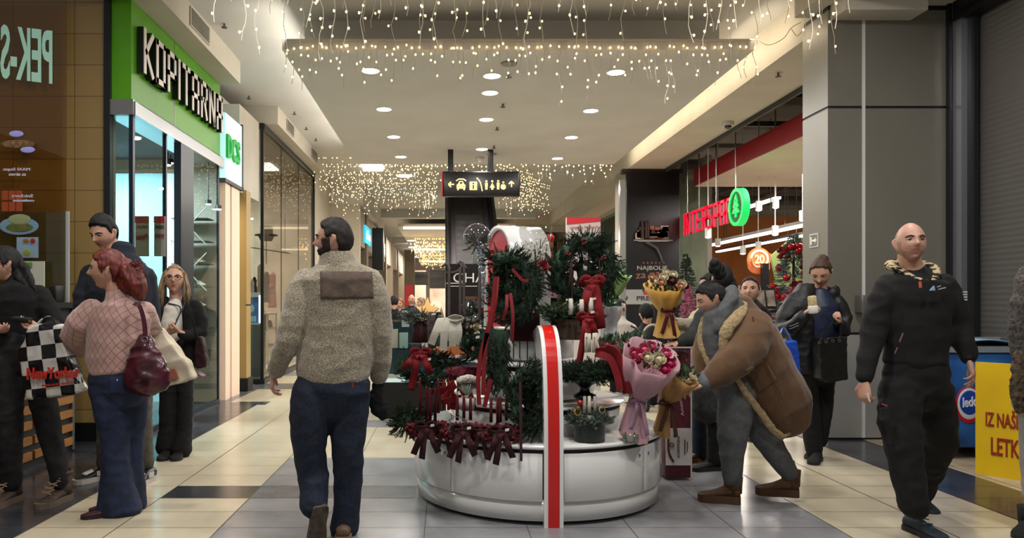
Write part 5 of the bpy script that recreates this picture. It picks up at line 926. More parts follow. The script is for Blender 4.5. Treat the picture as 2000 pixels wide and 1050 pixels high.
# ---- greenery and ribbons
FIR=M('fir_green','14281b',.75,col2='2a4a34',scale=9); FIR2=M('fir_light','2b4630',.8,col2='4d6648',scale=14); TWIG=M('twig','2a1d13',.9); SNOWF=M('frosted_fir','3f5348',.85,col2='8a968a',scale=25)
VELR=M('velvet_red','6a0610',.75,col2='7e0a14',scale=6); VELB=M('velvet_burgundy','2e060d',.8,col2='3a0912',scale=6); REDC=M('candle_burgundy','4a0912',.4); WAXW=M('candle_white','c9c3b4',.45); WICK=M('wick','2a2622',.9)
def sprig(mb, a, b_, nl=.03, nn=36, droop=.01, w_=.0021):
    a=Vector(a); b_=Vector(b_); d=b_-a; L=d.length
    if L<1e-4: return
    d.normalize(); s_=d.orthogonal().normalized(); u=d.cross(s_)
    mb.tube([a,(a+b_)/2+Vector((0,0,-droop)),b_],[.003,.0022,.0012],4,mi=1)
    for i in range(nn):
        f_=(i+.5)/nn; p=a+d*L*f_+Vector((0,0,-droop*4*f_*(1-f_))); an=R.random()*6.283; l=nl*.72*(.75+.4*R.random())*(1-.35*f_); q=(s_*math.cos(an)+u*math.sin(an)); e=p+q*l*.85+d*l*.75; wv=d.cross(q)*w_
        mb.add([p-wv,p+wv,e],[(0,1,2)],0); wv2=(d*.6-q*.5).normalized()*w_; mb.add([p-wv2,p+wv2,e],[(0,1,2)],0)
def fir_ring(name, c, R_, r_, axis, parent, n=170, mat=FIR, nl=.028, sprl=.09, sx=1, sy=1, up=(0,0,1), arc=(0,6.283)):
    c=Vector(c); ax=Vector(axis).normalized(); u=Vector(up); u=(u-ax*u.dot(ax)).normalized(); v_=ax.cross(u); mb=MB()
    sprl*=.78; n=int(n*1.35)
    for i in range(n):
        a=arc[0]+(arc[1]-arc[0])*R.random(); b_=R.random()*6.283; rd=v_*math.cos(a)*sx+u*math.sin(a)*sy; tg=(-v_*math.sin(a)+u*math.cos(a)); off=rd*math.cos(b_)+ax*math.sin(b_); rr=r_*(.25+.6*R.random())
        p=c+rd*R_+off*rr*.5; dr=(tg*R.uniform(.5,1.2)+off*R.uniform(.4,1.1)).normalized(); sprig(mb,p,p+dr*sprl*R.uniform(.7,1.2),nl,30)
    pts=[c+(v_*math.cos(x)*sx+u*math.sin(x)*sy)*R_ for x in [arc[0]+(arc[1]-arc[0])*i/24 for i in range(24)]]; mb.tube(pts,r_*.42,8,closed=arc[1]>6,mi=0)
    return mb.build(name,[mat,TWIG],parent)
def fir_heap(name, c, ext, parent, n=90, mat=FIR, nl=.026, sprl=.09, down=.0, core=True):
    c=Vector(c); mb=MB()
    sprl*=.8; n=int(n*1.3)
    for i in range(n):
        d=Vector((R.gauss(0,1),R.gauss(0,1),R.gauss(0,1))).normalized(); p=c+Vector((d.x*ext[0],d.y*ext[1],d.z*ext[2]))*R.uniform(.45,.85); dr=(Vector((d.x*ext[0],d.y*ext[1],d.z*ext[2])).normalized()+Vector((R.uniform(-.5,.5),R.uniform(-.5,.5),R.uniform(-.4,.4)-down))).normalized(); sprig(mb,p,p+dr*sprl*R.uniform(.6,1.2),nl,28)
    if core: mb.ball(c,1,12,sc=(ext[0]*.62,ext[1]*.62,ext[2]*.62),mi=0)
    return mb.build(name,[mat,TWIG],parent)
def bow(name, c, s_, mat, parent, tails=((-.03,-.14),(.03,-.16)), face=(0,-1,0), w_=.018, loops=1.0):
    c=Vector(c); n_=Vector(face).normalized(); up=Vector((0,0,1)); r_=n_.cross(up).normalized()*-1; mb=MB()
    for sg in (-1,1):
        pts=curve([c,c+r_*sg*s_*.5+up*s_*.42*loops+n_*s_*.15,c+r_*sg*s_*1.0+up*s_*.30*loops+n_*s_*.25,c+r_*sg*s_*.95-up*s_*.05+n_*s_*.15,c+r_*sg*s_*.4-up*s_*.10+n_*s_*.28,c+n_*.01],5); mb.ribbon(pts,n_*.55+up*.8,w_,.0016)
    mb.ball(c+n_*.012,w_*.8,10,sc=(.9,.7,1))
    for dx,dz in tails:
        L=abs(dz); e=c+r_*dx+up*dz; m_=c+r_*dx*.75+up*dz*.5+n_*.035; q=c+r_*dx*.35+up*dz*.12+n_*.03; pts=curve([c,q,m_,e+r_*dx*.3],5); pts=[p+n_*.008*math.sin(i*.8+dx*90) for i,p in enumerate(pts)]; mb.ribbon(pts,r_*.9+n_*R.uniform(-.5,.5),[w_*.4,w_*.6,w_*.8]+[w_]*(len(pts)-3),.0010)
    return mb.build(name,mat,parent,True)
def candle(c, r_, h_, mat, label, group, cat='candle', name='taper_candle', n=10, writing=None):
    c=Vector(c); t=thing(name,label,cat,c,group); mb=MB(); mb.lathe(c,[(0,0),(r_,0),(r_*.95,h_*.5),(r_*.82,h_*.97),(r_*.5,h_),(0,h_*.995)],n); mb.build('wax',mat,t,True); mb=MB(); mb.tube([c+Vector((0,0,h_*.98)),c+Vector((.002,0,h_+.014))],.0015,5); mb.build('wick',WICK,t)
    if writing: mesh_text(writing,'lettering',M('gold_ink','5f5340',.5),t,c+Vector((0,-r_-.0005,h_*.55)),(0,0,-1),(1,0,0),h_*.5,r_*.7,.001)
    return t
def tagcard(c, parent, w_=.012, h_=.008): mb=MB(); mb.obox(c,(w_,0,.002),(0,.0012,0),(0,0,h_)); mb.build('price_tag',M('tag_white','cfcbc4',.7),parent)
BERRY=M('berry_red','5a0b10',.35); BERRYW=M('pepper_red','5c1018',.8,col2='7c1a22',scale=60)

# tall fir wreath at left (hung), and the trailing garland below it
t=thing('fir_wreath','large dark fir wreath at the left of the kiosk top with thin red ribbons','wreath',P(1005,660,4.85)); fir_ring('fir_branches',P(1003,562,4.88),.13,.10,(-.45,-1,.05),t,n=420,sy=1.32,sx=.95,sprl=.10); fir_heap('centre_branches',P(1003,570,4.90),(.11,.07,.17),t,n=120); fir_heap('crown_branches',P(985,505,4.88),(.15,.10,.07),t,n=70,down=-.3)
for k_,(x0,y0,x1,y1,m_) in enumerate([(1000,525,1032,548,VELR),(972,540,958,640,VELR),(990,575,982,625,VELR),(997,572,1000,665,VELR)]):
    mb=MB(); a=P(x0,y0,4.72); e=P(x1,y1,4.70); mb.ribbon(curve([a,(a+e)/2+Vector((.008,-.03,.0 if k_ else -.03)),e],6),(1,0,.0) if k_ else (0,0,1),.010,.0015); mb.build('red_ribbon',m_,t)
t=thing('fir_garland','hanging column of fir branches left of the red and white fin','garland',P(975,760,4.70)); 
mb=MB()
for i in range(240):
    f_=R.random(); p=P(978-8*math.sin(f_*3),650+f_*100,4.74)+Vector((R.uniform(-.075,.075),R.uniform(-.05,.05),0)); sprig(mb,p,p+Vector((R.uniform(-.05,.05),R.uniform(-.06,.01),-R.uniform(.04,.10))),.026,30)
mb.tube([P(978,645,4.76),P(975,745,4.74)],.05,8,mi=0); mb.build('fir_branches',[FIR,TWIG],t)
t=thing('fir_door_spray','bushy fir wreath leaning directly left of the red and white fin','wreath',P(1035,850,4.56)); fir_ring('fir_branches',P(1034,775,4.56),.115,.075,(-.1,-1,.2),t,n=280,sy=1.45,sx=.80); mb=MB(); a=P(1016,745,4.47); mb.ribbon(curve([a,P(1017,820,4.43),P(1018,900,4.41)]),(1,0,0),.008,.0015); mb.build('red_ribbon',VELB,t); fir_heap('fir_centre',P(1034,775,4.64),(.08,.05,.13),t,n=90)
# upper right wreath
t=thing('fir_wreath','large fir wreath at the right of the kiosk top with wide red bow and nutcracker','wreath',P(1143,615,5.0)); fir_ring('fir_branches',P(1141,528,5.02),.175,.10,(.05,-1,.05),t,n=400,sy=1.0,sx=1.05,sprl=.11,nl=.030); fir_heap('top_branches',P(1150,470,5.02),(.15,.08,.05),t,n=70,down=-.3); fir_heap('rear_branches',P(1141,530,5.07),(.13,.05,.13),t,n=130); bow('bow',P(1155,552,4.84),.065,VELR,t,tails=((-.06,-.26),(.05,-.30),(-.02,-.24)),w_=.030)
mb=MB(); mb.ball(P(1143,500,4.86),.017,10); mb.tube([P(1143,505,4.86),P(1144,524,4.86)],[.012,.018],8,round_end=True); mb.lathe(P(1143,500,4.86),[(.019,.008),(.014,.03),(0,.034)],10); mb.build('nutcracker_ornament',M('ornament_dark','20181a',.3,metal=.3,col2='b5aeb0',scale=30,contrast=(.5,.56)),t); mb=MB(); mb.prism([P(1121,528,4.85),P(1126,530,4.85),P(1128,543,4.85),P(1125,548,4.85),P(1120,540,4.85)],(0,.002,0)); mb.build('gift_tag',M('tag_white','cfcbc4',.7),t)
for (x,y) in ((1111,495),(1140,472),(1178,502),(1180,540)):
    mb=MB()
    for i in range(7): mb.ball(P(x+R.uniform(-5,5),y+R.uniform(-5,5),4.87),.008,8)
    mb.build('berry_cluster',BERRY,t,True)
for x0,x1,y1 in ((1116,1110,560),(1116,1118,590),(1170,1176,585)): mb=MB(); mb.ribbon(curve([P(x0,505,4.86),P((x0+x1)/2,545,4.85),P(x1,y1,4.86)]),(1,0,0),.004,.001); mb.build('thin_ribbon',VELB,t)
tagcard(P(1161,583,4.80),t,.010,.007)
# dark red box / pedestal, log slice
t=thing('flower_box','dark red velvet box with metal stand behind the left fir wreath','box',P(1022,700,5.0)); mb=MB(); a=P(997,610,5.05); e=P(1052,665,5.05); mb.box((a.x,4.98,e.z),(e.x,5.12,a.z)); bevel(mb.build('box',VELB,t),.006); mb=MB()
for x in (1003,1015,1030,1046): mb.tube([P(x,662,5.0),P(x,700,5.0)],.004,6)
mb.build('stand',KBLK,t)
BARK=M('bark','2a1f16',.95,col2='4a3826',scale=25,stretch=(1,1,.25),bump=1,bscale=30)
t=thing('log_planter','barked log slice topped with greenery on the upper shelf','planter',P(1125,665,4.86)); c=P(1125,662,4.92); mb=MB(); rings=[]
for z in (0,.03,.06,.09,.12,.135): rings.append([c+Vector(((.133+.010*noise.noise(Vector((math.cos(a)*3,math.sin(a)*3,z*12))))*math.cos(a),.11*math.sin(a)*(1+.06*noise.noise(Vector((a*2,z*9,1)))),z)) for a in [6.283*j/40 for j in range(40)]])
mb.loft(rings); mb.build('log',BARK,t); fir_heap('greenery',c+Vector((-.02,-.02,.165)),(.20,.12,.055),t,n=120); fir_heap('light_greenery',P(1085,605,4.86),(.10,.06,.03),t,n=60,mat=FIR2)
mb=MB()
for i in range(30): 
    p=c+Vector((R.uniform(-.20,.1),R.uniform(-.10,-.02),R.uniform(.16,.24))); d=Vector((R.uniform(-1,1),R.uniform(-1,.3),R.uniform(-.2,.8))).normalized(); q=d.cross(Vector((0,0,1))).normalized(); mb.add([p,p+d*.02+q*.012,p+d*.045,p+d*.02-q*.012],[(0,1,2,3)])
mb.build('leaves',M('eucalyptus','3a5a40',.6,col2='7a927a',scale=20),t)
for i,x in enumerate((1115,1136,1154)): candle(P(x,612+(0 if i else 2),4.80),.017,.105-(.012 if i==1 else 0),WAXW,'white pillar candle on the log slice, %s'%['leftmost','middle','rightmost'][i],'candles on the log slice',name='pillar_candle')
t=thing('red_bow','big red velvet bow with long tail over the log slice','bow',P(1147,625,4.74)); bow('loops',P(1146,620,4.73),.055,VELR,t,tails=((.0,-.22),(-.04,-.30),(.04,-.10)),w_=.022); tagcard(P(1157,609,4.68),t)
for i,(x,tx) in enumerate(((1145,'Bozic'),(1153,''),(1160,'Badnjak'),(1166,''))): candle(P(x,688,4.62)+Vector((0,(.0,.03,.0,.03)[i],0)),.0118,.122-(.004*i if i==1 else 0),WAXW,'white slim candle with gold writing standing beside the red bow, %s of four'%['first','second','third','fourth'][i],'four white candles beside the red bow',name='pillar_candle',writing=tx or None)
# wreath on black urn
t=thing('advent_wreath','flat fir wreath resting on a glossy black urn right of the fin','wreath',P(1152,790,4.72)); c=P(1152,722,4.72); fir_ring('fir_branches',c,.125,.06,(0,0,1),t,n=300,up=(0,1,0),sx=1.1); fir_heap('fir_front',c+Vector((0,-.1,0)),(.18,.05,.05),t,n=100)
mb=MB(); mb.lathe(P(1142,800,4.72),[(0,0),(.06,0),(.065,.012),(.035,.03),(.03,.05),(.05,.06),(.075,.085),(.07,.10),(.035,.115),(.028,.14),(.05,.16),(.10,.19),(.11,.20),(0,.2)],32); mb.build('urn',M('urn_black','060607',.18,coat=.5),t,True)
t=thing('red_scarf_ribbon','wide bright red ribbon draped over the right end of the urn wreath','ribbon',P(1200,720,4.6)); mb=MB(); mb.ribbon(curve([P(1163,686,4.62),P(1180,682,4.58),P(1200,688,4.55),P(1214,715,4.53),P(1220,745,4.52),P(1226,768,4.52)]),(.3,-.6,.6),[.018]*8+[.036]*18,.003); mb.ribbon(curve([P(1163,690,4.62),P(1180,694,4.57),P(1194,704,4.54),P(1206,735,4.53),P(1211,762,4.525)]),(.5,-.3,.6),.022,.003); mb.build('ribbon_fabric',VELR,t); tagcard(P(1223,702,4.50),t)
# green velvet box
GV=M('velvet_green','07150d',.8,sheen=.4,col2='0a1d12',scale=8)
c=P(1151,860,4.60); c.z=.489; t=thing('velvet_hat_box','round dark green velvet box with fir, red apple and white candles on the counter','planter',c); mb=MB(); mb.lathe(c,[(0,0),(.094,0),(.097,.05),(.096,.105),(.098,.107),(.098,.125),(0,.125)],40); mb.build('box',GV,t,True); fir_heap('frosted_fir',c+Vector((0,0,.145)),(.155,.11,.035),t,n=150,mat=SNOWF,nl=.022,sprl=.07)
mb=MB(); mb.ball(P(1133,786,4.55),.019,14); mb.build('red_apple',M('apple_red','8c0f14',.25,coat=.5),t,True); mb=MB(); mb.ball(P(1129,797,4.53),.018,10); mb.ball(P(1121,803,4.53),.015,10); mb.build('gilded_nut',M('gilded','7a5a2c',.45,metal=.3,col2='4a2e16',scale=40),t,True)
mb=MB(); 
for a,b_ in ((1128,806),(1176,802)): mb.lathe(P(a,b_-2,4.52),[(.018,-.004),(.022,-.002),(.022,.002),(.018,.004),(.018,-.004)],16,axis=(.3,-1,.3))
mb.build('dried_orange',M('dried_orange','a58a5a',.6),t)
for i,x in enumerate((1142,1151,1162)): candle(P(x,806,4.6-(i%2)*.03),.0125,.105,WAXW,'white candle in the green velvet box, %s'%['leftmost','middle','rightmost'][i],'candles in the green velvet box',name='pillar_candle')

# ---- bouquets
def rose(mb, c, r_, mi=0, d=(0,-1,.3)):
    c=Vector(c); d=Vector(d).normalized(); s_=d.orthogonal().normalized(); u=d.cross(s_)
    mb.ball(c,r_*.62,8,mi=mi)
    for ly,(n_,rr,op) in enumerate(((3,.55,.15),(5,.8,.45),(6,1.0,.9))):
        for j in range(n_):
            a=6.283*j/n_+ly; q=s_*math.cos(a)+u*math.sin(a); w_=s_*-math.sin(a)+u*math.cos(a); b0=c-d*r_*.5+q*r_*.2; m_=c+q*r_*rr; tp=c+d*r_*(.75-.35*op)+q*r_*rr*(1+.25*op)
            hw=r_*.55*(.7+.2*ly); mb.add([b0-w_*hw*.4,b0+w_*hw*.4,m_+w_*hw,m_-w_*hw,tp+w_*hw*.75,tp-w_*hw*.75,tp+d*r_*.12],[(0,1,2,3),(3,2,4,5),(5,4,6)],mi)
def wrap(name, base, neck, top, r0, rn, r1, mat, parent, seed=0, n=48, wave=.18, open_to=(0,-1,0), back=.35):
    """paper cone from a flared foot through the tied neck to a wide wavy mouth"""
    base=Vector(base); neck=Vector(neck); top=Vector(top); ax=(top-neck).normalized(); s_=ax.cross(Vector(open_to)).normalized(); u=s_.cross(ax); mb=MB(); rings=[]
    prof_=[(base,r0,0,.0),(base*.5+neck*.5,r0*.72,0,.0),(neck,rn,0,0),(neck*.75+top*.25,rn*.6+r1*.4,0,.3),(neck*.4+top*.6,r1*.8,0,.7),(top,r1,0,1)]
    for p,r_,_,k in prof_:
        ring=[]
        for j in range(n):
            a=6.283*j/n; ww=1+wave*k*(noise.noise(Vector((math.cos(a)*1.6+seed,math.sin(a)*1.6,seed)))*1.6)+.05*math.sin(a*9+seed)*(1 if r_!=rn else 1.5); q=s_*math.cos(a)+u*math.sin(a)
            lf=k*(back*(.5-.5*math.sin(a)) + .22*abs(((a*7/6.283+seed)%1)-.5))*r1; ring.append(p+q*r_*ww+ax*lf)
        rings.append(ring)
    inner=[[c_*1 for c_ in r] for r in rings]; cs_=[sum((Vector(q) for q in r),Vector())/n for r in rings]; inner=[[q+(cs_[i]-q).normalized()*.004 for q in r] for i,r in enumerate(rings)]
    mb.loft(rings+inner[::-1],cap=False); return mb.build(name,mat,parent,True)
PPINK=M('paper_pink','a8808a',.6,col2='b68e98',scale=3); PLIL=M('paper_lilac','a58499',.6); PYEL=M('paper_yellow','b8893a',.6,col2='c49a52',scale=4); PTAN=M('paper_tan','8f6a38',.65,col2='a27c48',scale=4); PBRN=M('paper_brown','5c2f26',.65); PGRN=M('paper_green','6d8c4c',.6,col2='7f9c5c',scale=4)
FP=M('rose_pink','c05070',.55); FW=M('rose_cream','c8bfa0',.55); FH=M('rose_hotpink','b02858',.55); GYP=M('gypsophila','b0707f',.7); LEAF=M('bouquet_leaf','243c26',.6,col2='3d5a3a',scale=15); FMR=M('flower_maroon','48101c',.6); PEACH=M('rose_peach','bd8a72',.55)
def bouquet(name,label,base,neck,top,r0,rn,r1,mats,flowers,seed,open_to=(0,-1,.2),extra=None,rib=None):
    t=thing(name,label,'bouquet',base); wrap('paper_wrap',base,neck,top,r0,rn,r1,mats,t,seed,open_to=open_to)
    top=Vector(top); ax=(top-Vector(neck)).normalized(); fc=(ax*.6+Vector(open_to)).normalized()
    for (dx,dy,dz,rr,mt) in flowers:
        mb=MB(); s_=top+Vector((dx,dy,dz)); rose(mb,s_,rr,0,fc); mb.build('rose',mt,t,False)
    mb=MB()
    for i in range(60):
        p=top+Vector((R.gauss(0,.4)*r1,R.gauss(0,.3)*r1,R.uniform(-.3,.5)*r1)); d=(ax+Vector((R.uniform(-.8,.8),R.uniform(-.8,.5),R.uniform(-.3,.8)))).normalized(); q=d.cross(Vector((.2,1,.1))).normalized(); L=.05; mb.add([p,p+d*L*.5+q*.010,p+d*L,p+d*L*.5-q*.010],[(0,1,2,3)])
    mb.build('foliage',LEAF,t)
    if rib: bow('ribbon',Vector(neck)+Vector((0,-rn-.01,0)),.05,rib,t,tails=((-.04,-.18),(.04,-.22)),w_=.014)
    return t
def scat(n_, sx, sy, sz, rr, mats): return [(R.uniform(-sx,sx),R.uniform(-sy,sy),R.uniform(-sz,sz),rr*R.uniform(.8,1.15),R.choice(mats)) for _ in range(n_)]
b1=bouquet('pink_bouquet','largest bouquet of pink and cream roses in pink paper on the counter',P(1238,850,4.62),P(1243,778,4.60),P(1270,708,4.50),.095,.042,.185,PPINK,[(-.11,-.05,.06,.030,FP),(-.06,-.08,.085,.030,FP),(-.01,-.05,.10,.028,FP),(-.05,-.11,.04,.030,FW),(.02,-.11,.03,.034,FW),(.07,-.08,.06,.028,FP),(.05,-.12,-.03,.030,FH),(-.11,-.08,.02,.026,FP),(.09,-.09,.0,.030,FH),(.0,-.12,-.01,.022,FW),(-.09,-.10,.05,.030,FP)],2.3,rib=PLIL)
mb=MB()
for i in range(110): p=P(1290,706,4.5)+Vector((R.gauss(0,.05),R.gauss(0,.03),R.gauss(0,.05))); mb.ball(p,.005,4)
mb.build('gypsophila',GYP,b1)
bouquet('tan_bouquet','bouquet in mustard tan paper leaning right on the counter edge',P(1292,845,4.85),P(1300,785,4.80),P(1330,735,4.72),.06,.032,.11,PTAN,scat(6,.07,.03,.03,.024,[FW,FMR,FW]),7.7,open_to=(.5,-.6,.6),rib=M('ribbon_brown','4a2a18',.6))
t=bouquet('lily_bouquet','spray of maroon lilies with white bloom behind the tan bouquet',P(1322,740,5.0),P(1322,715,4.98),P(1325,700,4.95),.03,.02,.05,PTAN,scat(4,.05,.02,.03,.016,[FMR,FMR]),3.1)
mb=MB()
for i in range(34):
    p=P(1322,706,4.9); d=Vector((R.uniform(-1,1),R.uniform(-.6,.3),R.uniform(-.1,1))).normalized(); q=d.cross(Vector((0,1,0))).normalized(); L=R.uniform(.06,.11); mb.add([p,p+d*L*.5+q*.012,p+d*L,p+d*L*.5-q*.012],[(0,1,2,3)])
mb.build('lily_petals',FMR,t)
bouquet('brown_paper_bouquet','bouquet in brown and rose paper behind the pink bouquet',P(1190,740,4.85),P(1192,705,4.85),P(1196,675,4.85),.05,.03,.10,PBRN,scat(4,.05,.02,.02,.022,[FP,FH]),5.2)
bouquet('pale_pink_bouquet','tall pale pink paper cone behind the roses',P(1228,735,4.95),P(1228,700,4.95),P(1232,672,4.95),.05,.03,.11,PPINK,scat(4,.05,.02,.02,.020,[FP]),6.2)
yb=bouquet('yellow_bouquet','big yellow wrapped bouquet held high in front of the advertising panel',P(1303,655,5.85),P(1300,606,5.83),P(1300,565,5.80),.105,.055,.155,PYEL,[(-.10,-.05,.06,.030,FW),(-.04,-.08,.09,.03,FW),(.02,-.09,.06,.035,FMR),(.04,-.06,.11,.03,FW),(.11,-.06,.04,.03,FW),(-.06,-.10,.05,.026,PEACH),(.09,-.09,.02,.026,PEACH),(-.12,-.04,.09,.025,PEACH),(.14,-.04,.02,.024,FMR),(-.01,-.05,.13,.022,FW)],9.1,rib=M('ribbon_maroon','4a0a18',.5))
bouquet('green_bouquet','bouquet in lime green paper behind the upper right wreath',P(1190,600,5.6),P(1192,575,5.6),P(1200,540,5.6),.08,.06,.13,PGRN,scat(5,.06,.02,.02,.02,[FW]),4.4)
bouquet('white_paper_bouquet','bouquet in plain white paper beside the log slice',P(1192,655,5.3),P(1192,630,5.3),P(1192,600,5.3),.07,.05,.10,M('paper_plain_white','b5b4b6',.6),scat(4,.05,.02,.02,.018,[FW]),8.4)
c=P(1236,862,4.5); c.z=.489
t=thing('glass_vase','small squat glass vase under the pink bouquet','vase',c+Vector((0,.05,0))); mb=MB(); mb.lathe(c+Vector((0,.05,0)),[(0,.0),(.045,0),(.05,.02),(.05,.055),(.046,.055),(.046,.01),(0,.008)],24); mb.build('vase_glass',glassmat('vase_glass','d8e6dc',.15),t,True); mb=MB()
for i in range(7): p=c+Vector((R.uniform(-.03,.03),.05+R.uniform(-.02,.02),.004)); mb.tube([p,p+Vector((R.uniform(-.01,.01),0,.06))],.004,5)
mb.build('stems',LEAF,t)
# white flower box on kiosk top (tall clear wrap with white flowers)
t=thing('white_flower_bouquet','white blossom branches in tall clear wrap before the white arch','bouquet',P(1045,560,5.1)); mb=MB()
for i in range(26):
    b0=P(1040+R.uniform(-10,14),560,5.1); e=P(1022+R.random()*48,462+R.random()*70,5.1+R.uniform(-.05,.08)); mb.tube([b0,(b0+e)/2+Vector((R.uniform(-.02,.02),0,0)),e],.0025,4)
mb.build('stems',M('stem_green','4a5a3a',.8),t); mb=MB()
for i in range(300):
    p=P(1022+R.random()*48,470+R.random()*62,5.1+R.uniform(-.07,.08)); d=Vector((R.uniform(-1,1),R.uniform(-1,1),R.uniform(-1,1))).normalized(); q=d.orthogonal().normalized(); mb.add([p,p+d*.014+q*.007,p+d*.026,p+d*.014-q*.007],[(0,1,2,3)])
mb.build('blossoms',M('blossom_white','c8c4b6',.6),t); mb=MB(); mb.lathe(P(1046,560,5.1),[(.06,0),(.10,.30),(.12,.42),(.118,.42),(.058,0)],28); mb.build('clear_wrap',glassmat('clear_wrap','f4f4f4',.02,.1),t,True)
t=thing('teddy_bear','small brown teddy holding a red heart above the kiosk','toy',P(1073,540,5.5)); mb=MB(); mb.ball(P(1068,480,5.5),.05,14); mb.ball(P(1070,505,5.5),.06,14,sc=(1,.8,1.1)); mb.ball(P(1060,470,5.5),.02,8); mb.ball(P(1077,470,5.5),.02,8); mb.tube([P(1064,515,5.44),P(1062,530,5.4)],[.025,.022],8,round_end=True); mb.tube([P(1078,515,5.44),P(1080,530,5.4)],[.025,.022],8,round_end=True); remesh(mb.build('body',M('teddy_fur','7a4a22',.95,bump=.8,bscale=90),t),.007,1,.002,(60,60,60)); mb=MB(); mb.ball(P(1066,466,5.48),.03,12); mb.ball(P(1075,464,5.48),.03,12); mb.tube([P(1070,468,5.48),P(1071,478,5.48)],[.035,.01],10,round_end=True); mb.build('red_heart',M('heart_red','b0101c',.5),t,True)
t=thing('poinsettia','red poinsettia flower between the two big wreaths','flower',P(1062,535,4.95)); mb=MB()
for i in range(22): p=P(1060,520,4.93); d=Vector((R.uniform(-1,1),R.uniform(-1,.2),R.uniform(-.6,.8))).normalized(); q=d.orthogonal().normalized(); mb.add([p,p+d*.03+q*.014,p+d*.06,p+d*.03-q*.014],[(0,1,2,3)])
mb.build('petals',VELR,t); mb=MB(); mb.tube([P(1060,520,4.93),P(1062,560,5.0)],.004,6); mb.build('stem',M('stem_green','4a5a3a',.8),t)
t=thing('gift_card','pale card with pink print wedged under the right wreath','card',P(1083,580,5.0)); mb=MB(); mb.prism([P(1070,566,5.0),P(1096,573,5.0),P(1095,583,5.0),P(1070,580,5.0)],(0,.003,0)); mb.build('card',M('card_pink','b79aa0',.7),t); mb=MB(); mb.ball(P(1079,575,4.998),.008,8,sc=(1,.3,1)); mb.build('print',M('card_print','8a2c48',.7),t)

# ---- lower left: candle wreaths with bows
spec=[((836,842),4.72,'left',[(820,806,.34),(833,830,.38),(840,826,.34),(850,826,.34),(856,806,.33)],REDC),((905,838),4.62,'middle',[(893,820,.24),(906,822,.24),(919,820,.22)],REDC),((977,838),4.56,'right',[(959,824,.23),(972,826,.24),(977,824,.24),(989,820,.24)],REDC)]
for i,((px,py),Y,nm,cs_,cm) in enumerate(spec):
    c=P(px,py,Y+.0); c.z=.545; t=thing('berry_wreath','burgundy berry wreath with satin bow on the counter, %s of the three'%nm,'wreath',c,'burgundy wreaths on the counter')
    mb=MB()
    for q in range(420):
        a=R.random()*6.283; b_=R.random()*6.283; rr=.042*R.uniform(.7,1.1); p=c+Vector((math.cos(a)*(.10+rr*math.cos(b_)),math.sin(a)*(.07+rr*math.cos(b_)),rr*math.sin(b_))); mb.ball(p,R.uniform(.006,.011),5)
    mb.build('berries',BERRYW,t); mb=MB(); mb.tube([c+Vector((math.cos(6.283*q/24)*.10,math.sin(6.283*q/24)*.07,0)) for q in range(24)],.035,8,closed=True); mb.build('wreath_core',M('moss_red','3a0a10',.95,bump=1,bscale=80),t,True)
    bow('bow',c+Vector((-.01,-.12,.03)),.06,VELB,t,tails=((-.06,-.17),(-.02,-.20),(.06,-.16)),w_=.020); 
    if i<2: bow('second_bow',c+Vector((.10,-.10,.025)),.04,VELB,t,tails=((-.03,-.14),(.03,-.16)),w_=.014)
    tagcard(c+Vector((.03,-.15,.045)),t)
    for j,(x,y,ht) in enumerate(cs_):
        cc=P(x,y,Y+(.04 if j%2 else -.02)); candle(cc,.0105,ht*.66,cm,'tall burgundy taper candle in the %s berry wreath, %s'%(nm,['first from left','second','third','fourth','fifth'][j]),'burgundy tapers in the %s berry wreath'%nm)
t=thing('pine_cone_wreath','small glittered twig wreath between the burgundy wreaths','wreath',P(895,830,4.55)); c=P(893,828,4.50); mb=MB()
for q in range(46): a=R.random()*6.283; p=c+Vector((math.cos(a)*.05,R.uniform(-.02,.02),math.sin(a)*.05)); d=Vector((R.uniform(-1,1),R.uniform(-1,1),R.uniform(-1,1))).normalized(); mb.tube([p,p+d*.04],.002,4)
mb.build('twigs',M('glitter_twig','6a5a58',.5,col2='2a1418',scale=40),t)
t=thing('fir_sprigs','loose fir sprigs spilling over the left counter edge','branch',P(790,830,4.8)); fir_heap('needles',P(795,822,4.80),(.10,.07,.08),t,n=110,sprl=.10,mat=M('fir_mid','16301c',.8,col2='2c4a2c',scale=12)); fir_heap('olive_needles',P(812,802,4.85),(.09,.05,.03),t,n=50,mat=FIR2)
# red group behind
for i,(x,y,Y,ht,lb) in enumerate([(866,800,4.88,.2,'first of the red candles behind the wreaths'),(876,800,4.9,.22,'second of the red candles behind the wreaths')]): candle(P(x,y,Y),.011,ht,M('candle_red','7c0d14',.35),'bright red taper candle, '+lb,'red tapers behind the wreaths')
t=thing('ribbon_pile','tangle of glossy red satin ribbons on the second tier','ribbon',P(885,770,4.85)); 
for q in range(9):
    mb=MB(); a=P(850+R.random()*70,745+R.random()*50,4.86-R.random()*.1); pts=[a]
    for k_ in range(3): pts.append(pts[-1]+Vector((R.uniform(-.05,.07),R.uniform(-.04,.02),R.uniform(-.06,.03))))
    mb.ribbon(curve(pts,4),(R.uniform(-.5,.5),-.4,1),.022,.002); mb.build('ribbon_loop',VELR,t)
t=thing('heart_flower_box','burgundy box of preserved flowers on the middle tier at left','box',P(903,738,4.9)); mb=MB(); mb.tube([P(878,727,4.95),P(903,730,4.88),P(930,727,4.95)],[.05,.058,.05],14,kb=.8,round_end=True); remesh(mb.build('flower_heads',M('burgundy_petals','4c0a1a',.8,col2='6a1228',scale=50),t),.006,0,.008,(45,45,45))
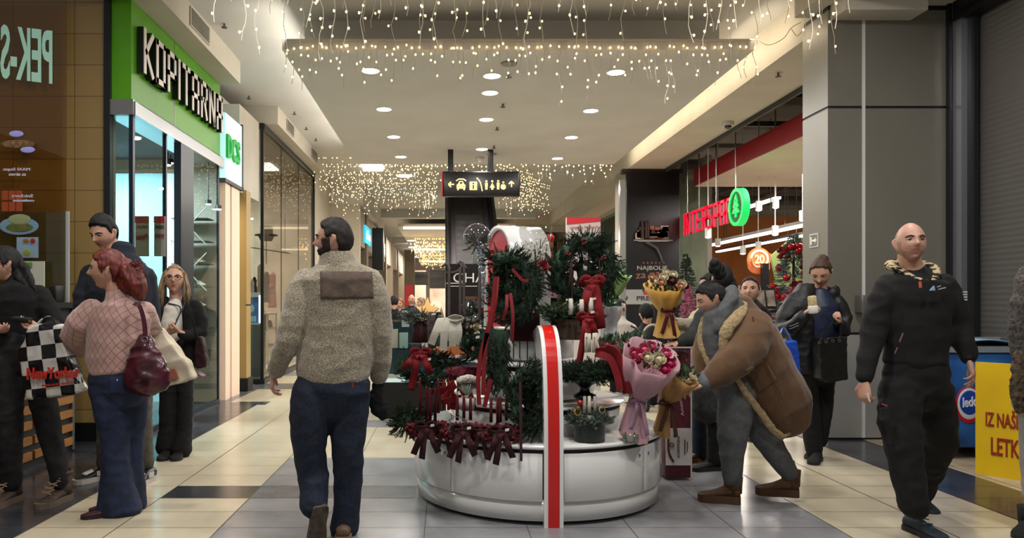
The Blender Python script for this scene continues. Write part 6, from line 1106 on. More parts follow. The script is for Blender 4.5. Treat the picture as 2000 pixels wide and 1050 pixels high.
t=thing('white_ribbon_roll','white furry trim on the middle tier','decoration',P(915,745,4.75)); mb=MB(); mb.tube([P(898,742,4.78),P(915,738,4.76),P(932,742,4.78)],.024,10,round_end=True); remesh(mb.build('fur',M('white_fur','b8b2a6',.95,bump=.8,bscale=90),t),.006,0,.004,(50,50,50))
t=thing('silver_plant','small silvery lavender plant in a white pot','plant',P(912,800,4.7)); mb=MB()
for q in range(60): p=P(912,772,4.72); d=Vector((R.gauss(0,.5),R.gauss(0,.5),1)).normalized(); mb.tube([p,p+d*R.uniform(.04,.08)],.0015,4)
mb.build('leaves',M('silver_leaf','6d7a68',.8,col2='93a08e',scale=30),t); c=P(912,800,4.72); mb=MB(); mb.lathe(c,[(0,0),(.045,0),(.06,.075),(0,.075)],24); mb.build('pot',M('pot_white','a8a3a0',.4),t,True)
# red-bowed fir wreath at left with gnome
t=thing('fir_wreath','low fir wreath with scarlet bow at the left end of the middle tier','wreath',P(832,740,4.95)); fir_ring('fir_branches',P(832,715,5.0),.15,.06,(0,-.5,1),t,n=240,up=(0,1,.3)); fir_heap('side_branches',P(872,708,5.0),(.12,.06,.04),t,n=60); bow('bow',P(822,690,4.82),.055,VELR,t,tails=((-.09,-.10),(-.05,-.24),(.05,-.13)),w_=.024); tagcard(P(838,701,4.80),t)
mb=MB(); mb.ball(P(828,686,4.86),.026,12); mb.ball(P(828,700,4.88),.032,12); mb.build('dark_bauble',M('bauble_dark','1c1414',.3,col2='8a8078',scale=30,contrast=(.55,.6)),t,True)
# velvet vase with frosted branches, plaid ribbon, cream bow
c=P(822,668,5.15); t=thing('velvet_vase','burgundy velvet vase with frosted fir and lit paper star','vase',c); mb=MB(); mb.lathe(c,[(0,0),(.068,0),(.060,.08),(.057,.15),(0,.15)],32); mb.build('vase',VELB,t,True); fir_heap('frosted_branches',c+Vector((0,0,.185)),(.13,.08,.03),t,n=110,mat=SNOWF); mb=MB(); cc=P(835,608,5.12)
pts=[cc+Vector((math.cos(a)*(.05 if q%2 else .10)*.8,0,math.sin(a)*(.05 if q%2 else .10))) for q,a in enumerate([math.pi/2+6.283*q/10 for q in range(10)])]
mb.prism(pts,(0,.03,0)); mb.build('paper_star',M('paper_star','e8c878',.6,emit=.5,ecol='ffb050',col2='c8b89a',scale=30),t)
mb=MB(); mb.prism([P(850,633,5.12),P(862,598,5.12),P(872,633,5.12)],(0,.04,0)); mb.build('paper_cone',M('paper_cone','b5ab98',.7),t)
PLAID=M('plaid_ribbon','2a2420',.8,col2='4a3c34',scale=30); t=thing('plaid_ribbon','dark plaid ribbon hanging in front of the velvet vase','ribbon',P(845,610,5.05)); mb=MB(); mb.ribbon(curve([P(856,612,5.08),P(844,612,5.02),P(842,640,5.0),P(844,680,5.0)]),(1,0,0),.028,.003); mb.build('ribbon_fabric',PLAID,t); tagcard(P(847,613,4.98),t,.014,.006)
CRB=M('cream_ribbon','b2aea0',.7,sheen=.3,col2='a5a192',scale=10); t=thing('cream_bow','wide cream ribbon bow with long hanging tails at the left of the top tier','bow',P(870,625,4.95)); 
for x0,x1,x2,y2 in ((862,852,842,672),(868,862,858,655),(873,868,866,684),(880,878,872,664),(885,884,884,676),(888,896,892,672)): mb=MB(); mb.ribbon(curve([P(873,624,4.98),P(x0,622,4.9),P(x1,645,4.86),P(x2,y2,4.87)]),(1,.0,.1),.024,.0025); mb.build('ribbon_tail',CRB,t)
mb=MB(); mb.ribbon(curve([P(873,626,4.93),P(888,618,4.88),P(905,624,4.9),P(890,630,4.86),P(876,628,4.9)]),(0,-.6,.6),.018,.0025); mb.build('ribbon_loop',CRB,t)
t=thing('pine_basket','dark moss and cone basket with cream blossom right of the cream bow','planter',P(915,650,5.0)); fir_heap('moss',P(908,640,5.0),(.09,.06,.05),t,n=60,mat=M('moss_dark','1a1c10',.9,col2='2e2c18',scale=12)); mb=MB()
for q in range(40): p=P(930+R.gauss(0,8),638+R.gauss(0,6),4.92); d=Vector((R.uniform(-1,1),R.uniform(-1,1),R.uniform(-1,1))).normalized(); s_=d.orthogonal().normalized(); mb.add([p,p+d*.016+s_*.010,p+d*.03,p+d*.016-s_*.010],[(0,1,2,3)])
mb.build('blossoms',M('blossom_cream','b8ab8a',.7),t)
# tall grey wooden candy canes
GW=M('grey_wood','4a4140',.8,col2='5c5250',scale=20)
for i,(x,y0,y1,hk) in enumerate([(877,516,640,-1),(899,520,630,1),(906,512,640,-1),(937,525,640,0)]):
    t=thing('wooden_cane','tall grey wooden cane before the dark banner, %s from left'%['first','second','third','fourth'][i],'decoration',P(x,y1,5.05),'grey canes before the banner'); mb=MB(); pts=[P(x,y1,5.05),P(x,y0+8,5.05)]+([P(x+2*hk,y0+1,5.05),P(x+7*hk,y0-2,5.05),P(x+11*hk,y0+3,5.05)] if hk else []); mb.tube(pts,.010,8,round_end=True); mb.build('cane',GW,t,True)
# balloon globe on stick
t=thing('bubble_balloon','clear round balloon with flowers inside on a ribboned silver stick','balloon',P(935,600,5.2)); mb=MB(); mb.ball(P(932,463,5.2),.095,32); mb.build('clear_sphere',glassmat('balloon_film','f0f0f4',.10,.02),t,True); fir_heap('inner_greenery',P(932,472,5.2),(.055,.05,.04),t,n=30,core=False,mat=M('inner_green','2c332b',.8,col2='6a6a60',scale=30)); mb=MB(); mb.tube([P(938,480,5.2),P(942,530,5.2),P(940,600,5.2)],[.028,.024,.020],10); remesh(mb.build('silver_foil_stick',M('silver_foil','9aa0aa',.25,metal=.7,col2='c2c8d2',scale=25),t),.006,0,.006,(30,30,50))
mb=MB(); mb.lathe(P(932,463,5.2),[(.094,-.004),(.098,0),(.094,.004)],36,axis=(0,1,0)); mb.build('seam_rim',M('balloon_rim','a8a4a8',.2,metal=.4),t,True)
t=thing('clear_vase','tall clear square vase beside the balloon stick','vase',P(928,515,5.4)); a=P(922,488,5.4); b_=P(936,515,5.4); mb=MB(); mb.box((a.x,5.36,b_.z),(b_.x,5.41,a.z)); mb.build('vase_glass',M('vase_pale','8f978a',.2),t)
# glass jar on tier
t=thing('glass_jar','round clear jar with cork and greenery behind the canes','jar',P(920,625,5.3)); mb=MB(); mb.lathe(P(920,625,5.3),[(0,0),(.06,0),(.085,.05),(.085,.10),(.05,.135),(.05,.15)],28); mb.build('jar_glass',glassmat('jar_glass','e4e8e4',.2),t,True); mb=MB(); mb.lathe(P(920,625,5.3),[(0,.148),(.052,.148),(.055,.17),(0,.17)],20); mb.build('cork_lid',M('cork','7a6040',.9),t); fir_heap('jar_greenery',P(920,612,5.3),(.05,.05,.03),t,n=25,core=False)
# hanging ribbons of the garland
t=thing('long_red_ribbon','long red ribbon falling beside the hanging fir column','ribbon',P(950,780,4.62))
for pts in ([(968,540),(962,600),(950,660),(946,700),(944,770)],[(952,650),(940,690),(934,740),(936,790)],[(958,740),(952,770),(946,795)]): mb=MB(); mb.ribbon(curve([P(a,b_,4.66) for a,b_ in pts]),(1,0,.15),.014,.002); mb.build('ribbon_fabric',VELR,t)
t=thing('small_fir_wreath','small fir wreath hanging at the left of the fir column','wreath',P(925,690,4.8)); fir_ring('fir_branches',P(925,678,4.82),.045,.045,(0,-1,0),t,n=120,sprl=.06,nl=.022); tagcard(P(933,658,4.75),t)
# orange-lit display shelf, glass counters behind the kiosk
t=thing('counter_display','low display board with orange light coloured in, behind the kiosk shelf','display',P(880,690,5.6)); a=P(835,677,5.6); b_=P(925,693,5.6); mb=MB(); mb.box((a.x,5.6,b_.z),(b_.x,5.62,a.z)); mb.build('orange_lit_panel',M('orange_lit_panel','b06a3c',.3,metal=.3,emit=.12),t); mb=MB(); mb.box((a.x-.05,5.3,b_.z-.03),(b_.x+.1,5.7,b_.z-.005)); mb.build('shelf',WHITE,t)  # orange lighting put into the panel's colour and faint emission
# maroon gift carton stand
t=thing('promo_carton','tall maroon and white printed carton standing at the right of the kiosk','box',P(1325,938,5.6)); a=P(1300,678,5.6); b_=P(1350,938,5.6); mb=MB(); mb.box((a.x,5.6,.02),(b_.x,5.80,a.z),0); o=bevel(mb.build('carton',M('carton_maroon','451420',.5,col2='541c2a',scale=22),t),.006); 
mb=MB(); c0=P(1300,836,5.595); c1=P(1346,908,5.595); mb.box((c0.x+.002,5.590,c1.z),(c1.x+.01,5.6,c0.z)); mb.build('white_panel',M('carton_white','b8b3b0',.5),t); mb=MB(); mb.box((b_.x-.006,5.592,.02),(b_.x+.004,5.6,a.z)); mb.box((a.x,5.592,a.z-.006),(b_.x,5.6,a.z+.004)); mb.build('white_edge',MATS['carton_white'],t)
mesh_text('CANTIZA','lettering',M('carton_ink','3a2a2e',.6),t,P(1325,872,5.585),(0,0,1),(-1,0,0),.16,.016,.002); mesh_text('Amazing','script_lettering',M('carton_script','b79aa0',.6),t,P(1331,790,5.585),(-.15,0,1),(-1,0,-.15),.17,.03,.002)
mb=MB(); mb.box(P(1337,858,5.585),P(1338.2,886,5.59)); mb.box(P(1342,862,5.585),P(1342.8,882,5.59)); mb.build('small_print',MATS['carton_ink'],t); mb=MB(); mb.lathe(P(1312,868,5.585),[(.012,0),(.018,0),(.018,.004),(.012,.004)],12,axis=(0,-1,0)); mb.ribbon(curve([P(1306,838,5.58),P(1306,880,5.575),P(1316,902,5.58)]),(1,0,0),.008,.001); mb.build('brown_ribbon',M('ribbon_brown','4a2a18',.6),t)
# ---------------------------------------------------------------- lights on strings
WIRE=M('wire_white','8b8579',.6); WIREW=M('wire_pale','c2bba9',.6); BULB=M('bulb_warm','ffd28a',.5,emit=5.5); BULB2=M('bulb_far','ffe2a8',.5,emit=2.6)
def icicle(label, pts0, pts1, n, lmin, lmax, br, name='icicle_light_string', wire_r=.0022, mat=BULB, nb=5, wob=.03, bulbmesh=5, group=None):
    a=Vector(pts0); b_=Vector(pts1); t=thing(name,label,'light string',a,group); d=(b_-a); w=MB(); w.tube([a+d*i/20+Vector((0,0,-.012*abs(math.sin(i*.9)))) for i in range(21)],wire_r*1.5,4); bl=[]
    for i in range(n):
        p=a+d*((i+R.uniform(.2,.8))/n); L=R.uniform(lmin,lmax) if R.random()>.3 else R.uniform(lmin,(lmin+lmax)/2); k=max(4,int(L/.07)); pts=[p]; ph=R.random()*6
        for j in range(1,k+1):
            q=p+Vector((wob*math.sin(ph+j*.9)*min(1,j/3)*R.uniform(.3,1),wob*.5*math.cos(ph+j*1.3),-L*j/k)); pts.append(q)
        w.tube(pts,wire_r,3)
        m=max(1,int(nb*L/lmax+.5))
        for j in range(m):
            q=pts[min(k,max(1,int(k*(j+R.uniform(.3,.9))/m)))]; o_=Vector((R.uniform(-1,1)*.022,R.uniform(-.01,.01),-.008)); w.tube([q,q+o_],wire_r*1.4,3); bl.append(q+o_*1.2)
    w.build('wire',WIREW if wire_r>.002 else WIRE,t)
    bm_=MB(); bm_.ball((0,0,0),br,6,sc=(1,1,1.3)); o0=bm_.build('bulb',mat,t); o0.location=bl[0]-a
    me=o0.data; me.transform(Matrix.Translation(a))    # vertices were stored relative to the string's base
    R2=random.Random(5); R2.shuffle(bl)
    for q in bl[1:100]: c=o0.copy(); SC.collection.objects.link(c); c.parent=t; c.location=q-a
    o0.location=bl[0]-a
    if len(bl)>100:
        m_=MB()
        for q in bl[100:]: m_.ball(q,br,5,sc=(1,1,1.3))
        z=m_.build('bulb',mat,t); z['kind']='stuff'
    return t
icicle('nearest icicle light string across the ceiling, big bulbs on long loose wires',(-1.9,6.0,4.58),(3.35,6.0,4.58),44,.75,1.28,.0095,nb=9,wire_r=.0032)
icicle('second icicle light string close behind the nearest one, shorter wires',(-1.7,6.9,4.58),(3.7,6.9,4.58),38,.45,1.0,.009,nb=6,wire_r=.003)
icicle('icicle light string hung along the front edge of the dropped panel',(-1.80,8.17,4.25),(3.44,8.17,4.25),66,.22,.74,.0105,nb=5,wire_r=.0034)
icicle('icicle light string along the far edge of the dropped panel',(-1.80,15.03,4.2),(3.44,15.03,4.2),56,.12,.50,.014,nb=4,wire_r=.003,mat=BULB2)
for i,y in enumerate((16.2,17.2,18.3,19.6)): icicle('dense curtain of small lights left of the wayfinding sign, %s row'%['first','second','third','last'][i],(-2.9,y,4.59),(-.15,y,4.59),30,.6,1.15,.0105,nb=7,mat=BULB2,group='light curtain at the left')
for i,(x,y) in enumerate(((1.7,16.8),(2.0,17.8),(2.35,18.6))): icicle('dense curtain of golden lights right of the wayfinding sign, %s row'%['front','middle','rear'][i],(x-.55,y,4.59),(x+.5,y+1.5,4.59),17,.6,1.15,.0105,nb=8,mat=BULB2,group='light curtain at the right')
for i,y in enumerate((31,35,42)): icicle('distant golden light string down the mall, %s'%['nearest','middle','farthest'][i],(-1.4,y,4.09),(.1,y,4.09),20,.5,1.0,.028,nb=6,mat=M('bulb_amber','ffca84',.5,emit=1.6),group='distant light strings')
t=thing('light_cable','pale cable looping from the panel corner to the column top','cable',(3.4,8.1,4.2)); mb=MB(); mb.tube(curve([Vector((3.44,8.15,4.25)),P(1500,88,7.9),P(1530,75,7.7),P(1545,55,7.6),P(1565,43,7.5)]),.004,5); mb.tube(curve([P(1545,55,7.6),P(1556,70,7.55),P(1566,62,7.5)]),.004,5); mb.build('cable',WIREW,t)

# ---------------------------------------------------------------- wayfinding sign and escalator
SY=M('sign_yellow','f0d68a',.5,emit=.9); SBLK=M('sign_black','0a0908',.3)
t=thing('wayfinding_sign','black hanging wayfinding sign with glowing yellow pictograms in front of the escalator','sign',P(940,355,13.5)); a=P(864,334,13.5); b_=P(1016,383,13.5); mb=MB(); mb.box((a.x,13.5,b_.z),(b_.x,13.66,a.z)); bevel(mb.build('sign_box',SBLK,t),.03,3); mb=MB(); mb.box((a.x-.02,13.48,b_.z+.02),(a.x+.005,13.68,a.z-.02)); mb.build('red_end',M('sign_red_end','a01820',.4,emit=.3),t)
for x in (880,958): mb=MB(); q=P(x,334,13.58); mb.box((q.x-.05,13.55,q.z),(q.x+.05,13.6,4.15)); mb.build('hanger',SBLK,t)
def sg(x,y): return P(x,y,13.485)
def sbox(mb,x0,y0,x1,y1): a=sg(x0,y0); b_=sg(x1,y1); mb.box((a.x,13.48,b_.z),(b_.x,13.498,a.z))
def arrow(cx,cy,dr,nm):
    mb=MB(); v_={'l':(-1,0),'u':(0,-1)}[dr]; w_=(v_[1],v_[0]); tip=(cx+v_[0]*6,cy+v_[1]*6)
    for sgn in (-1,1): e=(tip[0]-v_[0]*5+w_[0]*5*sgn,tip[1]-v_[1]*5+w_[1]*5*sgn); mb.tube([sg(*tip),sg(*e)],.012,4)
    mb.tube([sg(*tip),sg(cx-v_[0]*5,cy-v_[1]*5)],.012,4); mb.build(nm,SY,t)
arrow(882,360,'l','left_arrow'); arrow(999,360,'u','up_arrow')
mb=MB(); sbox(mb,892,360,909,368); mb.prism([sg(*q) for q in ((894,360),(897,353),(904,353),(907,360))],(0,.012,0)); sbox(mb,893,368,896,371); sbox(mb,905,368,908,371); mb.tube([sg(891,353),sg(896,349.5),sg(905,349.5),sg(910,353)],.010,4); mb.build('car_pictogram',SY,t)
mb=MB(); sbox(mb,898,355,903,359); mb.ball(sg(896,364),.012,8); mb.ball(sg(905,364),.012,8); mb.build('car_window',SBLK,t)
mb=MB(); sbox(mb,917,354.5,932,371); bevel(mb.build('info_tile',SY,t),.02,3); mb=MB(); a=sg(924.5,358); mb.box((a.x-.014,13.465,sg(0,363).z-.055),(a.x+.012,13.481,sg(0,361).z)); mb.ball(sg(924.5,358)-Vector((0,.02,0)),.016,8); mb.build('info_letter',SBLK,t)
mb=MB(); mb.tube(curve([sg(931,347),sg(938,356),sg(942,373)]),.010,4); mb.build('divider',SY,t)
for i,(x,y,k) in enumerate(((950,355,0),(961.5,355,1),(973,354.5,0),(983,357,2))):
    mb=MB(); mb.tube([sg(x+1.6*math.cos(q),y-1+1.6*math.sin(q)) for q in [6.283*j/8 for j in range(8)]],.006,4,closed=True)
    if k==0: sbox(mb,x-2.6,y+2,x+2.6,y+9); sbox(mb,x-2.2,y+9,x-.4,y+15); sbox(mb,x+.4,y+9,x+2.2,y+15)
    elif k==1: mb.prism([sg(x,y+1.5),sg(x-5,y+11),sg(x+5,y+11)],(0,.012,0)); sbox(mb,x-2,y+11,x+2,y+15)
    else: mb.tube([sg(x+5*math.cos(q)*.8,y+8+4*math.sin(q)) for q in [6.283*j/12 for j in range(12)]],.012,4,closed=True); sbox(mb,x-4,y+3,x+3,y+10)
    mb.build('person_pictogram' if k!=2 else 'wheelchair_pictogram',SY,t)
t=thing('escalator','dark escalator rising away behind the kiosk','escalator',(.45,16,0)); sl=math.tan(math.radians(35)); xl,xr=.02,1.36; y0=15.9; y1=23.6
STEP=M('escalator_step','626265',.5,metal=.1,col2='6c6c6f',scale=8); SKT=M('escalator_skirt','6a6470',.35,metal=.3); EDK=M('escalator_dark','0e0f12',.4)
mb=MB(); k_=0
while y0+k_*.29<y1: yy=y0+k_*.29; mb.box((xl+.27,yy,yy*sl-y0*sl),(xr-.27,yy+.29,(yy-y0)*sl+.2)); k_+=1
mb.build('steps',STEP,t)
for sgn,x in ((1,xl),(-1,xr)):
    mb=MB(); mb.prism([(x+sgn*.15,y0,.0),(x+sgn*.15,y1,(y1-y0)*sl),(x+sgn*.15,y1,(y1-y0)*sl+.55),(x+sgn*.15,y0,.55)],(sgn*.12,0,0)); mb.build('skirt',SKT,t)
    mb=MB(); mb.prism([(x,y0-.4,0),(x,y1,(y1-y0)*sl-.4),(x,y1,(y1-y0)*sl+1.0),(x,y0-.4,1.0)],(sgn*.15,0,0)); mb.build('balustrade',EDK,t)
    mb=MB(); mb.tube([(x+sgn*.08,y0-.5,.5),(x+sgn*.08,y0-.6,.8),(x+sgn*.08,y0-.4,1.02),(x+sgn*.08,y1,(y1-y0)*sl+1.02)],.05,8); mb.build('handrail',KBLK,t)
# CHA banner of the stand behind
BAN=M('banner_brown','17100e',.35); t=thing('stand_banner','dark brown banner with white capital letters behind the grey canes','sign',P(908,610,6.6)); a=P(870,515,6.6); b_=P(948,625,6.6); mb=MB(); mb.box((a.x,6.6,b_.z),(b_.x,6.64,a.z)); mb.build('panel',BAN,t); mb=MB(); mb.box((a.x+.05,6.61,0),(a.x+.08,6.64,b_.z)); mb.build('leg',KBLK,t); mb=MB(); mb.box((b_.x-.08,6.61,0),(b_.x-.05,6.64,b_.z)); mb.build('leg',KBLK,t)
mesh_text('CHA','lettering',M('banner_white','d5cfc6',.5,emit=.15),t,P(917,542,6.59),(1,0,0),(0,0,1),.29,.085,.003)
mb=MB(); mb.box(P(872,552,6.59),P(905,553.5,6.6)); mb.box(P(880,558,6.59),P(932,559.2,6.6)); mb.build('underline',MATS['banner_white'],t); mb=MB(); mb.tube(curve([P(872,532,6.58),P(890,530,6.57),P(902,520,6.57),P(898,515,6.58)]),.010,5); mb.build('swirl',M('swirl_brown','5a4034',.5),t)
# glass jewellery counters behind
GC=glassmat('counter_glass','cfe0dc',.08); WLIT=M('lit_tray','cfe6e4',.5,emit=.35)
def gcounter(x0,x1,y0,y1,label,low=True):
    t=thing('glass_counter',label,'counter',((x0+x1)/2,y0,0)); mb=MB(); mb.box((x0,y0,0),(x1,y1,.42 if low else .55)); mb.build('base',KBLK,t); mb=MB(); mb.box((x0,y0,.42),(x1,y1,.46)); mb.build('lit_tray',WLIT,t)
    for z in (.80,1.12): mb=MB(); mb.box((x0,y0,z),(x1,y1,z+.012)); mb.build('glass_shelf',GC,t)
    mb=MB()
    for x in (x0,x1-.015): mb.box((x,y0,.46),(x+.015,y0+.015,1.13))
    mb.build('post',ALU,t); mb=MB(); mb.box((x0,y1-.02,.46),(x1,y1,1.12)); mb.build('back_panel',M('counter_back','2b3a44',.4),t)
    return t
gcounter(-.72,.02,8.6,9.2,'low glass display counter with lit white tray left behind the kiosk'); gcounter(.15,.9,8.6,9.2,'glass display counter hidden mostly by the kiosk')
for i,(x,y,w_,h_,d_) in enumerate([(-.60,8.75,.05,.22,0),(-.48,8.7,.05,.18,0),(-.35,8.8,.10,.05,0),(-.2,8.75,.07,.08,0),(-.62,8.7,.08,.04,1),(-.45,8.75,.08,.05,1),(-.25,8.7,.09,.04,1)]):
    z=.812 if d_==0 else .46; mb=MB(); mb.box((x-w_,y-.03,z),(x+w_,y+.05,z+h_)); o=bevel(mb.build('gift_box',M(['box_cream','box_teal','box_dark','box_white'][i%4],['a8a492','7f9c94','2c3438','b9bdbb'][i%4],.5)),.004); tag(o,'small %s gift box in the glass counter, %s'%(['cream','teal','dark','white'][i%4],['far left, tall','second, tall','wide on the upper shelf','right on the upper shelf','lower left tray','lower middle tray','lower right tray'][i]),'box','gift boxes in the glass counter')
t=thing('acrylic_notice','small upright notice card in an acrylic frame on the glass counter','sign',P(800,655,8.7)); mb=MB(); a=P(783,603,8.7); b_=P(801,640,8.7); mb.box((a.x,8.7,b_.z),(b_.x,8.71,a.z)); mb.build('frame',M('frame_dark','2a2a2e',.4),t); mb=MB(); a=P(784.5,606,8.69); b_=P(799.5,638,8.69); mb.box((a.x,8.69,b_.z),(b_.x,8.699,a.z)); mb.build('card',M('card_pale','b8c4c6',.5),t)

# ---------------------------------------------------------------- snack bar: counter, glass, reflected lettering modelled on the glass
SLAT=M('wood_slat','8a5a2c',.5,col2='a06d38',scale=20,stretch=(1,.15,1)); CTRD=M('counter_dark','1c1c1e',.5)
t=thing('snack_counter','dark snack bar counter with orange wood slats at the left','counter',(-3.4,5.9,0)); mb=MB(); mb.box((-4.6,3.6,.0),(-3.38,6.7,1.30)); mb.build('counter_body',CTRD,t)
for k_ in range(9):
    for j,(a,b_) in enumerate(((3.7,5.2),(5.24,6.02),(6.06,6.68))): mb=MB(); mb.box((-3.385,a,.07+k_*.125),(-3.355,b_,.135+k_*.125)); mb.build('slat',SLAT,t)
mb=MB(); mb.box((-4.62,3.58,1.30),(-3.32,6.72,1.35)); mb.build('worktop',KBLK,t); mb=MB(); mb.box((-3.40,6.68,.02),(-3.36,6.72,1.3)); mb.build('end_trim',ALU,t); mb=MB(); mb.box((-3.37,5.35,.62),(-3.352,5.42,1.2)); mb.build('led_strip',M('led_warm','fff0c8',.5,emit=4),t)
t=thing('glass_screen','tall frameless glass screen with bright edge standing on the snack counter','screen',(-3.42,6.7,1.35)); mb=MB(); mb.box((-4.6,6.66,1.35),(-3.40,6.67,2.16)); mb.build('pane',GLASS,t); mb=MB(); mb.box((-3.41,6.655,1.35),(-3.385,6.68,2.17)); mb.build('edge',M('glass_edge','9fa3a4',.3),t)
t=thing('card_terminal','dark payment machine on the snack counter','terminal',P(118,600,6.5)); mb=MB(); a=P(108,585,6.5); b_=P(134,640,6.5); mb.box((a.x,6.4,1.351),(b_.x-.06,6.55,1.50)); bevel(mb.build('case',KBLK,t),.01)
t=thing('notice_sheet','white and green notice sheet behind the dark haired person','paper',P(70,550,6.6)); a=P(50,510,6.6); b_=P(88,556,6.6); mb=MB(); mb.box((a.x,6.58,b_.z-.1),(b_.x,6.60,a.z)); mb.build('sheet',M('sheet_white','b6b8a8',.6),t); mb=MB(); mb.box((a.x,6.575,a.z-.06),(a.x+.07,6.58,a.z-.01)); mb.build('green_mark',M('sheet_green','4f8a3a',.6),t)
MINT=M('mint_letter_reflection','9cc8b4',.5,emit=.28); t=thing('snack_bar_glass','tall glass panel with modelled reflection of pale green lettering and menu pictures','window',(-4.4,7.1,0)); mb=MB(); mb.box((-8,7.10,1.36),(-3.635,7.11,4.28)); mb.build('pane',glassmat('menu_glass','e8dcc4',.05),t)  # reflection of an unseen sign and menu, built as faintly glowing shapes
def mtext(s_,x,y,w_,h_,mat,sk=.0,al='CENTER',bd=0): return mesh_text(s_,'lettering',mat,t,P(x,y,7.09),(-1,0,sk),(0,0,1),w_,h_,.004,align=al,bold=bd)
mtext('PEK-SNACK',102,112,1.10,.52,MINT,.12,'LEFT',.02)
mtext('MAXI Stapic',32,331,.26,.035,M('menu_text_reflection','b8b4c4',.5,emit=.25)); mtext('sa sirom',34,340,.16,.03,MATS['menu_text_reflection']); mtext('Snickers',44,382,.2,.03,MATS['menu_text_reflection']); mtext('combination',46,391,.2,.025,MATS['menu_text_reflection'])
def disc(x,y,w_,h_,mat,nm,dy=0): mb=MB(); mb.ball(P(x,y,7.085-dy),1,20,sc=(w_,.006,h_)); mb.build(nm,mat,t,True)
disc(37,441,.19,.085,M('plate_blue','8fa0c4',.4,emit=.2),'plate'); disc(38,444,.13,.045,M('sandwich','9a7448',.7,col2='4a6a2c',scale=20,emit=.12),'sandwich_reflection',.006); disc(38,428,.11,.05,M('bun','b8a882',.6,emit=.15),'bun_reflection',.008)
disc(35,281,.17,.04,M('baguette','8a6a48',.6,col2='5a4230',scale=30,emit=.1),'baguette_reflection'); disc(32,261,.07,.03,M('cheese','9090d0',.5,emit=.3),'cheese_reflection'); disc(54,292,.07,.03,MATS['cheese'],'cheese_reflection')
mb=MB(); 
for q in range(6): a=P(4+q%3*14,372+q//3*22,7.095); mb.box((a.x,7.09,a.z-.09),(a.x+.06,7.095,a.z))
mb.build('orange_block_reflection',M('menu_orange','8a3a1c',.6,emit=.15),t)
mb=MB(); a=P(33,463,7.095); b_=P(75,503,7.095); mb.box((a.x,7.09,b_.z),(b_.x,7.096,a.z)); mb.build('menu_card_reflection',M('menu_card_reflection','a8aac8',.5,emit=.25),t)
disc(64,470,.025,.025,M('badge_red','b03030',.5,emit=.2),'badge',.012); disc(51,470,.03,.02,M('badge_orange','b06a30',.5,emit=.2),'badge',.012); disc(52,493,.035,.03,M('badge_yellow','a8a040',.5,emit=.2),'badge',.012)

# ---------------------------------------------------------------- shoe shop interior
t=thing('shoe_rack','white wall rack with diagonal rods and shoe shelves inside the green shop','shelf',(-3.3,9.9,0)); mb=MB()
for z in (.35,.7,1.0,1.28,1.55,1.85,2.15,2.45): mb.box((-3.6,9.72,z),(-3.12,10.0,z+.012))
mb.build('shelf',M('shelf_dark','3a3c3e',.5),t); mb=MB()
for z in (.6,1.5,2.1): mb.tube([(-3.6,9.7,z),(-3.12,9.7,z+.5)],.008,5); mb.tube([(-3.12,9.7,z),(-3.6,9.7,z+.5)],.008,5)
mb.build('rod',M('rod_white','b8b8b2',.5),t)
def shoe_(x,y,z,mat,lab,dg): mb=MB(); shoe_into(mb,None,Vector((x,y,z)),look(400,dg),L=.22,W=.08,H=.08,soleh=.012); o=mb.build('shoe',mat,None,True); tag(o,lab,'shoe','shoes on the white rack')
scol=[('beige','9a8a74'),('pink','a8687a'),('cream','b0a488'),('white','b8b5ae'),('tan','8a6a4c')]; rows=['second','third','fourth','fifth','sixth','seventh']
for i,z in enumerate((.712,1.012,1.292,1.562,1.862,.362)):
    for j,x in enumerate((-3.5,-3.3)):
        c_=scol[(i*2+j)%5]; shoe_(x,9.92,z,M('shoe_'+c_[0],c_[1],.5),'%s shoe on the %s shelf from the bottom of the white rack, %s'%(c_[0],['second','third','fourth','fifth','sixth','lowest'][i],'left' if j==0 else 'right'),(20,-20)[j])
POSM=M('poster_dark','1c2226',.4); t=thing('framed_board','narrow dark framed board leaning on the blue door frame of the green shop','poster',(-3.1,8.95,1.6)); mb=MB(); mb.obox((-3.12,9.0,1.72),(.0,.14,0),(.012,0,0),(0,0,.42)); mb.build('frame',POSM,t); mb=MB(); mb.obox((-3.105,9.0,1.72),(0,.12,0),(.004,0,0),(0,0,.38)); mb.build('sheet',M('poster_grey','3a4448',.4,col2='4c565a',scale=6),t)
t=thing('sale_board_reflection','reflection of two red headed sale boards, modelled as boards behind the shop window','sign',(-3.3,7.6,1.9))  # mirror-written reflection in the pane, built as solid boards
for px0,px1,tx1,tx2 in ((264,290,'SIVA','Posa'),(301,322,'SEZONA','spona')):
    a=P(px0,422,7.95); b_=P(px1,482,7.95); mb=MB(); mb.box((a.x,7.95,b_.z-.1),(b_.x,7.97,a.z)); mb.build('board',M('board_grey','8a8480',.6),t); mb=MB(); mb.box((a.x,7.94,a.z-.07),(b_.x,7.95,a.z)); mb.build('red_header',M('board_red','8a1c22',.5),t); mesh_text(tx2,'lettering',MATS['board_red'],t,P((px0+px1)/2,462,7.94),(-1,0,0),(0,0,1),(b_.x-a.x)*.85,.06,.003); mesh_text(tx1,'lettering',M('board_dim','4a3a3c',.5),t,P((px0+px1)/2,443,7.94),(-1,0,0),(0,0,1),(b_.x-a.x)*.8,.035,.003)
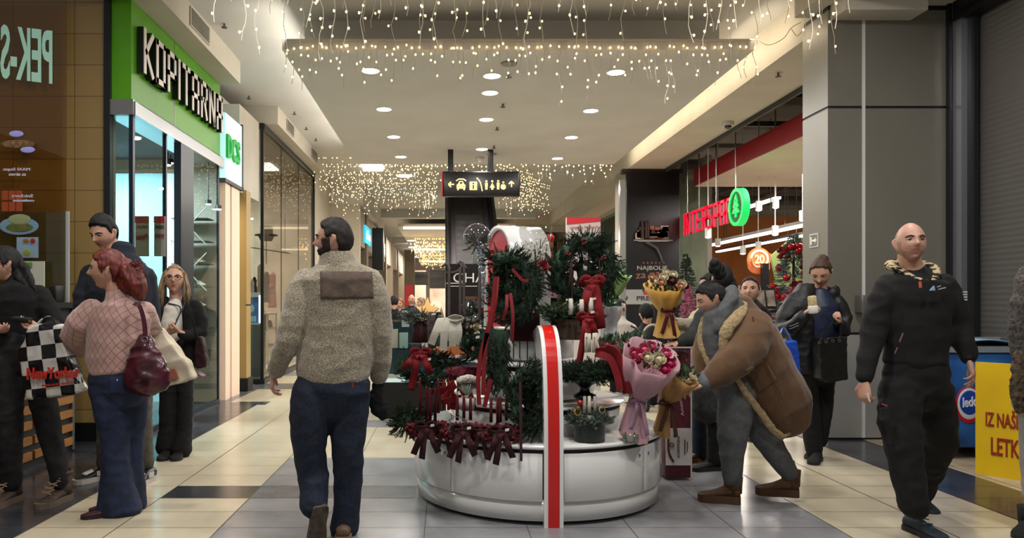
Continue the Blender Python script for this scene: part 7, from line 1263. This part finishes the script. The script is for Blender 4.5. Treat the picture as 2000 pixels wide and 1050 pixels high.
for i,(px,py,Y) in enumerate([(305,265,9.3),(328,322,9.6),(333,318,9.8),(407,398,9.7),(427,408,9.9),(360,300,9.2)]):
    c=P(px,py,Y); t=thing('shop_spotlight','spotlight inside the green shop, %s'%['wide round at top left','first of the door pair','second of the door pair','upper over the shoe rack','lower over the shoe rack','small by the blue frame'][i],'light',c,'spotlights in the green shop'); mb=MB(); mb.tube([c+Vector((0,0,.03)),(c.x,c.y,3.3)],.008,5); mb.lathe(c,[(.03,0),(.045,0),(.04,.05),(.0,.06)],12); mb.build('can',M('can_dark','2e2e30',.4),t); mb=MB(); mb.ball(c,.04,10,sc=(1,1,.4)); mb.build('lens',MATS['spot_lens'],t)
# ---------------------------------------------------------------- fashion shop interior
t=thing('perfume_poster_stand','lit poster stand with blue bottle picture on a silver plinth behind the glass','display',(-3.15,12.4,.1)); a=P(474,580,12.35); b_=P(509,630,12.35); mb=MB(); mb.box((a.x,12.35,.1),(b_.x,12.6,b_.z-.03)); mb.build('plinth',M('plinth_silver','8d8b8a',.35,metal=.3),t); mb=MB(); mb.box((a.x,12.35,b_.z-.03),(b_.x,12.6,b_.z)); mb.box((a.x,12.35,a.z),(b_.x,12.6,a.z+.08)); mb.build('frame',M('stand_white','c8c6c2',.4,emit=.2),t); mb=MB(); mb.box((a.x+.03,12.36,b_.z),(b_.x-.04,12.5,a.z)); mb.build('picture',M('poster_blue','28487a',.4,col2='5a80b0',scale=5,emit=.3),t); mb=MB(); mb.ball(P(491,602,12.33),.05,12,sc=(1,.2,1.3)); mb.box(P(484,617,12.33),P(500,628,12.35)); mb.build('bottle_picture',M('bottle_pale','8fb0c4',.4,emit=.4),t); mb=MB(); mb.box((b_.x-.03,12.34,b_.z),(b_.x+.0,12.36,a.z+.03)); mb.build('light_edge',M('edge_glow','e8f2ff',.5,emit=3),t)
t=thing('garment_rail','chrome rail with hangers inside the fashion shop','rail',(-3.3,13,2.1)); mb=MB(); mb.tube([(-3.6,12.6,2.33),(-3.1,14.8,2.33)],.012,8); mb.tube([(-3.55,12.7,2.33),(-3.55,12.7,4.2)],.008,6); mb.tube([(-3.15,14.6,2.33),(-3.15,14.6,4.2)],.008,6); mb.build('rail',ALU,t)
gm=[('pink','a07880'),('black','1a1a1c'),('white','b5b2ac'),('black','1c1c20'),('cream','a89c88'),('grey','6a6866'),('rose','a06a70')]
for i,(px,py,w_,h_,Y) in enumerate([(481,500,10,40,12.7),(484,545,8,40,12.9),(492,545,6,38,13.0),(497,540,6,34,13.1),(507,515,6,55,13.3),(520,530,8,60,13.8),(532,530,9,70,14.3)]):
    a=P(px-w_,py,Y); b_=P(px+w_,py+h_,Y); z=.0; mb=MB(); m_=(a.x+b_.x)/2; mb.tube([(m_,Y,a.z),(m_,Y,a.z-.06),(m_,Y,(a.z+b_.z)/2),(m_,Y,b_.z)],[.02,(b_.x-a.x)*.42,(b_.x-a.x)*.40,(b_.x-a.x)*.5],12,side=(1,0,0),kb=.3); mb.tube([(m_,Y,a.z),(m_,Y,a.z+.06)],.004,4); o=remesh(mb.build('hanging_garment',M('gar_'+gm[i][0],gm[i][1],.85)),.012,1,.006); tag(o,'%s garment hanging in the fashion shop, %s from the left'%(gm[i][0],['first, highest','second','third','fourth','fifth','sixth','seventh'][i]),'clothing','garments on the rail')
t=thing('display_hat','dark hat on a stand high in the fashion shop window','hat',P(518,465,13)); mb=MB(); c=P(520,460,13); mb.lathe(c,[(0,-.10),(.10,-.09),(.14,0),(.20,.0),(.20,.02),(.12,.02),(.11,.16),(0,.17)],24); mb.build('hat',M('hat_dark','2a2024',.8),t,True); mb=MB(); mb.tube([c-Vector((0,0,.1)),c-Vector((0,0,.5))],.01,6); mb.build('stand',ALU,t)
for i,(x,y) in enumerate(((-3.7,13.5),(-3.9,15.3))):
    t=thing('display_table','low white display table with accessories in the fashion shop, %s'%['nearer','farther'][i],'table',(x,y,.1)); mb=MB()
    for z in (.45,.8,1.1): mb.box((x-.35,y-.4,z),(x+.35,y+.4,z+.03))
    for sx in (-1,1):
        for sy in (-1,1): mb.box((x+sx*.33-.015,y+sy*.38-.015,.1),(x+sx*.33+.015,y+sy*.38+.015,1.13))
    mb.build('rack',M('rack_white','a8a39b',.5),t)
    for q in range(8): z=(.48,.83,1.13)[q%3]; bx=MB(); a=Vector((x-.25+.5*R.random(),y-.3+.6*R.random(),z)); bx.tube([a,a+Vector((0,0,.06)),a+Vector((0,0,.13))],[.06,.055,.03],10,kb=.5,round_end=True); o=bx.build('handbag',M(['bag_a','bag_b','bag_c'][q%3],['4a2028','1c1c1e','8a6a68'][q%3],.5),None,True); tag(o,'small %s bag on the %s display table in the fashion shop, %s'%(['wine','black','dusty pink'][q%3],['nearer','farther'][i],['bottom shelf front','middle shelf','top shelf','bottom shelf rear','middle shelf rear','top shelf rear','bottom shelf side','middle shelf side'][q]),'bag','bags on the display tables')

# ---------------------------------------------------------------- right: freezer and yellow board
t=thing('ice_cream_freezer','blue ice cream chest freezer with sliding glass lids and round red and blue badge','freezer',(4.8,6.9,0))
fz0=P(1838,0,6.35).x; mb=MB(); mb.box((4.32,6.35,.10),(5.05,7.05,.92)); fb=bevel(mb.build('cabinet',M('freezer_blue','16306a',.35,col2='2c6ab0',scale=2.2),t),.02,3); mb=MB(); mb.box((4.30,6.33,.92),(5.07,7.07,.97)); mb.build('lid_frame',M('freezer_rim','9aa4ac',.3,metal=.4),t)
mb=MB(); rings=[]
for i in range(13):
    u=i/12; rings.append([(4.33+.72*u,6.36,.968+.055*math.sin(math.pi*u)),(4.33+.72*u,7.04,.968+.055*math.sin(math.pi*u)),(4.33+.72*u,7.04,.975+.055*math.sin(math.pi*u)),(4.33+.72*u,6.36,.975+.055*math.sin(math.pi*u))])
mb.loft(rings); mb.build('glass_lid',M('lid_glass','9cc4dc',.1,coat=.5,col2='7fb0d0',scale=4),t,True); mb=MB(); mb.box((4.34,6.7,.985),(5.04,6.73,1.035)); mb.build('lid_bar',M('freezer_rim','9aa4ac',.3),t); mb=MB()
for x in (4.38,4.98): mb.tube([(x,6.45,0),(x,6.45,.1)],.025,8); mb.tube([(x,6.95,0),(x,6.95,.1)],.025,8)
mb.build('foot',KBLK,t)
mb=MB(); c=Vector((4.50,6.345,.47)); mb.ball(c,1,28,sc=(.115,.008,.16)); mb.build('badge_red',M('ledo_red','b01828',.4),t,True); mb=MB(); mb.ball(c+Vector((0,-.005,.01)),1,28,sc=(.10,.008,.135)); mb.build('badge_white',M('ledo_white','c8ccd4',.4),t,True); mb=MB(); mb.ball(c+Vector((0,-.010,.02)),1,28,sc=(.085,.008,.105)); mb.build('badge_blue',M('ledo_blue','16409a',.4),t,True); mesh_text('ledo','lettering',M('ledo_txt','d8dce4',.5),t,c+Vector((0,-.02,.03)),(1,0,.12),(0,0,1),.13,.085,.003,bold=.02)
# yellow advertising board
t=thing('yellow_board','bright yellow board with dark red capital writing at the right edge','sign',(5.0,5.5,0)); 
q0=P(1906,712,6.3); q1=P(1906,935,5.8); A=Vector((4.20,5.84,0)); B=Vector((4.85,4.95,0)); dd=(B-A).normalized(); nn=Vector((dd.y,-dd.x,0)); nn=-nn if nn.y>0 else nn
mb=MB(); mb.obox((A+B)/2+Vector((0,0,.44)),(B-A)/2,nn*.015,(0,0,.44)); mb.build('board',M('board_yellow','d8b400',.6,col2='cfa800',scale=3),t)
BR=M('board_text','8a2010',.6)
def ytxt(s_,u,z,w_,h_): mesh_text(s_,'lettering',BR,t,A+dd*u+nn*.019+Vector((0,0,z)),dd,(0,0,1),w_,h_,.003,bold=.015,align='LEFT')
ytxt('IZ NAŠEG',.07,.455,.27,.14); ytxt('LETKA!',.105,.235,.25,.14)
# ---------------------------------------------------------------- supermarket hall things
t=thing('ring_sign','orange and white round "20" jubilee sign with red ribbon ends in the supermarket','sign',P(1482,506,13)); c=P(1481,506,13); mb=MB(); mb.lathe(c,[(0,0),(.20,0),(.20,.04),(0,.04)],32,axis=(0,-1,0)); mb.build('disc',M('ring_orange','d86a3a',.5,emit=.35),t); mb=MB(); mb.lathe(c+Vector((0,-.042,0)),[(.13,0),(.165,0),(.165,.01),(.13,.01)],32,axis=(0,-1,0)); mb.build('ring',M('ring_white','e8d8b0',.5,emit=.3),t); mesh_text('20','lettering',M('ring_text','f0d090',.5,emit=.4),t,c+Vector((0,-.055,0)),(1,0,0),(0,0,1),.17,.16,.004,bold=.03); mb=MB(); mb.ribbon(curve([P(1463,505,12.98),P(1468,522,12.96),P(1480,528,12.95),P(1500,522,12.96),P(1504,495,12.98)]),(0,-.3,1),.06,.004); mb.build('banner',M('ring_banner','b8603a',.5,emit=.25),t)
t=thing('floor_standee','black slim standee below the jubilee sign','stand',P(1496,560,12.8)); a=P(1490,514,12.8); b_=P(1502,560,12.8); mb=MB(); mb.box((a.x,12.8,0),(b_.x,12.9,a.z)); mb.build('panel',KBLK,t)
GX=M('grey_fir','5f6a68',.8,col2='8a9492',scale=20); t=thing('christmas_tree','grey frosted Christmas tree with red baubles and bows by the column','tree',P(1550,640,9.2)); base=P(1550,0,9.2); mb=MB()
for i in range(620):
    f_=R.random()**.8; z=.35+f_*1.85; rr=.48*(1-f_)**.8+.04; a=R.random()*6.283; p=Vector((base.x+math.cos(a)*rr*.45,9.2+math.sin(a)*rr*.45,z)); d=Vector((math.cos(a),math.sin(a),-.25+.3*R.random())); sprig(mb,p,p+d*rr*R.uniform(.5,.8),.045,18,w_=.005)
mb.tube([(base.x,9.2,.0),(base.x,9.2,2.15)],[.05,.01],8,mi=1); mb.build('branches',[GX,TWIG],t); mb=MB()
for q in range(26):
    f_=R.random(); z=.5+f_*1.6; rr=.44*(1-f_)+.08; a=R.uniform(2.6,5.4); mb=MB(); mb.ball((base.x+math.cos(a)*rr,9.2+math.sin(a)*rr,z),.045,10); mb.build('bauble',M('bauble_red','9a1018',.15,metal=.5),t,True)
for q in range(7):
    f_=(q+.5)/7; z=.6+f_*1.5; rr=.42*(1-f_)+.1; a=(3.2,4.4,5.1)[q%3]; bow('bow',(base.x+math.cos(a)*rr,9.2+math.sin(a)*rr,z),.06,VELR,t,tails=((-.05,-.1),(.05,-.1)),w_=.03)
t=thing('pink_tree','small bright pink Christmas tree near the black pillar','tree',P(1344,650,10.5)); b0=P(1344,640,10.5); mb=MB()
for i in range(260):
    f_=R.random()**.8; rr=.14*(1-f_)+.02; a=R.random()*6.283; p=b0+Vector((math.cos(a)*rr*.4,math.sin(a)*rr*.4,f_*.62)); d=Vector((math.cos(a),math.sin(a),-.1)); sprig(mb,p,p+d*rr*.8,.03,12,w_=.004)
mb.build('branches',[M('pink_fir','c0608a',.8,col2='d07a9c',scale=20),TWIG],t); mb=MB(); mb.tube([(b0.x,10.5,0),(b0.x,10.5,b0.z)],.02,6); mb.lathe((b0.x,10.5,0),[(0,0),(.15,0),(.15,.3),(0,.3)],16); mb.build('stand',KBLK,t)
t=thing('green_fir_tree','dark green small fir tree behind the yellow bouquet','tree',P(1345,600,11)); b0=P(1340,640,11); mb=MB()
for i in range(260):
    f_=R.random()**.8; rr=.26*(1-f_)+.03; a=R.random()*6.283; p=b0+Vector((math.cos(a)*rr*.4,math.sin(a)*rr*.4,f_*1.1)); d=Vector((math.cos(a),math.sin(a),-.1)); sprig(mb,p,p+d*rr*.8,.045,14,w_=.005)
mb.tube([(b0.x,11,0),(b0.x,11,b0.z+1.0)],.02,6,mi=1); mb.build('branches',[FIR,TWIG],t)
t=thing('photo_frame_display','dark tray stand holding two small framed photos behind the girl','display',P(1495,600,8.3)); mb=MB(); c=P(1494,582,8.3)
mb.obox(c,(.12,.0,0),(0,.01,.0),(0,.03,.12)); mb.build('frame',M('frame_black','0c0c0e',.4),t); 
for sx in (-1,1): mb=MB(); mb.obox(c+Vector((sx*.055,-.02,0)),(.045,0,0),(0,.006,0),(0,.025,.09)); mb.build('photo',M('photo_grey','6a625a',.5,col2='a89c8c',scale=14),t)
mb=MB(); mb.box((c.x-.14,8.2,c.z-.16),(c.x+.14,8.5,c.z-.13)); mb.box((c.x-.02,8.3,0),(c.x+.02,8.36,c.z-.15)); mb.build('stand',KBLK,t)
# pushchair
t=thing('pushchair','black pushchair with pale rim beside the hooded person','pushchair',P(1290,720,9.2)); rim=[P(1252,690,9.2),P(1254,660,9.2),P(1262,640,9.2),P(1276,634,9.2),P(1286,642,9.2)]; mb=MB(); mb.tube([P(1290,700,9.3),P(1288,670,9.3),P(1280,645,9.3)],[.22,.20,.12],14,kb=.8,round_end=True); mb.build('seat_shell',BLACKC,t,True); mb=MB(); mb.tube(curve(rim),.014,8); mb.tube([P(1266,690,9.05),P(1318,690,9.05)],.014,8); mb.build('pale_rim',M('rim_cream','a89c84',.5),t); mb=MB(); mb.tube([P(1300,690,9.2),P(1240,640,9.2),P(1232,636,9.2)],.012,8); mb.tube([P(1270,690,9.2),(P(1262,0,9.2).x,9.1,.12)],.012,6); mb.tube([P(1300,690,9.3),(P(1306,0,9.3).x,9.4,.12)],.012,6); mb.build('frame',KBLK,t)
for i,x in enumerate((1262,1306)): c=P(x,0,9.15+.2*i); c.z=.12; mb=MB(); mb.lathe(c,[(.05,-.02),(.12,-.02),(.12,.02),(.05,.02),(.05,-.02)],20,axis=(1,0,0)); mb.build('wheel',KBLK,t)
# shelving, tills and goods in the hall
GOODC=['8a3a30','a88a40','4a6a4a','5a5a70','a09080','9a5030','b0a090','6a2a3a']
gi=0
for k_,(x,y,n_) in enumerate([(6.9,15.5,3),(8.8,15.5,3),(7.2,21,3),(9.0,21,3),(11,19,3)]):
    t=thing('gondola_shelf','supermarket gondola shelf unit, %s'%['near left under the red letters','near middle behind the girl','far left','far middle','far right'][k_],'shelf',(x,y,0),'gondola shelves'); mb=MB(); mb.box((x-.8,y-.02,0),(x+.8,y+.02,1.7)); 
    for z in (.15,.55,.95,1.35): mb.box((x-.8,y-.35,z),(x+.8,y,z+.03))
    mb.build('unit',M('gondola_grey','7a7672',.5),t)
    for z in (.58,.98,1.38):
        for q in range(6): xx=x-.68+q*.27; h_=.2+.12*R.random(); mb=MB(); mb.box((xx-.1,y-.3,z),(xx+.1,y-.08,z+h_)); o=mb.build('grocery_pack',M('good_%d'%(gi%8),GOODC[gi%8],.5)); tag(o,'small grocery pack on a supermarket gondola shelf','box','grocery packs on the gondola shelves'); gi+=1
t=thing('wall_screen','slanted olive green wall panel in the supermarket','panel',P(1535,500,20)); mb=MB(); mb.prism([P(1506,500,20),P(1540,470,20),P(1568,462,20),P(1568,560,20),P(1520,560,20)],(0,.1,0)); mb.build('panel',M('olive_panel','5a6a3a',.7),t)
t=thing('yellow_aisle_sign','small yellow hanging aisle sign in the supermarket','sign',P(1368,500,17)); a=P(1364,490,17); b_=P(1373,512,17); mb=MB(); mb.box((a.x,17,b_.z),(b_.x,17.03,a.z)); mb.tube([(a.x+.03,17,a.z),(a.x+.03,17,5.3)],.006,4); mb.build('plate',M('aisle_yellow','c8b060',.5,emit=.2),t)
t=thing('red_white_totem','red and white printed totem board behind the right fir wreath','sign',P(1140,600,11)); a=P(1107,424,11); b_=P(1173,700,11); mb=MB(); mb.box((a.x,11,0),(b_.x,11.1,a.z)); mb.build('board',M('totem_white','b8b0aa',.5,emit=.08),t); mb=MB(); mb.prism([P(1107,424,10.99),P(1173,424,10.99),P(1173,432,10.99),P(1107,438,10.99)],(0,.01,0)); mb.build('red_band_top',M('totem_red','a81c24',.5,emit=.1),t); mesh_text('croatia hrvatska','lettering',MATS['totem_red'],t,P(1143,443,10.98),(1,0,.02),(0,0,1),.46,.04,.004)
t=thing('clear_column','clear acrylic column beside the black pillar','column',P(1218,600,13)); mb=MB(); a=P(1211,340,13.5); b_=P(1222,340,13.5); mb.box((a.x,13.5,0),(b_.x,13.6,a.z-.1)); mb.build('acrylic',M('acrylic','8a8a88',.15,metal=.3),t)
